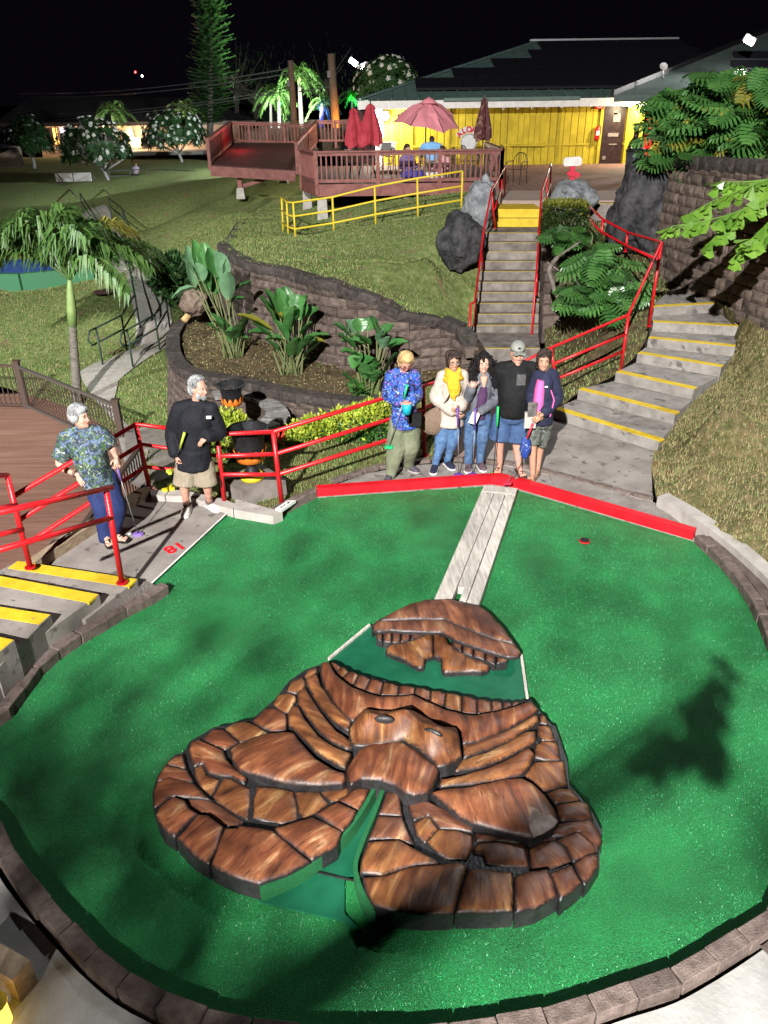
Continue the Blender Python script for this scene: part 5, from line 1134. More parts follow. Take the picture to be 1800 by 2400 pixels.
def frond(mb, base, az, elev, L, droop, nl=22, ll=.5, lw=.035, hang=.55, rnd=None):
    rnd = rnd or random; h = Vector((math.cos(az), math.sin(az), 0)); pts = []
    d0 = h*math.cos(elev)+UP*math.sin(elev)
    for i in range(13):
        t = i/12; pts.append(Vector(base)+d0*(L*t)+Vector((0,0,-droop*L*t**2.2)))
    mb.tube(pts, [lerp(.022, .006, i/12)*max(1, L/1.6) for i in range(13)], 5)
    side = h.cross(UP)
    for i in range(nl):
        t = .14+.86*i/nl; j = min(11, int(t*12)); f = t*12-j; p = pts[j].lerp(pts[j+1], f); tg = (pts[j+1]-pts[j]).normalized()
        l = ll*(math.sin(math.pi*(.12+.80*t))**.6)*rnd.uniform(.85, 1.12)
        for s in (-1, 1):
            d = (side*s*.75+tg*.75+UP*rnd.uniform(-.05, .25)).normalized()
            mid = p+d*l*.5; tip = mid+(d+Vector((rnd.uniform(-.4,.4),rnd.uniform(-.4,.4),-hang*1.6*rnd.uniform(.2,1.6)))).normalized()*l*.55*rnd.uniform(.7,1.2)
            w = lw*rnd.uniform(.8,1.15); x = d.cross(UP).normalized()*w*.5
            mb.add([p-x*.5, p+x*.5, mid-x, mid+x, tip], [(0,1,3,2), (2,3,4)])
def palm(name, label, foot, crown, shaft, n, L, ll, lw, nl, seed, group=None, trunk_r=.11, droop=.65, yellow=0, hang=.6, mleaf=None, thing_only=False, elevs=(-.15, 1.25)):
    rnd = random.Random(seed); foot, crown = Vector(foot), Vector(crown); t = thing(name, label, 'palm tree', foot, group)
    ax = (crown-foot); top = foot+ax*shaft
    mb = MB(); ps = [foot.lerp(top, i/14) for i in range(15)]; mb.tube(ps, [trunk_r*lerp(1.2, .85, i/14)*(1.0+.05*(i % 2)) for i in range(15)], 10); mb.build('trunk', M_PALMT, t, smooth=True)
    mb = MB(); mb.tube([top, top.lerp(crown, .35), top.lerp(crown, .8), crown], [trunk_r*1.05, trunk_r*1.15, trunk_r*.8, trunk_r*.4], 10); mb.build('crown_shaft', M_SHAFT if yellow >= 0 else M_PALMT, t, smooth=True)
    for k in range(n):
        az = 2.399*k+rnd.uniform(-.2,.2); q = k/max(1, n-1); el = lerp(elevs[1], elevs[0], q)+rnd.uniform(-.1,.1)
        if name == 'palm_tree' and trunk_r < .09 and el < 1.2 and abs(math.remainder(az+math.pi/2, 2*math.pi)) < .75: az += 1.3 if math.remainder(az+math.pi/2, 2*math.pi) > 0 else -1.3
        mb = MB(); frond(mb, crown, az, el, L*rnd.uniform(.88,1.08), droop*(1+.3*rnd.random()), nl, ll, lw, hang, rnd)
        mb.build('frond', (G_PALMY if rnd.random() < yellow else (mleaf or G_PALM)), t)
    return t
# the palm by the ramp path
pf = P(182,946,-1.25); pc = D(163,655,pf.y+.1); ptx = pf+(pc-pf)*.66
palm('palm_tree', 'drooping palm with a pale green crown shaft beside the boarded terrace', pf, pc, .64, 30, 2.7, .85, .052, 44, 5, trunk_r=.088, droop=.54, yellow=.09, hang=1.15, elevs=(.70, 1.5))
# palms behind
palm('palm_tree', 'small palm in front of the lit house on the far left', D(270,345,78), D(263,262,78), .75, 12, 2.5, .8, .09, 18, 11, trunk_r=.12, droop=.75, hang=.9, elevs=(.1, 1.2))
palm('palm_tree', 'palm standing behind the flowering tree near the tall pine', D(430,320,84), D(429,258,84), .75, 12, 2.7, .9, .10, 18, 12, trunk_r=.13, droop=.75, hang=.9, elevs=(.1, 1.2))
palm('palm_tree', 'tall brightly lit palm between the two utility poles', D(707,300,70), D(701,178,70), .84, 14, 2.5, 1.0, .10, 20, 13, trunk_r=.16, droop=.75, hang=1.0, elevs=(.0, 1.3))
palm('palm_tree', 'paler palm with a slim trunk left of the leaning utility pole', D(635,300,72), D(634,215,72), .85, 12, 1.7, .7, .09, 16, 14, trunk_r=.11, droop=.8, hang=.9, elevs=(.0, 1.2))
palm('palm_tree', 'slim palm washed in green light behind the side deck', D(655,300,70), D(653,222,70), .85, 12, 1.9, .8, .09, 16, 15, trunk_r=.13, droop=.8, hang=.9, elevs=(.0, 1.2))
palm('palm_tree', 'low palm whose trunk glows blue from a coloured lamp', D(752,300,66), D(757,238,66), .85, 11, 1.5, .6, .09, 14, 16, trunk_r=.16, droop=.8, hang=.9, elevs=(.0, 1.2))
palm('palm_tree', 'palm lit bright green at its heart beside the roof corner', D(826,300,62), D(826,228,62), .85, 12, 1.5, .6, .09, 16, 17, trunk_r=.12, droop=.7, hang=.8, elevs=(.0, 1.3))
lamp('coloured_light', D(752,262,65), None, 340, (.05,.08,1), .05); lamp('coloured_light', D(763,246,64.6), None, 120, (.05,.08,1), .05)
lamp('coloured_light', D(658,240,68.8), None, 60, (.05,1,.2), .05); lamp('coloured_light', D(827,228,61), None, 150, (.05,1,.2), .05)
lamp('added_palm_spot', D(708,305,63), D(702,180,70), 26000, (.9,1,.85), .1, 60, .5); lamp('added_palm_spot', D(640,305,65), D(645,220,72), 9000, (.9,1,.9), .1, 50, .5)  # added spots with no fixture, put in to brighten these palms
lamp('added_palm_spot', D(285,318,72), D(263,255,78), 5000, (1,.95,.8), .1, 60, .6); lamp('added_palm_spot', D(450,318,76), D(429,250,84), 5000, (1,.95,.85), .1, 60, .6)  # two more added spots, so the far left palms show
# Norfolk pine
pt = thing('pine_tree', 'tall dark conical pine rising beside the houses', 'pine tree', D(490,330,76)); rnd = random.Random(3)
b0, b1 = D(492,330,76), D(498,-130,76); mb = MB(); mb.tube([b0, b0.lerp(b1,.5), b1], [.30,.22,.08], 8); mb.build('trunk', M_BARK, pt, smooth=True)
mb = MB(); H_ = (b1-b0).length
for k in range(48):
    q = .10+.90*k/48; c = b0.lerp(b1, q); rad = lerp(2.35, 1.25, q)*(1 if q > .16 else .8)*rnd.uniform(.72,1.12)
    for j in range(9):
        az = j*.698+k*.35+rnd.uniform(-.1,.1); rad_ = rad; rad *= rnd.uniform(.7,1.15); h = Vector((math.cos(az), math.sin(az), 0)); sd = h.cross(UP)
        pts = [c+h*rad*s+UP*(.10+.5*s*s-.35*s) for s in (0,.25,.5,.75,1)]
        mb.tube(pts, [.035,.03,.024,.018,.01], 4, caps=False)
        for s in range(15):
            p = c+h*rad*(.18+.82*s/15)+UP*(.10+.5*(s/15)**2-.35*s/15); l = .42*rnd.uniform(.7,1.2)*(1-.4*s/15)
            for sg_ in (-1,1): blade(mb, p, p+(sd*sg_*.8+h*.45+UP*rnd.uniform(.1,.5)).normalized()*l, .13, n=1, prof=lambda q_: 1-.75*q_)
        rad = rad_
mb.build('crown', G_PINE, pt)
# flowering plumeria trees
def plumeria(label, foot, c, rx, rz, seed, nt=120, flowers=.8, size=1.0, group='white flowering trees'):
    rnd = random.Random(seed); foot, c = Vector(foot), Vector(c); t = thing('plumeria_tree', label, 'tree', foot, group)
    tips = []
    for i in range(nt):
        u = rnd.uniform(-.35,1); a = rnd.uniform(0, 2*math.pi); r = math.sqrt(max(0, 1-u*u)) if u > 0 else .95; k = rnd.uniform(.72,1.0)
        tips.append(c+Vector((math.cos(a)*rx*r*k, math.sin(a)*rx*r*k, rz*u*k)))
    mb = MB(); fork = foot.lerp(c, .42)
    mb.tube([foot, foot.lerp(fork,.5)+Vector((.06,0,0)), fork], [.16*size,.13*size,.12*size], 7)
    for i in range(7):
        e = tips[i*5]; m = fork.lerp(e,.5)+Vector((rnd.uniform(-.2,.2), rnd.uniform(-.2,.2), .1)); mb.tube([fork, m, e], [.085*size,.06*size,.03*size], 6)
    for e in tips[36:]:
        mb.tube([fork.lerp(e,.6), e], [.03*size,.018*size], 4, caps=False)
    mb.build('trunk', M_PALEB, t, smooth=True)
    lm = MB(); fm_ = MB()
    for e in tips:
        out = (e-(c-Vector((0,0,rz*.4)))).normalized()
        for j in range(13):
            a = j*2.4; x = out.orthogonal().normalized(); y = out.cross(x); d = (x*math.cos(a)+y*math.sin(a)+out*rnd.uniform(.05,.7)).normalized()
            blade(lm, e, e+d*.46*size*rnd.uniform(.8,1.2), .15*size, nrm=out, sag=.25, n=2)
        if rnd.random() < flowers and (out.z > -.2):
            p = e+out*.12*size
            for j in range(9):
                a = j*2.4; rr = .12*size*math.sqrt(j/9); x = out.orthogonal().normalized(); y = out.cross(x)
                q = p+x*math.cos(a)*rr+y*math.sin(a)*rr+out*.03*rnd.random(); fm_.ball(q, .052*size, 5, 3)
    cr = lm.build('crown', G_DARK, t); cr['kind'] = 'stuff'
    bl = fm_.build('blossoms', M_PETAL, cr, org=wloc(cr)); bl['kind'] = 'stuff'
    return t
plumeria('round tree full of white blossoms with a forked pale trunk on the dark lawn', D(258,440,58), D(224,348,58), 2.45, 1.9, 21, 210, .62)
plumeria('white flowering tree on a slim trunk in front of the lit house wall', D(428,388,72), D(406,318,72), 2.8, 2.0, 22, 200, .72)
plumeria('dark round tree with few blossoms at the far left house corner', D(80,395,66), D(70,334,66), 1.7, 1.9, 23, 130, .10)
plumeria('white flowering tree between the twin floodlights and the green roof', D(905,300,48), D(905,195,48), 1.75, 1.25, 24, 140, .62)
plumeria('loose flowering shrub below the twin floodlights at the roof corner', D(858,300,56), D(868,216,56), .7, .8, 25, 50, .6)
# dark trees barely seen behind
for lab, px, py, r, sd in (('bare dark tree behind the side deck beside the pine', 600, 210, 2.6, 31), ('dark tree behind the utility poles', 765, 185, 3.0, 32), ('dark crown behind the small white street lamps', 555, 160, 2.8, 33)):
    rnd = random.Random(sd); f = D(px, 300, 92); c = D(px, py, 92); t = thing('dark_tree', lab, 'tree', f, 'dark background trees')
    mb = MB(); mb.tube([f, f.lerp(c,.6), c], [.3,.22,.1], 6)
    for i in range(16): e = c+Vector((rnd.uniform(-1,1)*r*1.3, rnd.uniform(-1,1)*r, rnd.uniform(-.3,1)*r)); mb.tube([f.lerp(c, rnd.uniform(.45,.95)), e], [.1,.03], 5)
    mb.build('trunk', mat('dark_bark', (.02,.017,.015), (.035,.03,.026), rough=.9), t); mb = MB()
    for i in range(500):
        p = c+Vector((rnd.gauss(0,.55)*r*1.4, rnd.gauss(0,.5)*r, rnd.gauss(.2,.4)*r)); d = Vector((rnd.uniform(-1,1), rnd.uniform(-1,1), rnd.uniform(-1,.5))).normalized(); blade(mb, p, p+d*.5, .2, n=1)
    mb.build('crown', G_DARK, t)
# bird of paradise plants
def paddle(mb, base, mid, tip, w, n=8):
    """a stalk and a paddle blade"""
    base, mid, tip = Vector(base), Vector(mid), Vector(tip)
    mb.cur = 1; mb.tube(bez([base, base.lerp(mid,.5)+Vector((0,0,.06)), mid, mid.lerp(tip,.12)], 6), [.020,.018,.016,.014,.013,.012,.010], 5); mb.cur = 0
    d = tip-mid; side = d.cross(UP); side = side.normalized() if side.length > 1e-3 else Vector((1,0,0)); u = side.cross(d).normalized(); vs = []; fs = []
    for i in range(n+1):
        q = i/n; c = mid+d*q+Vector((0,0,-.10*d.length*q*q)); ww = w*.5*(math.sin(math.pi*(q*.94+.03))**.62)
        for k, f in enumerate((-1,-.5,0,.5,1)): vs.append(c+side*f*ww+u*(abs(f)*ww*.45+.008*math.sin(i*2.1+k)))
    for i in range(n):
        for k in range(4): o = i*5+k; fs.append((o,o+1,o+6,o+5))
    mb.add(vs, fs)
def bop(label, base, leaves, seed):
    base = Vector(base); t = thing('bird_of_paradise', label, 'plant', base, 'bird of paradise plants in the round planter'); rnd = random.Random(seed)
    for (x0, y0, x1, y1, w, dy, pale) in leaves:
        m, tp_ = D(x0, y0, base.y+dy*.6), D(x1, y1, base.y+dy); mb = MB(); b = base+Vector((rnd.uniform(-.14,.14), rnd.uniform(-.08,.08), -.05)); paddle(mb, b, m, tp_, w*1.5)
        mb.build('leaf', [(G_BOPP if pale == 1 else G_MONY if pale == 2 else G_BOP), M_STEM], t, smooth=True)
    for i in range(9):
        a = rnd.uniform(-2.9,.2); o_ = Vector((math.cos(a), math.sin(a)*.7, 0)); m_ = base+o_*rnd.uniform(.15,.3)+UP*rnd.uniform(.22,.5); mb = MB(); paddle(mb, base+o_*.08-UP*.05, m_, m_+o_*rnd.uniform(.18,.34)+UP*rnd.uniform(.12,.42), rnd.uniform(.20,.30)); mb.build('leaf', [rnd.choice((G_BOP,G_BOP,G_DARK)), M_STEM], t, smooth=True)
    for i in range(10):
        mb = MB(); b = base+Vector((rnd.uniform(-.2,.2), rnd.uniform(-.1,.1), -.05)); mb.tube([b, b+Vector((rnd.uniform(-.15,.15), rnd.uniform(-.1,.1), rnd.uniform(.35,.6)))], [.022,.012], 5); mb.build('stem', M_STEM, t)
    return t
def zp(*l): return [(*ZP(a,b), *ZP(c,d), w, dy, p) for a,b,c,d,w,dy,p in l]
bop('tall bird of paradise with pale grey leaves nearest the ramp path', P(548,830,.18), zp((200,520,150,230,.22,.1,1),(250,480,190,195,.20,.2,0),(290,470,260,210,.20,.3,0),(330,460,290,250,.22,.2,0),(210,440,120,325,.18,-.1,1),(250,480,215,350,.18,-.2,1),(380,480,350,275,.22,-.1,1),(400,500,420,285,.20,.0,1),(420,600,405,400,.20,-.2,1),(200,520,65,575,.24,-.2,1),(430,560,565,465,.16,.2,0),(430,600,520,580,.14,.1,0),(350,560,240,420,.22,.3,0),(360,800,270,735,.16,-.2,0),(420,790,350,690,.18,-.1,0),(440,840,540,830,.16,-.1,0),(330,560,330,350,.24,.3,0),(300,540,300,400,.2,.1,0)), 1)
bop('broad green bird of paradise in the middle of the planter', P(682,872,.16), zp((720,760,605,550,.26,-.1,0),(730,740,640,505,.24,.1,0),(760,740,720,500,.24,.2,0),(790,700,770,490,.20,.3,0),(700,800,470,665,.22,-.2,2),(680,820,540,790,.20,-.25,0),(700,860,560,720,.20,-.15,0),(820,740,820,620,.20,-.1,0),(860,720,860,545,.26,.2,0),(880,730,910,550,.26,.1,0),(780,850,690,700,.24,-.3,0),(800,840,830,620,.22,-.2,0),(870,820,940,725,.18,-.1,0),(880,840,1055,800,.14,.2,0),(900,860,1020,850,.16,.0,2),(750,720,670,640,.24,.0,2),(840,700,800,540,.24,.3,0),(920,700,985,640,.22,.35,0),(760,850,650,830,.2,-.2,0)), 2)
bop('low dark bird of paradise beside the woman in the blue blouse', P(862,930,.14), zp((1180,830,1070,730,.18,-.1,0),(1190,820,1150,710,.17,.1,1),(1210,800,1190,710,.2,.2,1),(1240,800,1225,700,.18,.2,0),(1290,790,1300,700,.2,.25,0),(1350,830,1300,685,.24,.0,0),(1370,860,1400,770,.2,-.1,1),(1400,900,1430,815,.2,-.2,1),(1300,880,1210,805,.2,-.3,0),(1200,900,1100,800,.24,-.2,0),(1240,950,1120,910,.2,-.3,0),(1420,900,1550,850,.22,.3,0),(1280,880,1120,840,.22,-.1,0),(1330,960,1260,1000,.18,-.3,0),(1250,930,1200,1020,.2,-.3,0),(1390,820,1450,740,.18,.3,0)), 3)
# lobed monstera leaves
def monstera_mesh(L, seed, m, deep=.75):
    rnd = random.Random(seed); mb = MB(); n = 8
    mb.tube([(0,-.02,.0),(0,L*.5,.03*L),(0,L,-.1*L)], [.012*L*2,.009*L*2,.004*L*2], 4)
    for i in range(n):
        t = (i+.3)/n; y = L*t; w = L*.55*(math.sin(math.pi*(t*.80+.17))**.7); sl = lerp(-.25, .75, t)
        for s in (-1,1):
            a = Vector((0, y-L*.05, .02*L)); b = Vector((0, y+L*.055, .02*L)); tip = Vector((s*w, y+w*sl, -.22*w)); md = Vector((s*w*.55, y+w*sl*.5, .05*L)); hw = L*.062*rnd.uniform(.85,1.1)
            mb.add([a, b, md+Vector((0,hw,0)), md-Vector((0,hw,0)), tip+Vector((-s*.02,hw*.8,0)), tip-Vector((s*.03,hw*.5,0))], [(0,1,2,3) if s < 0 else (0,3,2,1), (3,2,4,5) if s < 0 else (3,5,4,2)])
    return mb.mesh('leaf', m)
MONS = [monstera_mesh(.62, i, [G_MON, G_MON, G_MON, G_DARK, G_MONY][i]) for i in range(5)]
def aim(dirv, upv=UP):
    y = Vector(dirv).normalized(); z = Vector(upv)-y*Vector(upv).dot(y); z = z.normalized() if z.length > 1e-3 else y.orthogonal().normalized(); x = y.cross(z); return Matrix((x,y,z)).transposed().to_euler()
def monstera(label, root, clumps, seed, scale=1.0, name='monstera', weights=(0,1,2,3), cat='plant', spread=.9):
    rnd = random.Random(seed); root = Vector(root); t = thing(name, label, cat, root); sm_ = MB()
    for (c, r, n) in clumps:
        c = Vector(c)
        for i in range(n):
            d = Vector((rnd.gauss(0,1), rnd.gauss(-.35,1), rnd.gauss(.35,.8))).normalized(); p = c+Vector((d.x*r[0], d.y*r[1], d.z*r[2]))*rnd.uniform(.35,.95)
            dirv = Vector((d.x, d.y, rnd.uniform(-.9,.15))); s = scale*rnd.uniform(.7,1.15)
            place('leaf', MONS[rnd.choice(weights)], p, aim(dirv, Vector((d.x*.3, d.y*.5-.3, 1))), t, (s,s,s))
            if i % 3 == 0: sm_.tube([c-Vector((0,0,r[2]*.8)), p], [.02,.012], 4, caps=False)
    sm_.build('stems', M_STEM, t)['kind'] = 'stuff'; return t
mroot = P(1405,700,.85)
monstera('large monstera with split leaves beside the red railing on the bank', mroot, [(D(1412,625,14.6), (.5,.4,.42), 28), (D(1445,690,14.0), (.42,.4,.4), 26), (D(1375,690,14.2), (.4,.3,.26), 18)], 41, scale=.72)
monstera('smaller monstera with drooping leaves beside the right handrail', P(1300,600,1.2), [(D(1322,555,16.3), (.28,.25,.26), 15), (D(1385,575,16.2), (.32,.3,.3), 14)], 42, scale=.62)
mb = MB(); vt = thing('climbing_stem', 'bare twisting grey stem hanging down the bank beside the block kerb', 'stem', D(1290,600,15.9)); mb.tube(smooth_line([D(*ZR(x,y), 15.4-i*.16) for i, (x,y) in enumerate(((330,340),(240,400),(160,460),(110,540),(130,620),(160,710),(240,775)))], 4), [.02]*8+[.045]*17, 7); mb.build('stem', M_BARK, vt, smooth=True)
mb = MB(); mb.tube([D(*ZR(95,485), 15.1), D(*ZR(200,560), 14.9), D(*ZR(320,640), 14.5)], [.016,.014,.01], 5); mb.build('twig', M_BARK, vt)
# big philodendron above the right wall
clumps = [(D(1590,300,17.3),(.48,.6,.68),44), (D(1640,310,16.8),(.7,.7,.65),56), (D(1710,280,16.2),(.7,.7,.7),52), (D(1650,225,17.2),(.6,.6,.45),34), (D(1775,255,15.5),(.6,.7,.75),50), (D(1580,235,17.6),(.4,.5,.3),18), (D(1790,330,15.4),(.35,.4,.4),14), (D(1562,372,17.1),(.2,.3,.34),12), (D(1790,200,15.8),(.5,.5,.25),16), (D(1720,190,16.2),(.6,.5,.22),22)]
monstera('large split leaf philodendron spilling over the right block wall', D(1640,370,16.6), clumps, 43, scale=.88, name='philodendron', weights=(0,1,2,0,1,2,3,4))
# small round shrub and dark shrub: leaf by leaf volumes
def shrub(name, label, root, c, r, n, m, leaf, seed, box=False, cat='shrub', m2=None, top=.55, stems=True, dome=1.0, group=None):
    rnd = random.Random(seed); c = Vector(c); t = thing(name, label, cat, root, group); A, B = MB(), MB()
    for i in range(n):
        if box:
            p = Vector((rnd.uniform(-1,1), rnd.uniform(-1,1), rnd.uniform(-1,1))); f = rnd.choice((0,0,1,1,2,2,2)); 
            if rnd.random() < .85: p[f] = math.copysign(rnd.uniform(.8,1.04), p[f] if f < 2 else rnd.choice((1,1,1,-1)))
            nrm = Vector((0,0,0)); nrm[f] = math.copysign(1, p[f])
        else:
            d = Vector((rnd.gauss(0,1), rnd.gauss(0,1), rnd.gauss(.15,1))).normalized(); p = d*rnd.uniform(.6,1.03)*(1+.13*noise.noise(d*2.5)); nrm = d
        q = c+Vector((p.x*r[0], p.y*r[1], p.z*r[2])); d = (nrm*.7+Vector((rnd.gauss(0,.6), rnd.gauss(0,.6), rnd.gauss(.25,.5)))).normalized(); l = leaf*rnd.uniform(.7,1.3)
        blade(B if (m2 and p.z+rnd.gauss(0,.22) > top) else A, q, q+d*l, l*.55, nrm=Vector((rnd.gauss(0,.5), rnd.gauss(0,.5), 1)), n=2)
    A.build('foliage', m, t)['kind'] = 'stuff'
    if B.v: B.build('new_growth', m2, t)['kind'] = 'stuff'
    if stems:
        S = MB()
        for i in range(12):
            a = rnd.uniform(0,6.28); S.tube([Vector(root)+Vector((math.cos(a)*r[0]*.2, math.sin(a)*r[1]*.2, -.05)), c+Vector((math.cos(a)*r[0]*.8, math.sin(a)*r[1]*.8, r[2]*rnd.uniform(-.2,.7)))], [.014,.006], 4)
        S.build('stems', M_BARK, t)['kind'] = 'stuff'
    return t
G_BOX = leafm('boxwood_leaf', (.022,.055,.012), (.06,.10,.02)); G_BOXY = leafm('boxwood_tip', (.14,.16,.02), (.22,.22,.035))
shrub('boxwood_shrub', 'clipped boxy shrub with yellowish tips beside the long stair', D(1322,560,17), D(1322,517,17.2), (.40,.38,.36), 6500, G_BOX, .06, 51, box=True, m2=G_BOXY, top=.75)
hc0, hc1 = D(700,1046,10.9), D(905,990,10.7)
for k in range(7):
    c = hc0.lerp(hc1, k/6); lab = ['hedge shrub at the left end of the yellow tipped row, next to the urn', 'second hedge shrub from the left end of the yellow tipped row', 'third hedge shrub from the left in the yellow tipped row', 'middle hedge shrub of the yellow tipped row behind the red railing', 'third hedge shrub from the right in the yellow tipped row', 'second hedge shrub from the right end of the yellow tipped row', 'hedge shrub at the right end of the row, behind the blonde woman'][k]
    shrub('hedge_shrub', lab, c-Vector((0,0,.45)), c+Vector((0,0,-.06+.02*(k % 2))), (.24,.28,.46), 1300, G_HEDGE, .062, 60+k, m2=G_HEDGEY, top=.28, stems=k % 2 == 0, group='yellow tipped hedge row behind the red railing')
shrub('yellow_shrub', 'yellow green shrub between the bearded man and the black urn', D(540,1095,10.3), D(545,1038,10.5), (.33,.30,.50), 2400, G_HEDGE, .062, 71, m2=G_HEDGEY, top=.1)
shrub('dark_shrub', 'dark leafy shrub between the ramp railing and the bird of paradise', P(400,720,-.9), D(408,655,17.5), (.5,.5,.5), 1100, G_DARK, .17, 72)
shrub('sprout', 'grassy sprout with green shoots at the planter edge below the blonde woman', P(848,915,.15), P(848,915,.26), (.13,.13,.16), 160, G_HEDGE, .14, 73, cat='plant', stems=False)
rtp = thing('ti_plant', 'small red leaved plant behind the red railing post', 'plant', D(656,1060,10.4)); mb = MB(); rnd = random.Random(5); c = D(656,1035,10.4)
for k in range(12): a = k*.9; blade(mb, c, c+Vector((math.cos(a)*.13, math.sin(a)*.1, rnd.uniform(-.02,.2))), .03, n=2)
mb.build('leaves', mat('red_leaf', (.42,.02,.015), (.6,.05,.03), scale=9, rough=.5), rtp)
# fishtail palm branch reaching in from the right
ft = thing('fishtail_palm', 'bright green fishtail palm fronds reaching in above the right slope', 'palm tree', Vector((6.45, 11.8, 1.1))); rnd = random.Random(9)
mb = MB(); tkb = Vector((6.45,11.8,.9)); tkt = Vector((6.4,11.8,4.2)); mb.tube([tkb, tkb.lerp(tkt,.5)+Vector((.06,0,0)), tkt], [.09,.07,.05], 8); mb.build('trunk', M_PALMT, ft, smooth=True)
def fish(mb, p, d, l):
    d = d.normalized(); s = d.cross(UP); s = s.normalized() if s.length > .05 else Vector((1,0,0)); s = (s*math.cos(rnd.uniform(-.6,.6))+d.cross(s)*rnd.uniform(-.4,.4)).normalized(); e = p+d*l
    k = .42*l*rnd.uniform(.7,1.1); mb.add([p, p+d*l*.55-s*k*.45, e-s*k-d*l*.05, e-s*k*.35+d*l*.08, e+s*k*.2-d*l*.02, e+s*k*.9-d*l*.12, p+d*l*.5+s*k*.45, p+d*l*.55], [(0,1,7), (1,2,3,7), (3,4,7), (4,5,6,7), (0,7,6)])
frs = [((1850,430),(1800,500),(1650,520),(1575,530),11.4), ((1850,420),(1760,430),(1680,460),(1620,500),11.8), ((1850,470),(1800,530),(1760,560),(1730,590),11.1), ((1850,440),(1790,420),(1720,430),(1690,425),12.0), ((1850,480),(1820,540),(1800,570),(1760,560),10.9), ((1850,400),(1790,440),(1740,500),(1670,560),11.5)]
for a, b, c, d, yy_ in frs:
    mb = MB(); pts = bez([tkt.lerp(tkb,.1)]+[D(*q, yy_) for q in (a,b,c,d)], 16); mb.tube(pts, [lerp(.018,.005,i/16) for i in range(17)], 5)
    for i in range(5, 17):
        tg = (pts[min(16,i+1)]-pts[i-1]).normalized()
        for s in (-1,1,0,-.6,.6):
            fish(mb, pts[i], tg*.5+Vector((rnd.uniform(-.35,.35), rnd.uniform(-.5,.3), -.55+.35*s)), rnd.uniform(.15,.27))
    mb.build('frond', G_FISH, ft)
# fallen leaf pieces on soil: grass blades as real geometry
def inside_np(X, Y, po):
    c = np.zeros(len(X), bool); n = len(po); j = n-1
    for i in range(n):
        (xi, yi), (xj, yj) = po[i], po[j]; m = (yi > Y) != (yj > Y)
        if abs(yj-yi) > 1e-12: c ^= m & (X < (xj-xi)*(Y-yi)/(yj-yi)+xi)
        j = i
    return c
def blades(name, tree, area, n, h, w, mats, seed, clump=True, lean=(.2,.9)):
    rnd = random.Random(seed); rg_ = np.random.default_rng(seed); mb = MB(); po = [(p.x,p.y) for p in area]; A = np.array(po)
    X = rg_.uniform(A[:,0].min(), A[:,0].max(), n); Y = rg_.uniform(A[:,1].min(), A[:,1].max(), n); ok = inside_np(X, Y, po)
    for x, y in zip(X[ok].tolist(), Y[ok].tolist()):
        hh_ = tree.ray_cast(Vector((x,y,50)), Vector((0,0,-1)))
        if hh_[0] is None or hh_[1].z < .25: continue
        if clump and noise.noise(Vector((x*1.4,y*1.4,7))) < rnd.uniform(-.75,-.05): continue
        p = hh_[0]; mb.cur = rnd.choice((0,0,0,1,1,2))
        a = rnd.uniform(0,6.28); l = h*rnd.uniform(.5,1.3); d = Vector((math.cos(a)*rnd.uniform(*lean), math.sin(a)*rnd.uniform(*lean), 1)).normalized()*l; s = Vector((-math.sin(a), math.cos(a), 0))*w*rnd.uniform(.6,1.2)
        mb.add([p-s, p+s, p+d], [(0,1,2)])
    o = mb.build(name, mats); tag(o, kind='stuff'); return o
GB = [mat('grass_blade', (.13,.21,.055), (.21,.30,.085), scale=2, rough=.7, trans=.2), mat('grass_blade_dry', (.22,.19,.08), (.30,.26,.13), scale=2, rough=.8), mat('grass_blade_dark', (.085,.15,.04), (.13,.20,.055), scale=2, rough=.7)]
blades('slope_grass', bvh(SLOPE), slope, 130000, .05, .006, [GB[1],GB[1],GB[2]], 81)
blades('bed_grass', bvh(BED), bed, 60000, .05, .006, [GB[0],GB[0],GB[1]], 82)
blades('upper_lawn_grass', bvh(LAWN_U), upper, 70000, .05, .011, [GB[0],GB[1],GB[2]], 83)
blades('left_lawn_grass', bvh(LAWN_L), [Vector((-14,14,0)), Vector((-2.5,14,0)), Vector((-2.5,28,0)), Vector((-14,30,0))], 90000, .06, .013, [GB[0],GB[1],GB[2]], 84)
TFB_ = [mat('turf_fibre', (.012,.24,.06), (.03,.42,.12), scale=30, rough=.4, spec=.5), mat('turf_fibre_pale', (.05,.42,.16), (.12,.55,.26), scale=30, rough=.45, spec=.5), mat('turf_fibre_dark', (.004,.10,.022), (.008,.16,.04), scale=30, rough=.35)]  # pale fibres are coloured lighter to put sparkle on the turf
TFB = [TFB_[0], TFB_[2], TFB_[1]]
mbt = MB(); mbt.add([tuple(p) for p in ((-4,1.5,.004),(4.5,1.5,.004),(4.5,10,.004),(-4,10,.004))], [(0,1,2,3)]); flat = BVHTree.FromPolygons([Vector(v) for v in mbt.v], mbt.f)
blades('turf_fibres', flat, green_poly, 230000, .014, .0016, TFB, 90, clump=False, lean=(.3,1.5))
blades('bank_weeds', bvh(BANK), bank, 16000, .07, .009, [GB[0],GB[1],GB[2]], 85)
blades('planter_mulch', bvh(PSOIL), soil, 14000, .03, .012, [GB[1], mat('mulch_chip', (.11,.065,.035), (.2,.13,.08), scale=5, rough=.9), GB[2]], 86)
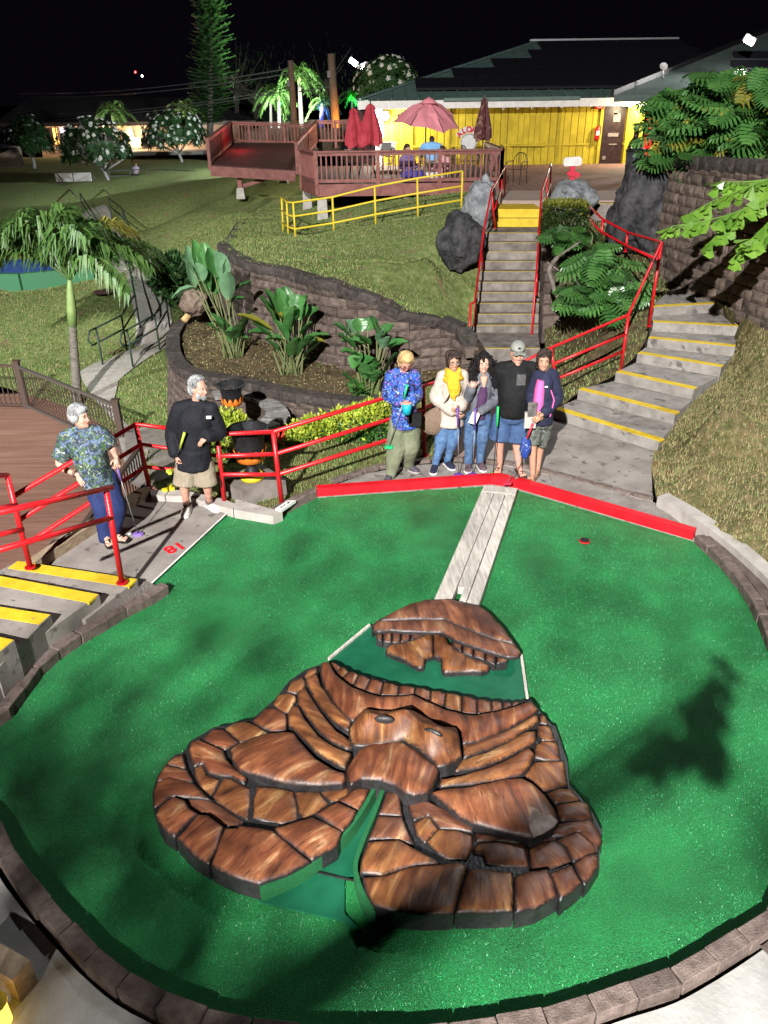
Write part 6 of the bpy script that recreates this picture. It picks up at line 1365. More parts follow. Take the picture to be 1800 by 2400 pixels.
# ------------------------------------------------------------------ rocks
def rock(label, c, r, m, seed, amp=.35, name='boulder', rz=0):
    bm = bmesh.new(); bmesh.ops.create_icosphere(bm, subdivisions=5, radius=1.0); o_ = Vector((seed*3.7, seed*1.3, 0)); M_ = Matrix.Rotation(rz, 3, 'Z')
    for v in bm.verts:
        d = v.co.normalized(); q = 1+amp*noise.noise(d*1.1+o_)+amp*.35*noise.noise(d*2.9+o_)+.05*noise.noise(d*8+o_); e = .10*amp*noise.noise(d*5.5+o_)+.05*abs(noise.noise(d*13+o_))+.03*noise.noise(d*27+o_)
        p = Vector((d.x*r[0], d.y*r[1], d.z*r[2]))*(q+e); v.co = M_ @ p
    me = bpy.data.meshes.new(name); bm.to_mesh(me); bm.free(); me.materials.append(m); me.polygons.foreach_set('use_smooth', [True]*len(me.polygons))
    return tag(place(name, me, c), label, 'rock')
rock('big dark boulder set in the lawn left of the long stair', D(1082,568,17.6), (.50,.42,.56), M_ROCK, 1)
rock('grey upright rock between the deck and the left handrail', D(1122,492,19.3), (.38,.42,.66), M_ROCKG, 2, .4)
rock('grey wedge rock leaning at the deck corner', D(1140,462,20.3), (.24,.3,.45), M_ROCKG, 6, .4)
rock('pale grey boulder standing at the patio edge by the boxy shrub', D(1342,464,20.2), (.52,.5,.38), M_ROCKG, 3, .4)
rock('huge black rock at the left end of the tall block wall', D(1512,478,17.6), (.62,.6,1.0), M_ROCK, 4, .45)
rock('black rock low beside the side steps', D(1470,510,18.4), (.4,.5,.55), M_ROCK, 5, .4)
rock('brown boulder behind the tall bird of paradise', D(452,708,16.4), (.28,.25,.28), mat('brown_rock', (.12,.085,.065), (.2,.15,.12), scale=6, rough=.9, bump=.6, bscale=20), 7, .3)
lg = thing('cut_log', 'pale cut log lying against the planter rim behind the tall plant', 'log', P(448,730,.3)); mb = MB(); mb.tube([P(430,752,.25), P(470,705,.55)], [.075,.06], 9); mb.build('bark', mat('pale_wood', (.34,.22,.09), (.48,.33,.16), scale=6, rough=.8), lg, smooth=True)
# tree out of view that dapples the floodlight
tr = thing('shade_tree', 'broad leaved tree beside the viewpoint that dapples the green', 'tree', Vector((-6.5,-7.0,-1.6))); rnd = random.Random(77)
mb = MB(); fk = Vector((-5.2,-6.6,5.6)); mb.tube([Vector((-6.5,-7.0,-1.6)), Vector((-6.1,-6.9,2.5)), fk], [.3,.24,.18], 9)
tgt = []
def shade(gx, gy, t, r, n, leaf=.30): tgt.append((Vector((gx,gy,0)).lerp(KEY, t), r, n, leaf))
shade(-2.2,3.2,.50,.44,130,.17); shade(-1.55,2.65,.50,.40,130,.17); shade(-.75,2.25,.50,.34,90,.17); shade(-2.8,4.6,.50,.28,50,.17); shade(-2.3,4.0,.50,.25,36,.17); shade(-1.3,3.3,.52,.22,18,.17)
for px_, py_, r_, n_ in ((1682,1612,.04,60),(1650,1650,.06,110),(1642,1695,.065,130),(1645,1735,.06,120),(1668,1782,.05,90),(1592,1752,.05,90),(1545,1768,.05,90),(1520,1792,.04,60),(1705,1560,.05,16)):
    g_ = P(px_, py_, 0); shade(g_.x, g_.y, .26, r_*1.15, n_, .10)  # leaf clumps added and shaped to cast one dark blot on the turf
for gx, gy in ((-1.6,6.0),(-.9,5.4),(-2.1,5.4),(2.4,3.3),(-2.2,6.3),(1.9,6.6),(.9,7.4),(2.7,6.0),(-.2,6.9)): shade(gx+rnd.uniform(-.3,.3), gy, .52, .36, 15, .17)
for c, r, n, lf in tgt:
    w_ = (KEY-c).normalized(); mb.tube(bez([fk, fk.lerp(c+w_*3.2,.6), c+w_*3.4, c+w_*1.6, c], 10) if lf < .14 else bez([fk, fk.lerp(c,.5)+Vector((0,0,.7)), c], 10), [lerp(.05,.006,(i/10)**.5) for i in range(11)], 5)
mb.build('trunk', M_BARK, tr, smooth=True); mb = MB()
for c, r, n, lf in tgt:
    for i in range(n):
        p = c+Vector((rnd.gauss(0,.55),rnd.gauss(0,.55),rnd.gauss(0,.4)))*r; d = Vector((rnd.uniform(-1,1),rnd.uniform(-1,1),rnd.uniform(-.8,.4))).normalized(); blade(mb, p, p+d*lf*rnd.uniform(.7,1.2), lf*.42, n=2, sag=.2, nrm=Vector((rnd.gauss(0,.6),rnd.gauss(0,.6),1)))
mb.build('crown', G_DARK, tr)
# floodlight mast carrying the main lamp
fmast = thing('flood_mast', 'tall mast with the main floodlight beside the viewpoint', 'lamp', Vector((KEY.x-.4, KEY.y-.6, -1.7))); mb = MB(); mb.tube([Vector((KEY.x-.4, KEY.y-.6, -1.7)), Vector((KEY.x-.4, KEY.y-.6, KEY.z+.3))], [.14,.09], 8); mb.beam(Vector((KEY.x-.4, KEY.y-.6, KEY.z+.2)), Vector((KEY.x, KEY.y-.45, KEY.z+.2)), .08, .08); mb.build('pole', M_GREY, fmast)
mb = MB(); mb.box(KEY+Vector((0,-.35,.12)), (.7,.3,.5)); mb.build('housing', M_GREY, fmast)
# ------------------------------------------------------------------ people
TMP = bpy.data.scenes.new('workshop')
def remesh(mb, name, mats, voxel, smooth_it=2, disp=None):
    me = mb.mesh('tmp', mats, smooth=True); o = bpy.data.objects.new('tmp', me); TMP.collection.objects.link(o)
    r = o.modifiers.new('r', 'REMESH'); r.mode = 'VOXEL'; r.voxel_size = voxel; r.use_smooth_shade = True
    s = o.modifiers.new('s', 'SMOOTH'); s.iterations = smooth_it; s.factor = .5
    TMP.view_layers[0].update(); dg = TMP.view_layers[0].depsgraph
    m2 = bpy.data.meshes.new_from_object(o.evaluated_get(dg)); bpy.data.objects.remove(o); bpy.data.meshes.remove(me)
    m2.name = name
    if disp:
        for v in m2.vertices: v.co += v.normal*disp(v.co)
    m2.polygons.foreach_set('use_smooth', [True]*len(m2.polygons))
    m2.materials.clear()
    for m in (mats if isinstance(mats, list) else [mats]): m2.materials.append(m)
    m2.update(); return m2
def skin(name, a, b): return mat(name, a, b, scale=14, rough=.5, spec=.35)
SK_PALE = skin('pale_skin', (.50,.29,.215), (.57,.345,.265)); SK_TAN = skin('tan_skin', (.40,.215,.14), (.47,.26,.175)); SK_RED = skin('ruddy_skin', (.46,.24,.175), (.54,.29,.22))
M_EYE = mat('eye_dark', (.02,.014,.012), rough=.2); M_LIP = mat('lip', (.36,.10,.085), rough=.5); M_TEETH = mat('teeth', (.7,.68,.62), rough=.4)
def ell(c, ax, ay, rx, ry, n=16): return [c+ax*math.cos(2*math.pi*k/n)*rx+ay*math.sin(2*math.pi*k/n)*ry for k in range(n)]
def limb(mb, pts, rads, n=10):
    mb.tube(smooth_line(pts, 4), [rads[min(len(rads)-1, int(i/4))]+(rads[min(len(rads)-1, int(i/4)+1)]-rads[min(len(rads)-1, int(i/4))])*((i % 4)/4) for i in range((len(pts)-1)*4+1)], n)
    for p, r in ((pts[0], rads[0]), (pts[-1], rads[-1])): mb.ball(p, r, n, 6)
def hand(mb, wrist, d, palm_n, s=1.0, curl=.6, shaka=False, side=1):
    """palm, four fingers of unequal length and a thumb; d points along the hand, palm_n out of the palm"""
    d = Vector(d).normalized(); n = (Vector(palm_n)-d*Vector(palm_n).dot(d)).normalized(); x = d.cross(n)*side
    w = Vector(wrist); pl = w+d*.085*s
    vs = [[w+x*a*.024*s*1.0+n*b*.015*s for a, b in ((-1,-1),(1,-1),(1,1),(-1,1))], [w+d*.045*s+x*a*.039*s+n*b*.015*s for a, b in ((-1,-1),(1,-1),(1,1),(-1,1))], [pl+x*a*.040*s+n*b*.012*s for a, b in ((-1,-1),(1,-1),(1,1),(-1,1))]]
    mb.loft(vs)
    for i, (off, L) in enumerate(((.031,.070), (.011,.080), (-.010,.075), (-.030,.058))):
        c = curl
        if shaka: c = 1.5 if i < 3 else .05
        b = pl+x*off*s-d*.006*s; a1 = c*.75; a2 = c*1.6; a3 = c*2.2
        def dr(a): return (d*math.cos(a)+n*math.sin(a))
        sp = x*(off*.6) if not (shaka and i == 3) else -x*.5
        p1 = b+(dr(a1)+sp).normalized()*L*.45*s; p2 = p1+(dr(a2)+sp).normalized()*L*.32*s; p3 = p2+(dr(a3)+sp).normalized()*L*.25*s
        mb.tube([b, p1, p2, p3], [.0088*s,.0085*s,.0078*s,.006*s], 7)
    b = w+d*.025*s+x*.026*s; t1 = b+(x*.8+d*.6+n*.3*(0 if shaka else 1)).normalized()*.045*s; t2 = t1+((x*.7+d*.7) if shaka else (d*.8+n*.5+x*.1)).normalized()*.035*s
    mb.tube([b, t1, t2], [.0115*s,.0098*s,.007*s], 7)
def shoe(name, par, ankle, toe_dir, m, sole, L=.27, w=.098, h=.085):
    f = Vector((toe_dir[0], toe_dir[1], 0)).normalized(); s = Vector((-f.y, f.x, 0)); g = Vector((ankle.x, ankle.y, ankle.z)); heel = g-f*.075
    rings = []
    for t, ww, hh in ((0,.5,.62),(.06,.78,.85),(.25,.82,1.0),(.45,.92,.78),(.65,1.05,.52),(.85,.98,.42),(.96,.62,.34),(1.0,.25,.2)):
        c = heel+f*L*t; rings.append([c-s*w*.5*ww+UP*.018, c+s*w*.5*ww+UP*.018, c+s*w*.44*ww+UP*(.018+h*hh*.7), c+s*w*.18*ww+UP*(.018+h*hh), c-s*w*.18*ww+UP*(.018+h*hh), c-s*w*.44*ww+UP*(.018+h*hh*.7)])
    mb = MB(); mb.loft(rings); o = mb.build(name, m, par, smooth=True)
    rings = [[Vector((v.x,v.y,g.z+z)) for v in (r[0]-s*.004, r[1]+s*.004)][::1] for r in rings for z in (0,)]
    mb = MB(); vs = []; 
    for r in rings: vs += [r[0], r[1], r[0]+UP*.024, r[1]+UP*.024]
    fs = []
    for i in range(len(rings)-1): a = i*4; b = a+4; fs += [(a,b,b+1,a+1),(a+2,a+3,b+3,b+2),(a,a+2,b+2,b),(a+1,b+1,b+3,a+3)]
    k = (len(rings)-1)*4; fs += [(0,1,3,2),(k,k+2,k+3,k+1)]
    mb.add(vs, fs); mb.build('sole', sole, o, org=wloc(o)); return o
def foot(mb, ankle, toe_dir, L=.24, s=1.0):
    f = Vector((toe_dir[0], toe_dir[1], 0)).normalized(); x = Vector((-f.y, f.x, 0)); g = ankle.z
    def q(t, y, z, r): return (Vector((ankle.x, ankle.y, 0))+f*t*L+x*y, g+z, r)
    rings = []
    for t, w, h in ((-.26,.026,.04),(-.15,.034,.075),(.0,.036,.095),(.25,.038,.075),(.5,.045,.05),(.66,.046,.034)):
        c = Vector((ankle.x, ankle.y, g+.022))+f*t*L; rings.append([c-x*w, c+x*w, c+x*w*.7+UP*h*.75, c+UP*h, c-x*w*.7+UP*h*.75])
    mb.loft(rings)
    for i in range(5):
        y = lerp(-.034,.034,i/4); b = Vector((ankle.x, ankle.y, g+.036))+f*L*.62+x*y; l = [.062,.058,.053,.046,.04][i]; mb.tube([b, b+f*l*.6, b+f*l-UP*.008], [.0115 if i else .014,.011 if i else .0135,.008], 6)
def sandal(par, ankle, toe_dir, m):
    f = Vector((toe_dir[0], toe_dir[1], 0)).normalized(); x = Vector((-f.y, f.x, 0)); c0 = Vector((ankle.x, ankle.y, ankle.z)); pts = []
    for t, w in ((-.30,.022),(-.24,.036),(.0,.040),(.35,.046),(.65,.053),(.85,.048),(.94,.026)): pts.append((c0+f*t*.25, w))
    poly = [p-x*w for p, w in pts]+[p+x*w for p, w in reversed(pts)]
    mb = MB(); mb.prism(poly, ankle.z, ankle.z+.02); t_ = c0+f*.14; mb.tube([t_-x*.05+UP*.03-f*.05, t_+UP*.072, t_+f*.03+UP*.055], .009, 6); mb.tube([t_+x*.05+UP*.03-f*.05, t_+UP*.072], .009, 6); mb.build('sandal', m, par)
def face_frame(face):
    f = Vector(face).normalized(); r = f.cross(UP).normalized(); return f, r, r.cross(f)
def head_shape(mb, c, face, s=1.0, tilt=0.0):
    f, r, u = face_frame(face)
    rings = []
    for z, w, dfr, dbk in ((-.125,.030,.045,-.01),(-.112,.046,.072,.01),(-.09,.058,.085,.045),(-.06,.066,.089,.072),(-.025,.071,.091,.088),(.01,.074,.092,.096),(.045,.076,.090,.098),(.08,.072,.080,.092),(.105,.058,.060,.072),(.122,.034,.034,.042),(.13,.010,.01,.012)):
        cc = c+u*z*s+f*((dfr-dbk)/2)*s; rings.append(ell(cc, r, f, w*s, (dfr+dbk)/2*s, 18))
    mb.loft(rings)
    # nose, brow, ears, chin
    mb.tube([c+f*.088*s+u*.012*s, c+f*.104*s-u*.018*s, c+f*.113*s-u*.038*s, c+f*.092*s-u*.047*s], [.009*s,.011*s,.014*s,.010*s], 8)
    mb.tube([c+f*.075*s-r*.055*s+u*.024*s, c+f*.092*s+u*.025*s, c+f*.075*s+r*.055*s+u*.024*s], [.008*s,.011*s,.008*s], 6)
    for sg_ in (-1,1): mb.ball(c+r*sg_*.076*s-f*.004*s-u*.012*s, (.012*s,.02*s,.03*s), 8, 6)
    for sg_ in (-1,1): mb.ball(c+r*sg_*.042*s+f*.066*s-u*.03*s, .024*s, 8, 6)
    mb.ball(c+f*.075*s-u*.098*s, .024*s, 8, 6)
def face_parts(par, c, face, s=1.0, smile=False, closed=False, brow=None):
    f, r, u = face_frame(face)
    for sg_ in (-1,1):
        e = c+f*.0865*s+r*sg_*.031*s+u*.006*s
        mb = MB()
        if not closed: mb.cur = 1; mb.ball(e-f*.002*s, (.0115*s,.0115*s,.0058*s), 10, 6); mb.cur = 0; mb.ball(e+f*.0045*s, .0066*s, 8, 6)
        else: mb.tube([e-r*.014*s+f*.004*s, e-u*.003*s+f*.006*s, e+r*.014*s+f*.004*s], .003*s, 5)
        mb.build('eye', [M_EYE, M_TEETH], par, smooth=True)
        mb = MB(); b = e+u*.018*s+f*.004*s; mb.tube([b-r*.017*s, b+u*.003*s+f*.004*s, b+r*.017*s], [.003*s,.0042*s,.003*s], 5); mb.build('eyebrow', brow or M_EYE, par)
    m_ = c+f*.088*s-u*.068*s; mb = MB()
    for du in (.006,-.007): mb.tube([m_-r*.026*s-f*.008*s+u*(.008 if smile else 0)*s, m_+u*du*s+f*.006*s-u*(.004 if smile else 0)*s, m_+r*.026*s-f*.008*s+u*(.008 if smile else 0)*s], [.003*s,.0055*s,.003*s], 6)
    mb.build('mouth', M_LIP, par, smooth=True)
    if smile: mb = MB(); mb.ball(m_+f*.003*s-u*.001*s, (.018*s,.006*s,.006*s), 8, 5); mb.build('teeth', M_TEETH, par, smooth=True)
def glasses(par, c, face, s, m):
    f, r, u = face_frame(face); mb = MB()
    for sg_ in (-1,1):
        e = c+f*.104*s+r*sg_*.034*s+u*.002*s; mb.tube([e+r*math.cos(a)*.026*s+u*math.sin(a)*.02*s for a in [k*math.pi/6 for k in range(13)]], .0028*s, 5)
        mb.tube([e+r*sg_*.026*s, c+r*sg_*.078*s+u*.004*s], .0025*s, 4)
    mb.build('glasses', m, par)
def putter(label, grip_a, grip_b, headp, col, fdir, lab_m):
    """club lying along grip_a -> grip_b -> head on the ground"""
    t = thing('putter', label, 'golf club', headp, 'mini golf putters'); M_ = mat(lab_m, col, rough=.4)
    mb = MB(); mb.tube([grip_a, grip_b], [.015,.012], 8); mb.build('grip', M_, t, smooth=True)
    mb = MB(); mb.tube([grip_b, headp+UP*.02], .0055, 6); mb.build('shaft', M_GREY if col[1] < .5 else M_BLACK, t, smooth=True)
    f = Vector((fdir[0], fdir[1], 0)).normalized(); s = Vector((-f.y, f.x, 0)); mb = MB(); mb.prism([headp+f*.06, headp+f*.035+s*.025, headp-f*.05+s*.022, headp-f*.06, headp-f*.05-s*.02, headp+f*.035-s*.025], headp.z, headp.z+.032); mb.box(headp+UP*.02+s*.03, (.04,.03,.03)); mb.build('head', M_, t)
    return t
def person(label, J, skinm, hs=1.0, facing=(0,-1,0), headdir=None, bulk=1.0, top=None, bottom=None, feet='shoe', footm=None, solem=None, tdir=None, hands=None, group='mini golf players', belly=0.0, smile=False, closed=False, brow=None, name='person', voxel=.0145):
    """J: world joints; top/bottom: dicts that describe the garments"""
    fd = Vector(facing).normalized(); base = Vector(((J['aL'].x+J['aR'].x)/2, (J['aL'].y+J['aR'].y)/2, min(J['aL'].z, J['aR'].z)))
    t = thing(name, label, 'person', base, group); hd = Vector(headdir or facing)
    ax = (J['sR']-J['sL']); ax.z *= .4; ax.normalize(); fr = (fd-ax*fd.dot(ax)).normalized()
    hipc = (J['hL']+J['hR'])/2; shc = (J['sL']+J['sR'])/2; sw = (J['sR']-J['sL']).length/2; hw = max(.115, (J['hR']-J['hL']).length/2+.055)*1.0
    def torso(mb, k=1.0, lo=-.10, hi=.0, ex=0.0):
        for_ = [(-.16,hw*.86,.10),(-.06,hw*1.02,.115),(.10,hw*.98,.112+belly*.7),(.30,lerp(hw,sw,.35)*.92,.110+belly),(.52,lerp(hw,sw,.6)*.97,.118+belly*.6),(.74,sw*.93,.122+belly*.15),(.90,sw*.94,.10),(1.0,sw*.72,.072),(1.07,.066,.058)]
        rings = []
        for q, w, d in for_:
            if q < lo: continue
            c = hipc.lerp(shc, q) if q <= 1 else shc+UP*(q-1)*.55
            rings.append(ell(c+fr*(.015+(belly*.5 if .05 < q < .6 else 0)), ax, fr, w*bulk*k+ex, d*bulk*k+ex, 18))
        mb.loft(rings)
    B = MB(); torso(B)
    B.tube([shc-UP*.02, shc.lerp(J['head'], .45)-fr*.012, J['head']-UP*.06*hs-hd.normalized()*.02], [.062,.054,.056], 12)
    head_shape(B, J['head'], hd, hs)
    for S in 'LR': B.tube([shc+UP*.055, shc.lerp(J['s'+S], .55)+UP*.018, J['s'+S]], [.05,.05,.042], 10)
    for S in 'LR':
        limb(B, [J['s'+S], J['e'+S], J['w'+S]], [.046*bulk,.040*bulk,.027], 10)
        limb(B, [J['h'+S], J['k'+S], J['a'+S]+UP*.075], [.083*bulk,.056*bulk,.038], 12)
        B.ball(J['k'+S].lerp(J['a'+S], .28)-fr*.012, (.050*bulk,.052*bulk,.11), 10, 7)
    td = tdir or (facing, facing)
    bm_ = remesh(B, 'body', [skinm], voxel, 3)
    o = bpy.data.objects.new('body', bm_); COL.objects.link(o); o.parent = t; 
    bm_.transform(Matrix.Translation(-base))
    H = MB()
    for S, (d, n, kw) in (hands or {}).items(): hand(H, J['w'+S], d, n, s=hs*1.02, side=1 if S == 'L' else -1, **kw)
    if feet in ('bare', 'sandal'):
        for S, d in zip('LR', td): foot(H, J['a'+S], d)
    if H.v:
        bmx = bmesh.new(); bmx.from_mesh(bm_); hm = H.mesh('h', skinm, base, True); bmx.from_mesh(hm); bmx.to_mesh(bm_); bmx.free(); bpy.data.meshes.remove(hm)
        bm_.polygons.foreach_set('use_smooth', [True]*len(bm_.polygons))
    face_parts(o, J['head'], hd, hs, smile, closed, brow)
    if feet == 'shoe':
        for S, d in zip('LR', td): shoe('shoe', t, J['a'+S], d, footm, solem or M_WHITE)
    if feet == 'sandal':
        for S, d in zip('LR', td): sandal(t, J['a'+S], d, footm)
    wr = lambda co: .004+.008*noise.noise(Vector((co.x*8,co.y*8,co.z*5)))+.008*(.35-abs(noise.noise(Vector((co.x*13+3,co.y*13,co.z*9)))))+.003*noise.noise(co*28)
    if bottom:
        G = MB(); ln = bottom.get('len', 1.0); ease = bottom.get('ease', .012)
        rings = []
        for q, w, d in ((-.12,hw*.84,.10),(-.05,hw*1.02,.122),(.10,hw*1.0,.118+belly*.6),(.20,hw*.98,.112+belly*.7)):
            c = hipc.lerp(shc, q); rings.append(ell(c+fr*.012, ax, fr, w*bulk+ease, d*bulk+ease, 18))
        G.loft(rings)
        for S in 'LR':
            h, k, a = J['h'+S], J['k'+S], J['a'+S]+UP*bottom.get('hem', .06)
            r0, r1, r2 = .092*bulk+ease, .064*bulk+ease*1.4, bottom.get('cuff', .052)
            if ln >= 1: limb(G, [h, h.lerp(k,.5), k, k.lerp(a,.5), a], [r0, (r0+r1)/2+bottom.get('flare',0)*.5, r1+bottom.get('flare',0), r2+bottom.get('flare',0)*.7+.006, r2], 12)
            else:
                e = h.lerp(k, ln); G.tube([h, h.lerp(e,.5), e], [r0*.94, (r0+r1)/2+ease*.4, r1+ease*.8], 14)
        me = remesh(G, bottom['name'], [bottom['m']], voxel, 2, wr)
        me.transform(Matrix.Translation(-(base)))
        place(bottom['name'], me, base, parent=t)
    if top:
        G = MB(); ease = top.get('ease', .016); torso(G, 1.0, lo=top.get('lo', -.1), ex=ease)
        if top.get('drop'):
            rings = [ell(hipc.lerp(shc, q)+fr*.015, ax, fr, hw*bulk*1.0+ease+e_, .125*bulk+belly*.7+ease+e_, 18) for q, e_ in ((-top['drop'],.02),(.0,.012),(.25,.0))]; G.loft(rings)
        sl = top.get('sleeve', 1.0)
        for S in 'LR': G.tube([shc+UP*.035, shc.lerp(J['s'+S], .55)+UP*.016, J['s'+S]], [.050+ease,.050+ease*.9,.048*bulk+ease*.7], 12); G.ball(J['s'+S], .052*bulk+ease*.75, 12, 8)
        for S in 'LR':
            s, e, w = J['s'+S], J['e'+S], J['w'+S]
            if sl >= 1: limb(G, [s, s.lerp(e,.5), e, e.lerp(w,.5), e.lerp(w,.94)], [.054*bulk+ease*.6,.054*bulk+ease*.9,.050*bulk+ease,.044+ease,.036+ease], 12)
            elif sl > .5: q = (sl-.5)*2; limb(G, [s, s.lerp(e,.5), e, e.lerp(w,q)], [.054*bulk+ease*.6,.054*bulk+ease*.9,.050*bulk+ease,.044+ease], 12)
            else: G.tube([s, s.lerp(e, sl), s.lerp(e, sl*2)], [.064*bulk+ease,.062*bulk+ease,.060*bulk+ease*1.3], 14)
        me = remesh(G, top['name'], [top['m']], voxel, 2, wr)
        me.transform(Matrix.Translation(-(base)))
        place(top['name'], me, base, parent=t)
    return t, o
def hair(par, name, c, face, s, m, blobs, strands=0, sl=.1, rnd=None, amp=.012, freq=30):
    f, r, u = face_frame(face); G = MB()
    for (x, y, z, a, b, d) in blobs:
        B_ = MB(); B_.ball((0,0,0), 1.0, 12, 8)
        G.add([c+r*(x+v[0]*a)*s+f*(y+v[1]*b)*s+u*(z+v[2]*d)*s for v in B_.v], B_.f)
    me = remesh(G, name, [m], .011, 1, lambda co: amp*noise.noise(Vector((co.x*freq, co.y*freq, co.z*freq*.35))))
    po = wloc(par)
    me.transform(Matrix.Translation(-(po)))
    o = bpy.data.objects.new(name, me); COL.objects.link(o); o.parent = par
    return o
def strands(par, c, face, s, m, n=240, side=.9, back=1.0, seed=1, part=.0, wave=.004, rad=.0052, fringe=.30, extra=0.0):
    f, r, u = face_frame(face); rnd = random.Random(seed); G = MB()
    for i in range(n):
        az = rnd.uniform(-math.pi, math.pi); fa = abs(az)      # 0 is the face, pi the back of the head
        if fa < .95: end = lerp(fringe, .36, fa/.95)*math.pi*rnd.uniform(.9,1.1)
        else: q = min(1, (fa-.95)/1.2); end = lerp(side, back, q)*.62*math.pi*rnd.uniform(.9,1.08)
        pts = []; x0 = part+rnd.uniform(-.012,.012)
        for k in range(9):
            t = k/8; th = lerp(.06, end, t); w = wave*math.sin(t*9+i)
            d = r*(math.sin(az)*math.sin(th))+f*(math.cos(az)*math.sin(th))
            p = c+(d.dot(r)*r*.093+d.dot(f)*f*.106-f*.010)*s+u*(.050+math.cos(th)*.096)*s+r*(x0*(1-t)+w)
            if th > .5*math.pi: p -= u*extra*(th/math.pi-.5)
            pts.append(p)
        G.tube(pts, [rad*(1.1-.7*k/8) for k in range(9)], 3, caps=False)
    return G.build('hair_strands', m, par, smooth=True, org=wloc(par))
def zj(zm, y, **k):
    out = {}
    for n, q in k.items():
        dy = q[2] if len(q) > 2 else 0; out[n] = D(*zm(q[0], q[1]), y+dy)
    return out
CAP = [(0,-.012,.056,.086,.099,.090)]
M_JEAN = mat('denim', (.045,.10,.22), (.10,.19,.34), scale=16, rough=.85, bump=.3, bscale=60, detail=6)
M_NAVY = mat('navy_cloth', (.012,.014,.035), (.022,.026,.06), scale=8, rough=.85, bump=.4, bscale=22); M_BLK = mat('black_cloth', (.003,.003,.0035), (.007,.007,.008), scale=8, rough=.8, bump=.4, bscale=22)
M_SOLE = mat('rubber_sole', (.35,.33,.31), rough=.7); M_DSH = mat('dark_shoe', (.03,.028,.035), (.10,.085,.11), scale=18, rough=.7)
M_SAND = mat('tan_sandal', (.20,.12,.075), rough=.7); M_BSAND = mat('brown_sandal', (.06,.035,.025), rough=.6)
def feetfix(J, z=.02):
    for S in 'LR':
        # slide the ankle along its sight line until the foot rests on the slab
        p = J['a'+S]; d = (p-Vector((0,0,CAMH))); k = (z-CAMH)/d.z; J['a'+S] = Vector((0,0,CAMH))+d*k
    return J
def ankles(J, zm, z, L, Rr): J['aL'] = P(*zm(*L), z=z); J['aR'] = P(*zm(*Rr), z=z); return J
def floral(name, base, cols, scale):
    m = bpy.data.materials.new(name); m.use_nodes = True; N, L = m.node_tree.nodes, m.node_tree.links; bs = N['Principled BSDF']; bs.inputs['Roughness'].default_value = .75; tc = N.new('ShaderNodeTexCoord'); cur = None
    for i, (c, sc, th) in enumerate(cols):
        mp = N.new('ShaderNodeMapping'); mp.inputs['Location'].default_value = (i*3.1, i*1.7, i); L.new(tc.outputs['Object'], mp.inputs[0])
        n = N.new('ShaderNodeTexNoise'); n.inputs['Scale'].default_value = scale*sc; n.inputs['Detail'].default_value = 3; n.inputs['Distortion'].default_value = 1.6; L.new(mp.outputs[0], n.inputs['Vector'])
        r = N.new('ShaderNodeValToRGB'); r.color_ramp.elements[0].position = th; r.color_ramp.elements[1].position = th+.03; L.new(n.outputs[0], r.inputs[0])
        mx = N.new('ShaderNodeMixRGB'); L.new(r.outputs[0], mx.inputs[0]); mx.inputs[2].default_value = (*c, 1)
        if cur: L.new(cur, mx.inputs[1])
        else: mx.inputs[1].default_value = (*base, 1)
        cur = mx.outputs[0]
    L.new(cur, bs.inputs['Base Color']); return m
# 1 blonde woman looking down at her putter
Y = P(*ZG(250,1180), z=.02).y
J = zj(ZG, Y, head=(312,268,-.08), sL=(190,385), sR=(388,380), eL=(170,545,.03), eR=(404,545,.03), wL=(285,592,-.24), wR=(352,590,-.24), hL=(250,760), hR=(360,760), kL=(235,970,-.03), kR=(345,960,.02)); ankles(J, ZG, .02, (190,1215), (335,1140))
Mfl = floral('blue_floral', (.018,.07,.36), (((.005,.012,.06),1.0,.52), ((.10,.25,.62),1.3,.58), ((.42,.10,.40),1.2,.62), ((.62,.66,.70),1.1,.645)), 13)
M_OLV = mat('olive_trousers', (.125,.14,.085), (.19,.205,.135), scale=6, rough=.9, bump=.3, bscale=40)
t, b = person('blonde woman in a blue floral blouse and olive trousers looking down', J, SK_RED, .97, (.15,-1,0), (.22,-.9,-.75), bulk=.94, top=dict(name='blouse', m=Mfl, sleeve=.95, ease=.028, drop=.06), bottom=dict(name='trousers', m=M_OLV, ease=.03, flare=.035, cuff=.062, hem=.04), footm=M_DSH, solem=M_SOLE, tdir=((-.35,-1),(.55,-.6)), hands={'L':((.5,-.4,-.3),(.3,.5,.6),dict(curl=.8)), 'R':((-.5,-.4,-.3),(-.3,.5,.6),dict(curl=.8))}, closed=True)
M_BLOND = mat('blonde_hair', (.42,.26,.10), (.62,.44,.22), scale=30, rough=.55, stretch=(1,1,.2), bump=.8, bscale=70)
hair(b, 'hair', J['head'], (.22,-.9,-.75), .97, M_BLOND, CAP+[(0,-.06,.0,.085,.07,.09),(-.068,-.01,-.005,.03,.07,.075),(.068,-.01,-.005,.03,.07,.075),(0,.04,.105,.065,.05,.035)], amp=.02)
strands(b, J['head'], (.22,-.9,-.75), .97, M_BLOND, 260, side=1.05, back=1.1, wave=.008, fringe=.36)
glasses(b, J['head'], (.22,-.9,-.75), .97, mat('red_frame', (.25,.04,.03), rough=.3))
g0, g1 = D(*ZG(326,455), Y-.28), D(*ZG(300,570), Y-.27)
putter('putter with a green grip held upside down by the blonde woman', g0, g1, D(*ZG(180,970), Y-.15), (.02,.42,.16), (1,0), 'green_grip')
cu = thing('cup', 'turquoise cup in the hands of the blonde woman', 'cup', D(*ZG(322,690), Y-.30)); c = D(*ZG(322,690), Y-.30); mb = MB(); mb.lathe(c, [(0,0),(.052,0),(.060,.13),(.055,.13),(.05,.02),(0,.02)], 16); mb.build('body', mat('turquoise', (.01,.33,.45), rough=.4), cu, smooth=True)
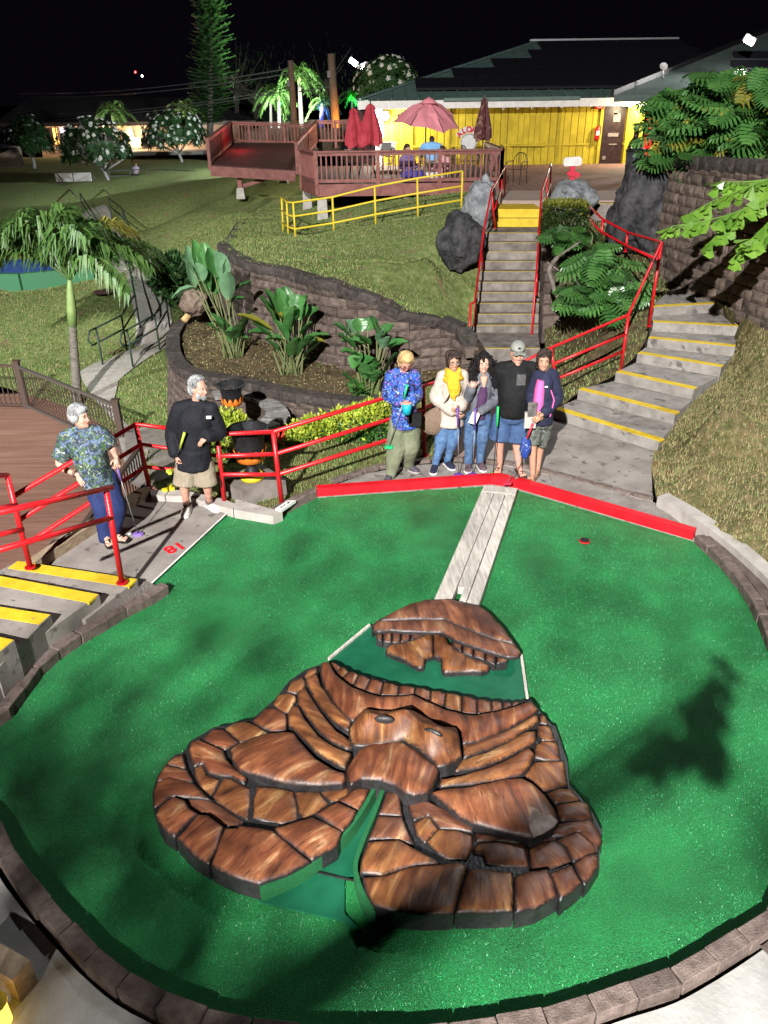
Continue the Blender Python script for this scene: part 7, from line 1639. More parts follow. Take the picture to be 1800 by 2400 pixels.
pu = thing('waist_pouch', 'black pouch hanging at the waist of the blonde woman', 'bag', D(*ZG(385,740), Y-.17)); mb = MB(); mb.box(D(*ZG(388,735), Y-.17), (.15,.07,.17)); mb.box(D(*ZG(345,720), Y-.18), (.06,.05,.14)); mb.build('body', M_BLK, pu)
# 2 woman with the yellow scarf
Y = P(*ZG(600,1120), z=.02).y
J = zj(ZG, Y, head=(700,262,-.03), sL=(612,385), sR=(775,380), eL=(560,560,.02), eR=(800,540,.06), wL=(712,680,-.22), wR=(748,640,-.20), hL=(625,740), hR=(725,740), kL=(600,920,-.04), kR=(690,915,-.02)); ankles(J, ZG, .02, (553,1140), (652,1108))
Mcr = floral('cream_spotted', (.42,.35,.305), (((.30,.20,.17),1.0,.64), ((.47,.41,.36),.4,.5)), 34)
t, b = person('smiling woman with glasses, yellow scarf and cream poncho top', J, SK_TAN, .95, (.1,-1,0), (.15,-1,-.12), bulk=.92, top=dict(name='poncho', m=Mcr, sleeve=.92, ease=.034, drop=.10), bottom=dict(name='jeans', m=M_JEAN, ease=.018, cuff=.046, hem=.07), footm=M_NAVY, solem=M_WHITE, tdir=((-.25,-1),(.35,-.9)), hands={'L':((.6,-.4,-.45),(.0,.5,.5),dict(curl=.8)), 'R':((-.4,-.5,-.1),(-.3,.5,.4),dict(curl=.6))}, smile=True)
M_DHAIR = mat('dark_brown_hair', (.018,.011,.009), (.05,.03,.022), scale=30, rough=.45, stretch=(1,1,.2), bump=.7, bscale=70)
hair(b, 'hair', J['head'], (.15,-1,-.12), .95, M_DHAIR, CAP+[(0,-.07,.0,.084,.06,.10),(-.076,.0,-.01,.022,.062,.085),(.076,.0,-.01,.022,.062,.085),(-.04,.07,.085,.045,.03,.03)])
strands(b, J['head'], (.15,-1,-.12), .95, M_DHAIR, 260, side=1.15, back=1.2, seed=2, part=.03)
glasses(b, J['head'], (.15,-1,-.12), .95, M_GREY)
M_SCARF = mat('mustard_scarf', (.50,.30,.015), (.62,.40,.03), scale=12, rough=.85, bump=.4, bscale=50)
G = MB(); nk = J['head']-UP*.15; 
for dz, r in ((.02,.075),(-.02,.098),(-.06,.112)): G.tube([nk+Vector((math.cos(a)*r, math.sin(a)*r*.9-.02, dz+.02*math.sin(a*2+dz*40))) for a in [k*math.pi/8 for k in range(17)]], .034, 8)
for q in ((0,-.05),(.045,.02),(-.03,-.02)): G.tube([nk+Vector((q[0]-.02,-.105,-.04)), nk+Vector((q[0],-.145,-.16)), nk+Vector((q[0]+.01,-.155,-.27+q[1]))], [.045,.05,.018], 8)
me = remesh(G, 'scarf', [M_SCARF], .011, 1, lambda co: .008*noise.noise(co*16)); so = place('scarf', me, (0,0,0)); so.location = (0,0,0)
me.transform(Matrix.Translation(-(wloc(t))))
so.parent = t
bg = thing('shoulder_bag', 'brown woven shoulder bag hanging beside the yellow scarf woman', 'bag', D(*ZG(550,760), Y-.10)); c = D(*ZG(553,748), Y-.06); mb = MB(); mb.ball((0,0,0), (.17,.075,.20), 16, 10, .15, 3); Mr_ = Matrix.Rotation(R(25), 3, 'Y'); mb.v = [tuple(Mr_ @ Vector(v)+c) for v in mb.v]; mb.build('body', mat('woven_brown', (.13,.085,.06), (.23,.165,.12), scale=60, rough=.9, bump=.5, bscale=120), bg, smooth=True)
mb = MB(); mb.tube([c+Vector((.05,-.03,.16)), D(*ZG(650,575), Y-.20), D(*ZG(700,480), Y-.18), D(*ZG(770,395), Y-.06)], .010, 6); mb.build('strap', M_BSAND, bg, smooth=True)
PUR = (.11,.055,.30)
putter('putter with a purple grip between the yellow scarf woman and the curly haired woman', D(*ZG(733,640), Y-.30), D(*ZG(738,800), Y-.29), P(*ZG(742,1195), z=.014), PUR, (1,-.1), 'purple_grip')
# 3 woman with long curly dark hair
Y = P(*ZG(865,1115), z=.02).y
J = zj(ZG, Y, head=(945,278,-.02), sL=(862,400), sR=(1018,400), eL=(818,560,-.08), eR=(1045,575,.0), wL=(850,490,-.24), wR=(915,680,-.22), hL=(855,725), hR=(950,725), kL=(832,905,-.03), kR=(930,905,-.03)); ankles(J, ZG, .02, (818,1128), (915,1118))
M_PUR = mat('plum_top', (.055,.022,.065), (.085,.038,.10), scale=8, rough=.85); M_GRYC = mat('grey_cardigan', (.085,.09,.11), (.14,.145,.17), scale=14, rough=.9, bump=.2, bscale=90)
t, b = person('young woman with long curly black hair making a hand sign', J, SK_PALE, .95, (0,-1,0), (0,-1,-.08), bulk=.90, top=dict(name='cardigan', m=M_GRYC, sleeve=1.0, ease=.016), bottom=dict(name='jeans', m=mat('dark_denim', (.035,.075,.16), (.085,.15,.27), scale=16, rough=.85, bump=.3, bscale=60), ease=.016, cuff=.048, hem=.07), footm=mat('plum_sneaker', (.07,.04,.055), (.13,.09,.11), scale=16, rough=.8), solem=M_WHITE, tdir=((-.1,-1),(.2,-1)), hands={'L':((.25,-.2,.9),(0,.9,.2),dict(curl=.9, shaka=True)), 'R':((-.6,-.4,-.4),(.0,.6,.3),dict(curl=.6))}, smile=True)
f_ = (J['hL']+J['hR'])/2; s_ = (J['sL']+J['sR'])/2; G = MB(); G.loft([ell(f_.lerp(s_, q)+Vector((0,-.058,0)), Vector((1,0,0)), Vector((0,-1,0)), w, d, 16) for q, w, d in ((.06,.085,.118),(.35,.085,.118),(.7,.085,.112),(.86,.06,.095))]); me = remesh(G, 'plum_top', [M_PUR], .013, 1); 
me.transform(Matrix.Translation(-(wloc(t))))
place('plum_top', me, wloc(t), parent=t)
G = MB(); G.loft([ell(s_+Vector((0,-.108,dz)), Vector((1,0,0)), Vector((0,-1,0)), w, .042, 12) for dz, w in ((-.10,.008),(-.04,.032),(.02,.05),(.06,.045))]); me = remesh(G, 'neckline', [SK_PALE], .01, 1)
me.transform(Matrix.Translation(-(wloc(t))))
place('neckline', me, wloc(t), parent=t)
M_CURL = mat('black_hair', (.006,.005,.006), (.016,.012,.013), scale=30, rough=.6, bump=.7, bscale=60, spec=.15)
f, r, u = face_frame((0,-1,-.08)); G = MB(); rnd = random.Random(3); hc_ = J['head']
hair(b, 'hair', hc_, (0,-1,-.08), .95, M_CURL, [(0,-.014,.058,.092,.104,.094),(-.082,.02,-.02,.026,.06,.11),(.082,.02,-.02,.026,.06,.11),(0,-.085,-.05,.11,.06,.13),(-.10,-.05,-.08,.045,.06,.12),(.10,-.05,-.08,.045,.06,.12)], amp=.025, freq=26)
for k in range(96):
    sg_ = rnd.choice((-1,1)); x0 = sg_*rnd.uniform(.055,.155); y0 = rnd.uniform(-.06,.045); z0 = rnd.uniform(.02,.09) if abs(x0) < .1 else rnd.uniform(-.06,.03); L_ = rnd.uniform(.25,.40); ph = rnd.uniform(0,6); pts = []
    for i in range(15): q = i/14; pts.append(hc_+r*(x0*(1+.35*q)+.017*math.cos(ph+q*15))+f*(y0+.03*q+.017*math.sin(ph+q*15))+u*(z0-L_*q))
    G.tube(pts, [.013*(1-.3*i/14) for i in range(15)], 5)
co_ = G.build('curls', M_CURL, b, smooth=True, org=wloc(b))
cd = thing('score_card', 'white score card in the hand of the curly haired woman', 'card', D(*ZG(870,735), Y-.30)); mb = MB(); mb.box(D(*ZG(868,728), Y-.30), (.10,.004,.15), M=Matrix.Rotation(R(20),3,'Y')); mb.build('sheet', M_WHITE, cd)
putter('putter with a purple grip standing in front of the curly haired woman', D(*ZG(880,645), Y-.33), D(*ZG(872,820), Y-.32), P(*ZG(856,1192), z=.014), PUR, (1,-.05), 'purple_grip')
# 4 man in cap
Y = P(*ZG(1120,1140), z=.02).y
J = zj(ZG, Y, head=(1220,200,.0), sL=(1100,315), sR=(1335,315), eL=(1040,470,.14), eR=(1370,480,.16), wL=(960,520,.22), wR=(1400,560,.22), hL=(1110,700), hR=(1235,700), kL=(1075,900,-.02), kR=(1215,910,-.02)); ankles(J, ZG, .02, (1075,1135), (1228,1160))
t, b = person('tall man in a grey cap, black t-shirt and blue shorts', J, SK_RED, 1.06, (0,-1,0), (.02,-1,-.12), bulk=1.18, belly=.05, top=dict(name='t_shirt', m=M_BLK, sleeve=.42, ease=.02, drop=.0), bottom=dict(name='shorts', m=mat('blue_shorts', (.03,.065,.15), (.055,.10,.21), scale=10, rough=.85, bump=.2, bscale=60), len=.98, ease=.03), feet='sandal', footm=M_BSAND, tdir=((-.3,-1),(.15,-1)), smile=True)
cpm = mat('cap_grey', (.20,.21,.19), (.28,.29,.26), scale=10, rough=.85); hc_ = J['head']; f, r, u = face_frame((.02,-1,-.12)); G = MB()
G.loft([ell(hc_+u*z*1.06-f*.006, r, f, w, d, 18) for z, w, d in ((.045,.090,.108),(.08,.092,.108),(.115,.078,.092),(.142,.045,.055),(.15,.01,.012))]); cap_o = G.build('cap', cpm, b, smooth=True, org=wloc(b))
G = MB(); G.loft([[hc_+u*.055+f*d_+r*x-u*(abs(x)*.25) for x in (-.075*w,-.04*w,0,.04*w,.075*w)]+[hc_+u*.047+f*d_+r*x-u*(abs(x)*.25) for x in (.075*w,.04*w,0,-.04*w,-.075*w)] for d_, w in ((.08,1.05),(.13,1.0),(.165,.75))]); G.build('visor', cpm, cap_o, org=wloc(cap_o))
mb = MB(); mb.ball(hc_+u*.10+f*.096, (.02,.008,.014), 8, 5); mb.build('cap_badge', M_NAVY, cap_o, org=wloc(cap_o))
pk = D(*ZG(1248,415), Y-.185); mb = MB(); mb.box(pk, (.11,.03,.135)); pp = mb.build('pocket_print', mat('grey_print', (.05,.05,.052), (.10,.10,.10), scale=30, rough=.8), t)
mb = MB(); mb.tube([D(*ZG(1130,668), Y-.2), D(*ZG(1175,674), Y-.21), D(*ZG(1225,668), Y-.2)], .016, 6); mb.build('belt', M_BSAND, t)
putter('putter with a bright green grip in front of the man in the cap', D(*ZG(1062,632), Y-.30), D(*ZG(1055,790), Y-.30), P(*ZG(1022,1195), z=.014), (.02,.55,.10), (.25,-1), 'bright_green_grip')
# 5 woman in navy jacket
Y = P(*ZG(1330,1220), z=.02).y
J = zj(ZG, Y, head=(1432,258,-.02), sL=(1380,385,.04), sR=(1512,375,.0), eL=(1330,540,.10), eR=(1545,575,.02), wL=(1360,680,-.14), wR=(1410,705,-.22), hL=(1365,745), hR=(1455,745), kL=(1345,965,-.03), kR=(1405,965,.12)); ankles(J, ZG, .02, (1340,1230), (1375,1190))
M_PINK = mat('pink_shirt', (.62,.10,.32), (.70,.14,.40), scale=8, rough=.85)
M_CAMO = floral('camo_shorts', (.10,.11,.095), (((.045,.05,.045),.7,.52), ((.20,.21,.19),.9,.60)), 16)
t, b = person('smiling woman in a navy jacket, pink shirt and camouflage shorts', J, SK_TAN, .95, (-.25,-1,0), (-.12,-1,-.05), bulk=.90, top=dict(name='jacket', m=M_NAVY, sleeve=.88, ease=.022, drop=.02), bottom=dict(name='shorts', m=M_CAMO, len=.86, ease=.014), feet='sandal', footm=M_SAND, tdir=((-.35,-1),(-.5,-.8)), hands={'R':((-.7,-.4,-.35),(.0,.5,-.4),dict(curl=.8)), 'L':((.3,-.6,-.4),(.3,.5,0),dict(curl=.7))}, smile=True)
f_ = (J['hL']+J['hR'])/2; s_ = (J['sL']+J['sR'])/2; G = MB(); dv = Vector((-.25,-1,0)).normalized(); G.loft([ell(f_.lerp(s_, q)+dv*.062+Vector((-.045,0,0)), Vector((1,-.25,0)).normalized(), dv, w, d, 16) for q, w, d in ((.22,.07,.11),(.45,.075,.115),(.75,.07,.11),(.95,.05,.08))]); me = remesh(G, 'pink_shirt', [M_PINK], .013, 1)
me.transform(Matrix.Translation(-(wloc(t))))
place('pink_shirt', me, wloc(t), parent=t)
hair(b, 'hair', J['head'], (-.12,-1,-.05), .95, M_DHAIR, CAP+[(0,-.075,.0,.076,.055,.09),(.055,-.11,-.06,.035,.04,.10),(-.074,-.005,.0,.02,.06,.06),(.074,-.005,.0,.02,.06,.06)], amp=.006)
strands(b, J['head'], (-.12,-1,-.05), .95, M_DHAIR, 260, side=1.0, back=1.1, seed=3, part=-.02, wave=.002)
mb = MB(); mb.tube([D(*ZG(1478,480), Y-.06)+Vector((0,-.1,0)), D(*ZG(1490,560), Y-.06)+Vector((.02,-.1,0)), D(*ZG(1470,690), Y-.06)+Vector((0,-.1,0))], .010, 5); mb.build('piping', M_PINK, t)
mb = MB(); mb.box(D(*ZG(1453,472), Y-.16), (.035,.01,.018)); mb.build('badge', M_WHITE, t)
putter('putter with a red grip held low by the woman in the navy jacket', D(*ZG(1345,770), Y-.24), D(*ZG(1295,890), Y-.24), P(*ZG(1140,1262), z=.13), (.50,.03,.06), (1,.1), 'red_grip')
pb_ = thing('hand_bag', 'pale pouch with a dark photo hanging in front of the navy jacket woman', 'bag', D(*ZG(1325,745), Y-.20)); mb = MB(); mb.box(D(*ZG(1322,740), Y-.20), (.14,.05,.20)); mb.build('body', mat('pale_pouch', (.40,.37,.35), rough=.8), pb_)
mb = MB(); mb.box(D(*ZG(1340,655), Y-.23), (.11,.02,.18)); mb.build('badge_holder', mat('dark_photo', (.06,.055,.055), (.2,.18,.17), scale=12, rough=.3), pb_)
sck = thing('putter_sock', 'blue floral cloth hanging from the red putter', 'cloth', D(*ZG(1285,970), Y-.22)); mb = MB(); c = D(*ZG(1283,965), Y-.22); mb.ball(c, (.07,.035,.14), 12, 9, .3, 2); mb.build('cloth', floral('blue_cloth', (.01,.04,.25), (((.55,.6,.68),1,.60),), 22), sck, smooth=True)
# 6 older woman leaning on the rail
Y = P(*ZL(560,1480), z=.035).y+.03
J = zj(ZL, Y, head=(312,455,-.03), sL=(225,615,.0), sR=(470,590,.0), eL=(140,855,.0), eR=(585,720,.05), wL=(300,950,-.14), wR=(622,800,-.16), hL=(430,985,.0), hR=(535,970,.02), kL=(500,1240,-.04), kR=(600,1230,.06)); ankles(J, ZL, .035, (575,1500), (660,1490)); J['aL'].x -= .05; J['aR'].x -= .10
J['kL'] = (J['hL']+J['aL'])/2+Vector((.05,-.03,0)); J['kR'] = (J['hR']+J['aR'])/2+Vector((.08,-.02,0))
Mfo = floral('forest_print', (.018,.03,.05), (((.09,.14,.24),1.0,.50), ((.035,.08,.03),.8,.53), ((.20,.25,.13),1.3,.60), ((.36,.38,.33),1.1,.645)), 15)
t, b = person('older woman with short grey hair in a leafy print top leaning on the rail', J, SK_PALE, .98, (.75,-.65,0), (1,-.35,.02), bulk=1.10, belly=.04, top=dict(name='print_top', m=Mfo, sleeve=.40, ease=.026, drop=.08), bottom=dict(name='trousers', m=mat('royal_navy', (.010,.018,.075), (.018,.03,.11), scale=6, rough=.85, bump=.2, bscale=50), ease=.02, cuff=.075, hem=.03, flare=.01), feet='sandal', footm=M_BLK, tdir=((.6,-.9),(1,-.35)), hands={'L':((.45,-.35,-.6),(-.2,.6,-.3),dict(curl=.5)), 'R':((.2,-.5,-.6),(-.6,.3,-.2),dict(curl=.9))}, closed=True)
M_GHAIR = mat('grey_hair', (.20,.205,.21), (.42,.43,.44), scale=26, rough=.5, stretch=(1,1,.25), bump=.8, bscale=70)
hair(b, 'hair', J['head'], (1,-.35,.02), .98, M_GHAIR, [(0,-.010,.056,.092,.104,.094),(0,-.075,.0,.082,.055,.085),(-.074,-.015,.01,.022,.065,.06),(.074,-.015,.01,.022,.065,.06),(0,.06,.085,.07,.045,.04)], amp=.012)
strands(b, J['head'], (1,-.35,.02), .98, M_GHAIR, 260, side=.9, back=1.0, seed=5, wave=.006, fringe=.34)
for k, q in enumerate(((272,912),(285,925))):
    c = D(*ZL(*q), Y-.125); mb = MB(); ax_ = (J['wL']-J['eL']).normalized(); x_ = ax_.orthogonal().normalized(); y_ = ax_.cross(x_); c = J['wL'].lerp(J['eL'], .10+.09*k); mb.tube([c+x_*math.cos(a)*.037+y_*math.sin(a)*.037 for a in [i*math.pi/7 for i in range(15)]], .006, 5); mb.build('bracelet', [M_BLACK, M_TIMBER][k], t)
putter('putter with a purple grip held by the older woman with grey hair', D(*ZL(612,830), Y-.20), D(*ZL(665,1000), Y-.17), P(*ZL(808,1462), z=.034), (.20,.12,.42), (1,.1), 'lilac_grip')
# 7 bearded man in black shirt
Y = P(*ZL(1300,1270), z=.035).y+.03
J = zj(ZL, Y, head=(1318,215,-.02), sL=(1150,385), sR=(1425,385), eL=(1095,600,.03), eR=(1490,590,.03), wL=(1122,775,-.12), wR=(1395,625,-.12), hL=(1215,835), hR=(1355,830), kL=(1195,1035,-.05), kR=(1390,1030,-.02)); ankles(J, ZL, .035, (1228,1255), (1415,1222))
M_TAN = mat('khaki_shorts', (.22,.18,.13), (.30,.25,.19), scale=8, rough=.9, bump=.2, bscale=50)
t, b = person('bearded grey haired man in a black shirt and khaki shorts', J, SK_RED, 1.0, (.15,-1,0), (.95,-.6,0), bulk=1.04, top=dict(name='shirt', m=mat('black_shirt', (.0035,.004,.007), (.008,.009,.014), scale=8, rough=.8, bump=.3, bscale=14), sleeve=.96, ease=.030, drop=.10), bottom=dict(name='shorts', m=M_TAN, len=.99, ease=.028), footm=mat('white_shoe', (.55,.54,.53), (.66,.65,.64), scale=14, rough=.6), solem=M_WHITE, tdir=((-.05,-1),(.75,-.75)), hands={'L':((.1,-.2,-.9),(.5,.3,0),dict(curl=.9)), 'R':((-.6,-.4,-.3),(0,.3,-.8),dict(curl=.5))}, brow=M_GHAIR)
hair(b, 'hair', J['head'], (.95,-.6,0), 1.0, M_GHAIR, [(0,-.020,.056,.084,.096,.084),(-.072,-.02,.0,.018,.05,.05),(.072,-.02,.0,.018,.05,.05),(0,-.08,-.02,.08,.05,.085)], amp=.012)
strands(b, J['head'], (.95,-.6,0), 1.0, M_GHAIR, 220, side=.85, back=1.05, seed=4, wave=.005, fringe=.24)
hair(b, 'beard', J['head'], (.95,-.6,0), 1.0, M_GHAIR, [(0,.062,-.095,.045,.034,.04),(-.052,.03,-.075,.022,.04,.045),(.052,.03,-.075,.022,.04,.045),(0,.09,-.052,.028,.012,.008)], amp=.006)
for S in 'LR':
    mb = MB(); a = J['a'+S]+UP*.06; k = J['a'+S].lerp(J['k'+S], .30); m_ = a.lerp(k, .62); mb.cur = 0; mb.tube([a, m_], [.046,.047], 12); mb.cur = 1; mb.tube([m_, k], [.049,.050], 12); mb.build('sock', [mat('grey_sock', (.33,.30,.28), rough=.9), mat('brown_sock', (.10,.065,.055), rough=.9)], t, smooth=True)
mb = MB(); mb.box(D(*ZL(1405,462), Y-.155), (.055,.02,.03)); mb.build('name_tag', M_WHITE, t)
putter('putter with a yellow grip tucked under the arm of the bearded man', D(*ZL(1200,590), Y-.24), D(*ZL(1160,725), Y-.2), D(*ZL(1085,930), Y-.1), (.42,.50,.05), (0,1), 'lime_grip')
yh = thing('putter_rest', 'yellow putter head lying on the kerb behind the bearded man', 'golf club', P(*ZL(1060,1075), z=.12)); c = P(*ZL(1060,1072), z=.13); mb = MB(); mb.beam(c+Vector((-.07,-.02,0)), c+Vector((.07,.03,0)), .035, .035); mb.box(c+Vector((.02,.03,.02)), (.05,.06,.04)); mb.build('head', mat('yellow_plastic', (.60,.50,.02), rough=.4), yh)
# ------------------------------------------------------------------ urns and their pedestals
M_URN = mat('black_urn', (.010,.010,.012), (.022,.022,.025), scale=20, rough=.45, bump=.5, bscale=50); M_ORG = mat('orange_petal', (.58,.13,.012), (.72,.22,.03), scale=12, rough=.5); M_YURN = mat('yellow_urn_foot', (.60,.46,.02), rough=.45)
def urn(label, base, R_, H_, block=True):
    t = thing('urn', label, 'urn', base, 'black urns with orange petals'); b = Vector(base)
    mb = MB(); mb.lathe(b, [(0,.0),(R_*.62,.0),(R_*.66,H_*.05),(R_*.50,H_*.13),(0,H_*.13)], 24); mb.build('foot', M_YURN if block else M_URN, t, smooth=True)
    mb = MB(); mb.lathe(b, [(R_*.46,H_*.125),(R_*.28,H_*.20),(R_*.22,H_*.27),(R_*.30,H_*.34),(R_*.62,H_*.42),(R_*.74,H_*.60),(R_*.84,H_*.86),(R_*.98,H_*.90),(R_*1.03,H_*.96),(R_*.98,H_*1.0),(R_*.82,H_*.99),(R_*.74,H_*.86),(0,H_*.84)], 28); bowl = mb.build('bowl', M_URN, t, smooth=True)
    mb = MB(); mb.cur = 0
    for k in range(28): a = k*2*math.pi/28; mb.ball(b+Vector((math.cos(a)*R_*1.01, math.sin(a)*R_*1.01, H_*.955)), (R_*.10,R_*.10,H_*.045), 6, 5)
    mb.build('rope_rim', M_URN, bowl, smooth=True, org=wloc(bowl))
    mb = MB(); mb.lathe(b, [(0,H_*.845),(R_*.76,H_*.85),(0,H_*.87)], 20); mb.build('soil', M_SOIL, bowl, org=wloc(bowl))
    for k in range(12):
        a = k*2*math.pi/12; o_ = Vector((math.cos(a), math.sin(a), 0)); s_ = Vector((-o_.y, o_.x, 0)); mb = MB(); vs = []; fs = []
        for i, (r, z, w) in enumerate(((.40,.335,.10),(.66,.37,.19),(.78,.47,.20),(.80,.56,.12),(.86,.63,.0))):
            c = b+o_*R_*r+UP*H_*z; vs += [c-s_*R_*w, c+o_*R_*.05, c+s_*R_*w]
        for i in range(4): q = i*3; fs += [(q,q+1,q+4,q+3),(q+1,q+2,q+5,q+4)]
        mb.add(vs, fs); mb.build('petal', M_ORG, t, smooth=True)
    return t
ub = P(590,1137,.10); ub = D(592,1121,P(588,1160,0).y)
pd = thing('pedestal', 'square concrete pedestal under the front black urn', 'pedestal', Vector((ub.x, ub.y, -.1))); mb = MB(); mb.box((ub.x, ub.y, ub.z-.17), (.62,.62,.34), rz=R(38)); mb.build('block', M_CONCD, pd)
urn('large black urn with orange petals on a yellow foot behind the red railing', ub, .235, .68)
ub2 = D(548,985,P(560,1012,-.1).y)
urn('smaller black urn with orange petals inside the low stone ring', D(548,975,11.2), .20, .52, False)
rg = thing('stone_ring', 'low curved wall of grey flagstones round the smaller black urn', 'wall', P(640,990,-.2)); pth = even(smooth_line([P(x,y,-.02) for x,y in ((500,930),(535,926),(576,930),(610,937),(636,952),(652,972),(645,990),(615,1000))], 4), .22)
rnd = random.Random(8)
M_FLAG = mat('grey_flagstone', (.13,.125,.12), (.27,.26,.25), scale=8, rough=.9, bump=.7, bscale=22, rand=.15)
for i in range(len(pth)-1):
    a, b_ = pth[i], pth[i+1]; d = (b_-a).normalized(); n = Vector((-d.y, d.x, 0)); w = .17+rnd.uniform(-.02,.03); mb = MB(); e = d*.008; c = (a+b_)/2
    mb.prism([a+e-n*w, b_-e-n*w*rnd.uniform(.9,1.1), b_-e+n*w, a+e+n*w*rnd.uniform(.9,1.1)], -.03, .02+rnd.uniform(0,.02)); mb.build('flagstone', M_FLAG, rg)
    for z in (-.10,-.21,-.32):
        mb = MB(); mb.box(c+Vector((0,0,z-.0)), ((b_-a).length*.94, .24, .10), rz=math.atan2(d.y,d.x)); mb.build('block', M_BLOCK, rg)
# ------------------------------------------------------------------ umbrellas, tables and chairs on the deck
M_PINKC = mat('pink_canvas', (.80,.27,.32), (.88,.34,.39), scale=4, rough=.8, bump=.2, bscale=30, trans=.25); M_MAR = mat('maroon_canvas', (.30,.024,.040), (.40,.045,.062), scale=4, rough=.8, bump=.2, bscale=30)
M_STRIPE = floral('striped_canvas', (.07,.012,.016), (((.20,.11,.07),.5,.56),), 9)
oy = 27.6; ot = thing('open_umbrella', 'open pink umbrella tilted over a deck table', 'umbrella', D(1000,400,oy)); ap = D(1005,236,oy); rim = []
for (x,y,dy) in ((920,288,-.1),(962,296,-1.35),(1040,312,-1.3),(1076,302,-.2),(1062,268,1.2),(1015,256,1.5),(958,262,1.2),(930,272,.6)): rim.append(D(x,y,oy+dy))
cv = MB(); n = len(rim); vs = [ap]; fs = []
for k in range(n):
    a, b_ = rim[k], rim[(k+1)%n]; m_ = (a+b_)/2; m_ = m_.lerp(ap, .07)
    vs += [a, m_, a.lerp(ap,.5)+UP*.10, m_.lerp(ap,.5)+UP*.02]
for k in range(n):
    o0 = 1+k*4; o1 = 1+((k+1)%n)*4; fs += [(0,o0+2,o0+3),(0,o0+3,o1+2),(o0+2,o0,o0+1,o0+3),(o0+3,o0+1,o1,o1+2)]
cv.add(vs, fs); cv.build('canopy', M_PINKC, ot)
mb = MB()
for k in range(n): mb.tube([ap-UP*.03, rim[k].lerp(ap,.5)+UP*.08, rim[k]+UP*.01], .012, 4)
mb.build('ribs', M_BLACK, ot); pb2 = D(996,395,oy); mb = MB(); mb.tube([ap, D(998,300,oy), pb2], .024, 8); mb.build('pole', M_BLACK, ot)
mb = MB(); mb.lathe(ap-UP*.02, [(.30,-.06),(.16,.05),(.05,.10),(.0,.13)], 12); mb.build('vent', M_PINKC, ot)
def closed_umb(label, top, bot, r, m, pole_to):
    t = thing('closed_umbrella', label, 'umbrella', pole_to, 'closed umbrellas on the deck'); ax = (bot-top); n = 16; rings = []
    for q, k in ((0,.05),(.06,.30),(.14,.42),(.16,.36),(.4,.62),(.75,.95),(1.0,1.0)):
        c = top+ax*q; rings.append([c+Vector((math.cos(a)*r*k*(1+.16*math.cos(a*8)), math.sin(a)*r*k*(1+.16*math.cos(a*8)), (.07*math.cos(a*4) if q == 1 else 0))) for a in [2*math.pi*i/n/1.0 for i in range(n)]])
    mb = MB(); mb.loft(rings); mb.build('canopy', m, t); mb = MB(); mb.tube([top+UP*.1, pole_to], .022, 6); mb.build('pole', M_BLACK, t); return t
closed_umb('closed maroon umbrella leaning left at the deck corner', D(828,252,29), D(836,345,28.6), .34, M_MAR, D(838,385,28.6))
closed_umb('closed maroon umbrella next to the brown side wall', D(868,242,28), D(868,340,27.6), .36, M_MAR, D(868,390,27.6))
closed_umb('closed dark striped umbrella in front of the yellow wall', D(1136,228,29), D(1131,328,29), .27, M_STRIPE, D(1129,392,29))
fz2 = flz+.005
def table(label, x, y, r=.55):
    t = thing('deck_table', label, 'table', (x,y,fz2), 'dark tables on the deck'); c = Vector((x,y,fz2)); mb = MB(); mb.lathe(c+UP*.70, [(0,0),(r,0),(r,.035),(0,.035)], 20); mb.build('top', M_DBROWN, t)
    for k in range(4): a = k*1.571+.78; mb = MB(); mb.tube([c+Vector((math.cos(a)*r*.35, math.sin(a)*r*.35, .70)), c+Vector((math.cos(a)*r*.75, math.sin(a)*r*.75, 0))], .02, 6); mb.build('leg', M_BLACK, t)
def chair(label, x, y, rz, z=None):
    z = fz2 if z is None else z; t = thing('patio_chair', label, 'chair', (x,y,z), 'black metal patio chairs', rz)
    def pt(*p): return Vector(p)
    mb = MB(); mb.loft([[pt(-.22,-.22,.44),pt(.22,-.22,.44),pt(.22,-.22,.46),pt(-.22,-.22,.46)],[pt(-.20,.22,.42),pt(.20,.22,.42),pt(.20,.22,.44),pt(-.20,.22,.44)]]); o = mb.build('seat', M_BLACK, None); o.parent = t; o.location = (0,0,0)
    arc = [pt(.25*math.cos(a), .22+.03*math.sin(a), .45+.46*math.sin(a)**.6) for a in [math.pi*i/10 for i in range(11)]]
    mb = MB(); mb.tube(arc, .014, 6)
    for i in (3,4,5,6,7): mb.tube([arc[i], pt(arc[i].x, .22, .45)], .008, 4)
    o = mb.build('backrest', M_BLACK, None); o.parent = t; o.location = (0,0,0)
    for s in (-1,1):
        mb = MB(); mb.tube([pt(s*.25,.22,.66), pt(s*.27,-.05,.67), pt(s*.26,-.24,.64), pt(s*.24,-.24,0)], .014, 6); o = mb.build('arm', M_BLACK, None); o.parent = t; o.location = (0,0,0)
        mb = MB(); mb.tube([pt(s*.23,.22,.45), pt(s*.24,.28,0)], .014, 6); o = mb.build('leg', M_BLACK, None); o.parent = t; o.location = (0,0,0)
pcx = D(1205,392,27.5)
chair('black metal armchair on the brick patio just right of the deck', D(1212,388,26.5).x, 26.5, R(-35), PATZ)
xs_ = [D(x,380,y).x for x,y in ((1000,27.6),(860,28.0),(1128,29.0),(790,28.5))]
table('dark round table under the open pink umbrella', xs_[0], 27.8); table('dark round table by the closed maroon umbrellas', xs_[1], 27.9); table('dark round table by the striped umbrella', xs_[2], 29.0, .45)
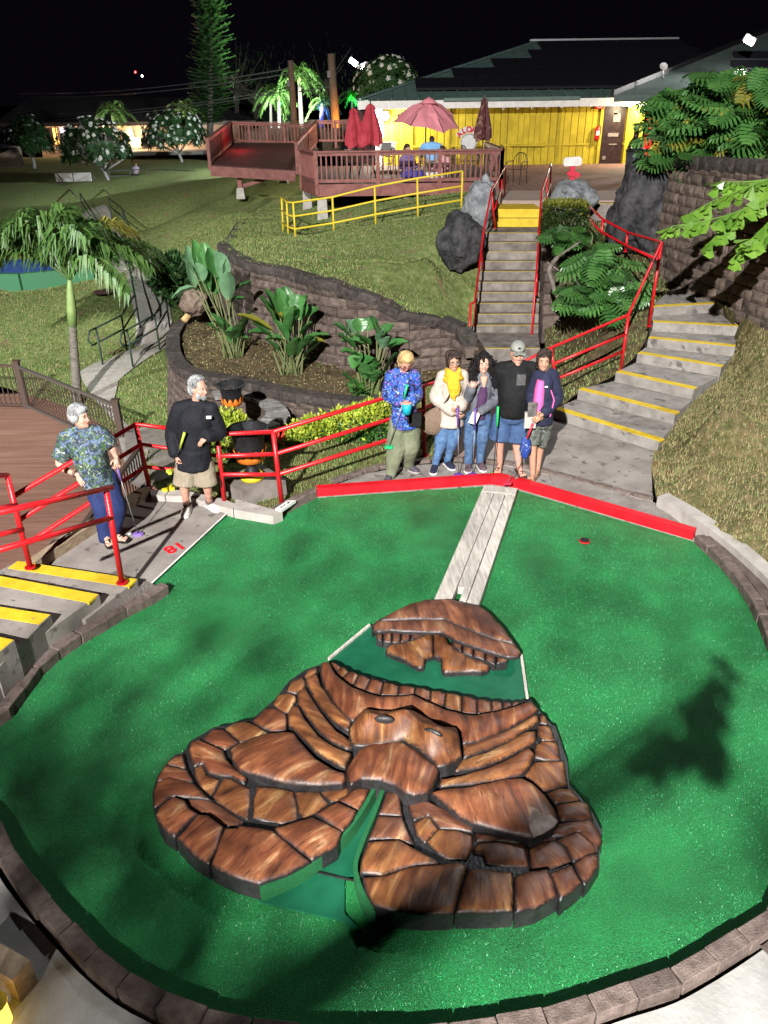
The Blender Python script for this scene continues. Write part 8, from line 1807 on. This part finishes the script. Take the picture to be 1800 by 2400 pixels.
for lab, px, y, rz in (('black armchair left of the table under the pink umbrella', 972, 27.3, 1.2), ('black armchair right of the table under the pink umbrella', 1045, 27.6, -1.4), ('black armchair behind the maroon umbrellas', 815, 28.6, .6), ('black armchair between the two maroon umbrellas', 845, 27.2, 2.6), ('black armchair facing the maroon umbrella table', 905, 27.6, -1.2), ('black armchair left of the striped umbrella', 1100, 28.6, 1.0), ('black armchair right of the striped umbrella', 1158, 28.8, -1.2)): chair(lab, D(px,380,y).x, y, rz)
# people on the deck
def sit(y, hx, hy, sx, sgn=1, sc=1.0):
    h = D(hx, hy, y); x = h.x; J = {}; f = sgn
    J['head'] = h; J['sL'] = h+Vector((-.17,.02,-.26)); J['sR'] = h+Vector((.17,.02,-.26)); J['eL'] = J['sL']+Vector((-.04,-.05,-.27)); J['eR'] = J['sR']+Vector((.04,-.05,-.27)); J['wL'] = J['eL']+Vector((.1*f,-.2,.03)); J['wR'] = J['eR']+Vector((.08*f,-.2,.03))
    J['hL'] = h+Vector((-.10,.05,-.76)); J['hR'] = h+Vector((.10,.05,-.76)); J['kL'] = J['hL']+Vector((.38*f,-.15,.02)); J['kR'] = J['hR']+Vector((.38*f,-.18,.02)); J['aL'] = J['kL']+Vector((.02,0,-.46)); J['aR'] = J['kR']+Vector((.02,0,-.46)); return J
yb_ = 26.9
J = sit(yb_, 955, 348, 0); t, b = person('seated woman with dark hair in a purple top on the deck', J, SK_TAN, 1.0, (.9,-.4,0), (.95,-.3,0), top=dict(name='top', m=mat('violet_top', (.10,.07,.20), (.16,.12,.30), scale=9, rough=.85), sleeve=.9, ease=.02), bottom=dict(name='skirt', m=mat('violet_skirt', (.05,.05,.28), rough=.85), ease=.03), footm=M_DSH, tdir=((1,-.3),(1,-.3)), group='people on the deck', voxel=.022); hair(b, 'hair', J['head'], (.95,-.3,0), 1.0, M_DHAIR, CAP+[(0,-.08,-.02,.08,.06,.12)])
J = sit(yb_+.3, 1036, 352, 0, -1); t, b = person('seated person in a pink and white top right of the man in blue', J, SK_TAN, 1.0, (-.9,-.4,0), (-.9,-.3,0), top=dict(name='top', m=floral('pink_print', (.55,.30,.32), (((.35,.06,.10),1,.55),((.6,.55,.55),1.4,.58)), 14), sleeve=.9, ease=.03), bottom=dict(name='trousers', m=M_WHITE, ease=.03), footm=M_WHITE, tdir=((-1,-.3),(-1,-.3)), group='people on the deck', voxel=.022); hair(b, 'hair', J['head'], (-.9,-.3,0), 1.0, M_DHAIR, CAP+[(0,-.08,-.02,.08,.05,.09)])
Y = 27.3; J = zj(lambda x, y: (x, y), Y, head=(1012,330,.12), sL=(994,341), sR=(1028,341), eL=(985,362,.15), eR=(1034,362,.2), wL=(990,380,.35), wR=(1025,375,.35), hL=(1005,374,-.1), hR=(1020,374,-.1), kL=(1008,395), kR=(1024,395)); J['aL'] = D(1012,416,Y); J['aR'] = D(1026,415,Y)
for k in ('aL','aR'): J[k].z = fz2
t, b = person('man in a light blue shirt seen from behind, bending over the deck table', J, SK_TAN, 1.0, (0,1,0), (.1,1,-.5), top=dict(name='shirt', m=mat('sky_shirt', (.13,.32,.58), (.19,.40,.66), scale=8, rough=.8), sleeve=.5, ease=.03, drop=.05), bottom=dict(name='trousers', m=M_TAN, ease=.02), footm=M_WHITE, tdir=((0,1),(0,1)), group='people on the deck', voxel=.022); hair(b, 'hair', J['head'], (.1,1,-.5), 1.0, M_DHAIR, CAP+[(0,-.07,.0,.08,.06,.09)])
J = zj(lambda x, y: (x, y), 60, head=(318,386), sL=(313,393), sR=(323,393), eL=(312,402), eR=(325,401), wL=(314,408,-.2), wR=(322,408,-.2), hL=(316,409), hR=(321,409), kL=(316,418), kR=(322,418), aL=(316,426), aR=(323,426))
t, b = person('person in pale top and dark shorts walking on the dark lawn', J, SK_TAN, 1.0, (.3,-1,0), top=dict(name='top', m=mat('lilac_top', (.35,.30,.38), rough=.8), sleeve=.4, ease=.03), bottom=dict(name='shorts', m=M_NAVY, len=.9, ease=.03), footm=M_WHITE, group='people far off', voxel=.03); hair(b, 'hair', J['head'], (.3,-1,0), 1.0, M_DHAIR, CAP+[(0,-.08,-.04,.08,.05,.12)])
# ------------------------------------------------------------------ signs and patio things
al = thing('aloha_sign', 'white cut out sign with red letters ALOHA over a plain pale disc', 'sign', D(1098,392,33.5)); yS = 33.5; c = D(1098,334,yS); rr = (D(1117,334,yS)-c).length
mb = MB(); mb.prism([(c.x+math.cos(a)*rr, c.z+math.sin(a)*rr) for a in [2*math.pi*k/28 for k in range(28)]], 0, .04); mb.v = [(v[0], yS-v[2], v[1]) for v in mb.v]; mb.build('disc', mat('sign_white', (.50,.50,.50), (.60,.60,.60), scale=5, rough=.6), al)
mb = MB(); mb.loft([[Vector((c.x+math.cos(a)*r, yS+.0-d, c.z+math.sin(a)*r)) for r, d in ((rr*1.08,0),(rr*1.78,0),(rr*1.78,.03),(rr*1.08,.03))] for a in [R(28+124*k/14) for k in range(15)]]); mb.build('arch', MATS['sign_white'], al)
mb = MB(); mb.tube([Vector((c.x+math.cos(a)*rr*.93, yS-.045, c.z+math.sin(a)*rr*.93)) for a in [2*math.pi*k/28 for k in range(29)]], .012, 5); mb.build('ring', M_GREY, al)
for px in (1092, 1106): mb = MB(); mb.tube([Vector((D(px,352,yS).x, yS+.04, c.z-rr*.9)), Vector((D(px,352,yS).x, yS+.04, flz))], .03, 6); mb.build('leg', M_WHITE, al)
for k, ch in enumerate('ALOHA'):
    fcv = bpy.data.curves.new('letter', 'FONT'); fcv.body = ch; fcv.size = rr*.86; fcv.extrude = .012; fcv.offset = .012; fcv.align_x = 'CENTER'; fcv.align_y = 'CENTER'; ot_ = bpy.data.objects.new('tmp', fcv); TMP.collection.objects.link(ot_); TMP.view_layers[0].update(); lm_ = bpy.data.meshes.new_from_object(ot_.evaluated_get(TMP.view_layers[0].depsgraph)); bpy.data.objects.remove(ot_)
    lm_.materials.clear(); lm_.materials.append(M_EXT); lm_.name = 'letter'; a = R(142-26*k); place('letter', lm_, Vector((c.x+math.cos(a)*rr*1.43, yS-.045, c.z+math.sin(a)*rr*1.43)), Euler((R(90), 0, 0)).to_matrix().to_4x4().to_euler() if False else (Matrix.Rotation(a-R(90), 3, Vector((0,-1,0))) @ Matrix.Rotation(R(90), 3, 'X')).to_euler(), al)
asg = thing('arrow_sign', 'red arrow signpost with a blank white board beside the patio boulder', 'sign', D(1340,440,22.6)); M_SRED = mat('sign_red', (.55,.03,.06), rough=.5)
yA_ = 22.6; mb = MB(); mb.beam(D(1340,440,yA_), D(1342,374,yA_), .14, .06, up=(0,1,0)); mb.build('post', M_SRED, asg)
bpts = [D(*ZD(x,y), yA_-.06) for x,y in ((215,945),(230,932),(330,925),(345,938),(343,980),(330,990),(222,995),(213,985))]; mb = MB(); mb.loft([bpts, [p+Vector((0,.05,0)) for p in bpts]]); mb.build('board', M_WHITE, asg)
bpts = [D(*ZD(x,y), yA_-.08) for x,y in ((236,1040),(250,1032),(300,1036),(318,1036),(335,1055),(318,1078),(300,1070),(246,1062))]; mb = MB(); mb.loft([bpts, [p+Vector((0,.05,0)) for p in bpts]]); mb.build('arrow', M_SRED, asg)
bt2 = thing('bottle_sculpture', 'tall dark brown bottle standing by the yellow building corner', 'bottle', D(1480,396,30)); b0_ = D(1481,394,30); hB = (D(1481,300,30)-b0_).length; mb = MB(); mb.lathe(b0_, [(0,0),(.24,0),(.25,hB*.05),(.25,hB*.50),(.20,hB*.64),(.09,hB*.76),(.08,hB*.93),(.10,hB*.94),(.10,hB*.98),(0,hB*.98)], 18); mb.build('body', mat('bottle_brown', (.025,.009,.006), rough=.25), bt2, smooth=True)
mb = MB(); mb.lathe(b0_+UP*hB*.98, [(0,0),(.09,0),(.09,.05),(0,.05)], 12); mb.build('cap', M_TIMBER, bt2)
bn = thing('waste_bin', 'dark grey waste bin at the foot of the leafy wall', 'bin', D(1484,405,27)); b0_ = D(1484,405,27); mb = MB(); mb.lathe(b0_, [(0,0),(.27,0),(.30,.62),(0,.62)], 16); mb.build('body', mat('bin_grey', (.035,.037,.045), rough=.6), bn, smooth=True); mb = MB(); mb.lathe(b0_+UP*.62, [(.32,0),(.32,.06),(.12,.12),(0,.12)], 16); mb.build('lid', M_BLACK, bn, smooth=True)
for lab, px, py, yy_, ln in (('white box on the ledge beside the wall lamp', 908, 343, 33, 1.0),): mb = MB(); mb.box(D(px,py,yy_), (.62,.4,.30)); mb.box(D(px+4,py-8,yy_+.1), (.6,.3,.05)); tag(mb.build('drink_cooler', M_WHITE), lab, 'box')
# ------------------------------------------------------------------ houses and lights far left
hs_ = thing('long_house', 'long low house with a lit peach wall and dark roof on the far left', 'house', D(280,355,90)); hy = 90
M_PEACH = mat('peach_wall', (.34,.24,.17), (.44,.32,.24), scale=2, rough=.85, bump=.1); M_DROOF = mat('dark_roof', (.030,.028,.034), (.05,.046,.055), scale=4, rough=.8)
a, b_ = D(85,292,hy), D(560,287,hy); gzz = D(280,352,hy).z
mb = MB(); mb.box(((a.x+b_.x)/2, hy+.3, (gzz+a.z)/2-.3), (b_.x-a.x,.4,a.z-gzz+.8)); mb.build('wall', M_PEACH, hs_)
e0_, e1_ = D(-20,291,hy-1.6), D(600,284,hy-1.6); rdg0, rdg1 = D(75,225,hy+9), D(470,228,hy+9)
mb = MB(); mb.add([e0_,e1_,rdg1,rdg0], [(0,1,2,3)]); bk0, bk1 = Vector((e0_.x,hy+18,e0_.z)), Vector((e1_.x,hy+18,e1_.z)); mb.add([e1_,bk1,rdg1,rdg0,bk0,e0_], [(0,1,2),(1,4,3,2),(4,5,3)]); mb.build('roof', M_DROOF, hs_)
mb = MB(); mb.beam(e0_-UP*.1, e1_-UP*.1, .1, .35); mb.build('fascia', M_DBROWN, hs_)
M_WIN = mat('lit_window', (.5,.45,.6), emit=(.75,.62,.9), estr=.9); M_WARM = mat('warm_window', (.9,.5,.15), emit=(1,.55,.12), estr=3.0)
for x0,x1,y0,y1,mm in ((140,180,298,330,M_WIN),(216,262,297,322,M_WIN),(128,138,300,338,M_WARM),(106,118,300,338,M_BLACK)):
    p0, p1 = D(x0,y1,hy), D(x1,y0,hy); mb = MB(); mb.box(((p0.x+p1.x)/2, hy+.05, (p0.z+p1.z)/2), (p1.x-p0.x,.1,p1.z-p0.z)); w_ = mb.build('window', mm, hs_)
    mb = MB()
    for x in (p0.x,(p0.x+p1.x)/2,p1.x): mb.box((x, hy-.03, (p0.z+p1.z)/2), (.12,.08,p1.z-p0.z+.1))
    mb.build('frame', M_DBROWN, w_, org=wloc(w_))
for x0,x1,y0,y1 in ((272,310,296,330),(292,330,322,348)):
    p0, p1 = D(x0,y1,hy-.6), D(x1,y0,hy-.6); mb = MB(); mb.box(((p0.x+p1.x)/2, hy-.6, (p0.z+p1.z)/2), (p1.x-p0.x,.25,p1.z-p0.z)); mb.build('porch_wall', M_PEACH, hs_)
mb = MB(); p0, p1 = D(240,352,hy-6), D(480,345,hy-6); mb.box(((p0.x+p1.x)/2, hy-3, gzz-.1), (p1.x-p0.x,8,.3)); mb.build('terrace', M_CONCL, hs_)
for px, py, pw_, cc in ((245,296,1900,(1,.62,.25)), (165,300,1100,(1,.75,.55)), (310,325,1900,(1,.68,.35)), (420,310,1000,(1,.7,.45)), (60,300,600,(1,.6,.3))):
    p = D(px,py,hy-1.2); lamp('porch_light', p, None, pw_, cc, .2)
    mb = MB(); mb.ball(p, .16, 8, 6); mb.build('porch_bulb', M_LITW, hs_, smooth=True)
h2 = thing('corner_house', 'dark house corner with a pale wall at the left picture edge', 'house', D(0,380,64)); p0, p1 = D(-90,386,64), D(50,384,64); mb = MB(); mb.box(((p0.x+p1.x)/2, 64.3, p0.z+.5), (p1.x-p0.x,.4,1.4)); mb.build('wall', M_PEACH, h2); q0, q1 = D(-90,352,63), D(40,352,63); q2, q3 = D(30,302,72), D(-90,290,72); mb = MB(); mb.loft([[q0,q1],[q3,q2]], caps=False); mb.build('roof', M_DROOF, h2)
h3 = thing('back_house', 'grey roofed house behind the side deck between the palms', 'house', D(600,300,95)); p0, p1 = D(545,300,95), D(830,300,95); mb = MB(); mb.box(((p0.x+p1.x)/2, 95.3, p0.z-1.0), (p1.x-p0.x,.4,3.4)); mb.build('wall', M_PEACH, h3); q0, q1, q2, q3 = D(540,285,94), D(700,284,94), D(640,258,103), D(595,256,103); mb = MB(); mb.add([q0,q1,q2,q3], [(0,1,2,3)]); mb.build('roof', M_ROOF, h3)
# small street lights on the hill, airplane-red beacon
for lab, px, py, c_ in (('tiny red light on the dark hill', 317, 169, (1,.05,.05)), ('tiny white light on the dark hill', 333, 178, (1,.95,.9))):
    p = D(px,py,300); mb = MB(); mb.ball(p, .32, 8, 6); tag(mb.build('hill_light', mat('beacon_'+('red' if c_[1] < .5 else 'white'), c_, emit=c_, estr=14)), lab, 'light')
for lab, px, py in (('small white street lamp at the edge of the pine', 546, 190), ('lower small white street lamp beside the pine', 554, 219)):
    p = D(px,py,100); mb = MB(); mb.tube([p-UP*3, p], .05, 5); mb.ball(p, (.22,.22,.5), 8, 6); tag(mb.build('street_lamp', M_WHITE, smooth=True), lab, 'lamp')
# utility poles and wires
M_POLE = mat('pole_wood', (.10,.068,.045), (.18,.125,.085), scale=6, rough=.9, bump=.4, bscale=30, stretch=(4,4,.5))
for lab, a, b_, r_, y_ in (('leaning brown utility pole left of the lit palm', (692,335), (681,142), .17, 46), ('thicker brown utility pole beside the deck corner', (787,300), (776,126), .20, 44)):
    t = thing('utility_pole', lab, 'pole', D(*a, y_)); mb = MB(); mb.tube([D(*a, y_), D(*b_, y_)], [r_*1.15, r_*.9], 10); mb.build('shaft', M_POLE, t, smooth=True); q = D((a[0]+b_[0])/2, lerp(a[1],b_[1],.72), y_); mb = MB(); mb.box(q+Vector((-.2,-.2,0)), (.18,.25,.3)); mb.build('box', M_DBROWN, t)
lamp('orange_light', D(800,300,43.2), None, 260, (1,.42,.06), .1); lamp('red_light', D(560,318,37), None, 45, (1,.06,.06), .1)
wr_ = thing('power_lines', 'thin power lines sagging across the dark sky on the left', 'wires', D(681,160,46))
for (x0,y0,x1,y1,sg_,yy0) in ((-80,207,681,160,6,80),(-80,214,681,172,6,80),(-80,250,681,205,7,80),(-80,256,681,212,7,80)):
    A_, B_ = D(x0,y0,yy0), D(x1,y1,46); mb = MB(); mb.tube([A_.lerp(B_,i/24)-UP*(sg_*.12*4*(i/24)*(1-i/24)) for i in range(25)], .028, 4); mb.build('wire', M_GREY, wr_)
mb = MB(); mb.tube([D(700,215,47), D(778,203,44.2)], .03, 5); mb.build('wire', M_GREY, wr_)
# pale bench like frame, chain fence and path lamp things on the dark lawn
bx = thing('lawn_bench', 'pale low bench of two panels with grey hand rails on the dark lawn', 'bench', D(172,432,57)); p0, p1 = D(133,428,57), D(212,402,57); 
for k in range(2): w_ = (p1.x-p0.x)/2; mb = MB(); mb.box((p0.x+w_*(k+.5), 57, (p0.z+p1.z)/2), (w_-.08,.25,(p1.z-p0.z)*.8)); mb.build('panel', M_WHITE, bx)
for x in (132,214): mb = MB(); mb.tube([D(x,406,57), D(x+26,440,52), D(x+44,458,48)], .035, 5); mb.tube([D(x,415,57), D(x+26,448,52)], .03, 5); mb.build('rail', M_GREY, bx)
cf = thing('chain_fence', 'low grey chain fence crossing the dark lawn below the trees', 'fence', D(400,425,56)); line = [(255,402,58,425),(305,398,58,424),(345,397,57,424),(392,398,56,424),(440,400,54,424),(480,402,52,420),(545,404,50,412)]
tp_ = [D(x,y,d) for x,y,d,_ in line]; bt_2 = [D(x,b,d) for x,_,d,b in line]
for z in (0,.5): mb = MB(); mb.tube([p.lerp(q,z) for p,q in zip(tp_,bt_2)], .03, 5); mb.build('rail', M_GREY, cf)
for p, q in zip(tp_, bt_2): mb = MB(); mb.tube([p, q-UP*.1], .035, 5); mb.build('post', M_GREY, cf)
# manhole, cut mark, blue mark on path
mh = P(262,765,-1.2); mh.z = gz(mh)+.02; mb = MB(); mb.lathe(mh, [(0,.0),(.34,.0),(.36,.03),(.30,.045),(0,.035)], 20); tag(mb.build('manhole_cover', mat('rusty', (.10,.055,.045), (.16,.09,.07), scale=9, rough=.9)), 'round brown manhole cover in the lawn left of the ramp path', 'cover')
# bottom left: low tan timber, and an added glow for a blurred near object
tp2 = thing('near_blur', 'added yellow glow for a blurred near object on a tan timber at the bottom left corner', 'lamp', P(20,2330,.1)); mb = MB(); mb.beam(P(-60,2230,.12), P(60,2300,.12), .12, .2); mb.build('timber', M_TIMBER, tp2)
gl = P(-12,2352,.22); mb = MB(); mb.lathe(gl, [(0,-.16),(.05,-.16),(.05,.0),(0,.0)], 12); mb.build('bulb', mat('near_blur_glow', (1,.7,.1), emit=(1,.62,.08), estr=2.5), tp2); mb = MB(); mb.lathe(gl, [(0,.03),(.06,.012),(.06,.0),(0,.0)], 12); mb.build('shade', M_YEL, tp2); lamp('near_blur_light', gl+Vector((.08,.06,.0)), None, .12, (1,.6,.1), .03)  # glow and light are added; no lamp is known here
bpy.data.scenes.remove(TMP)
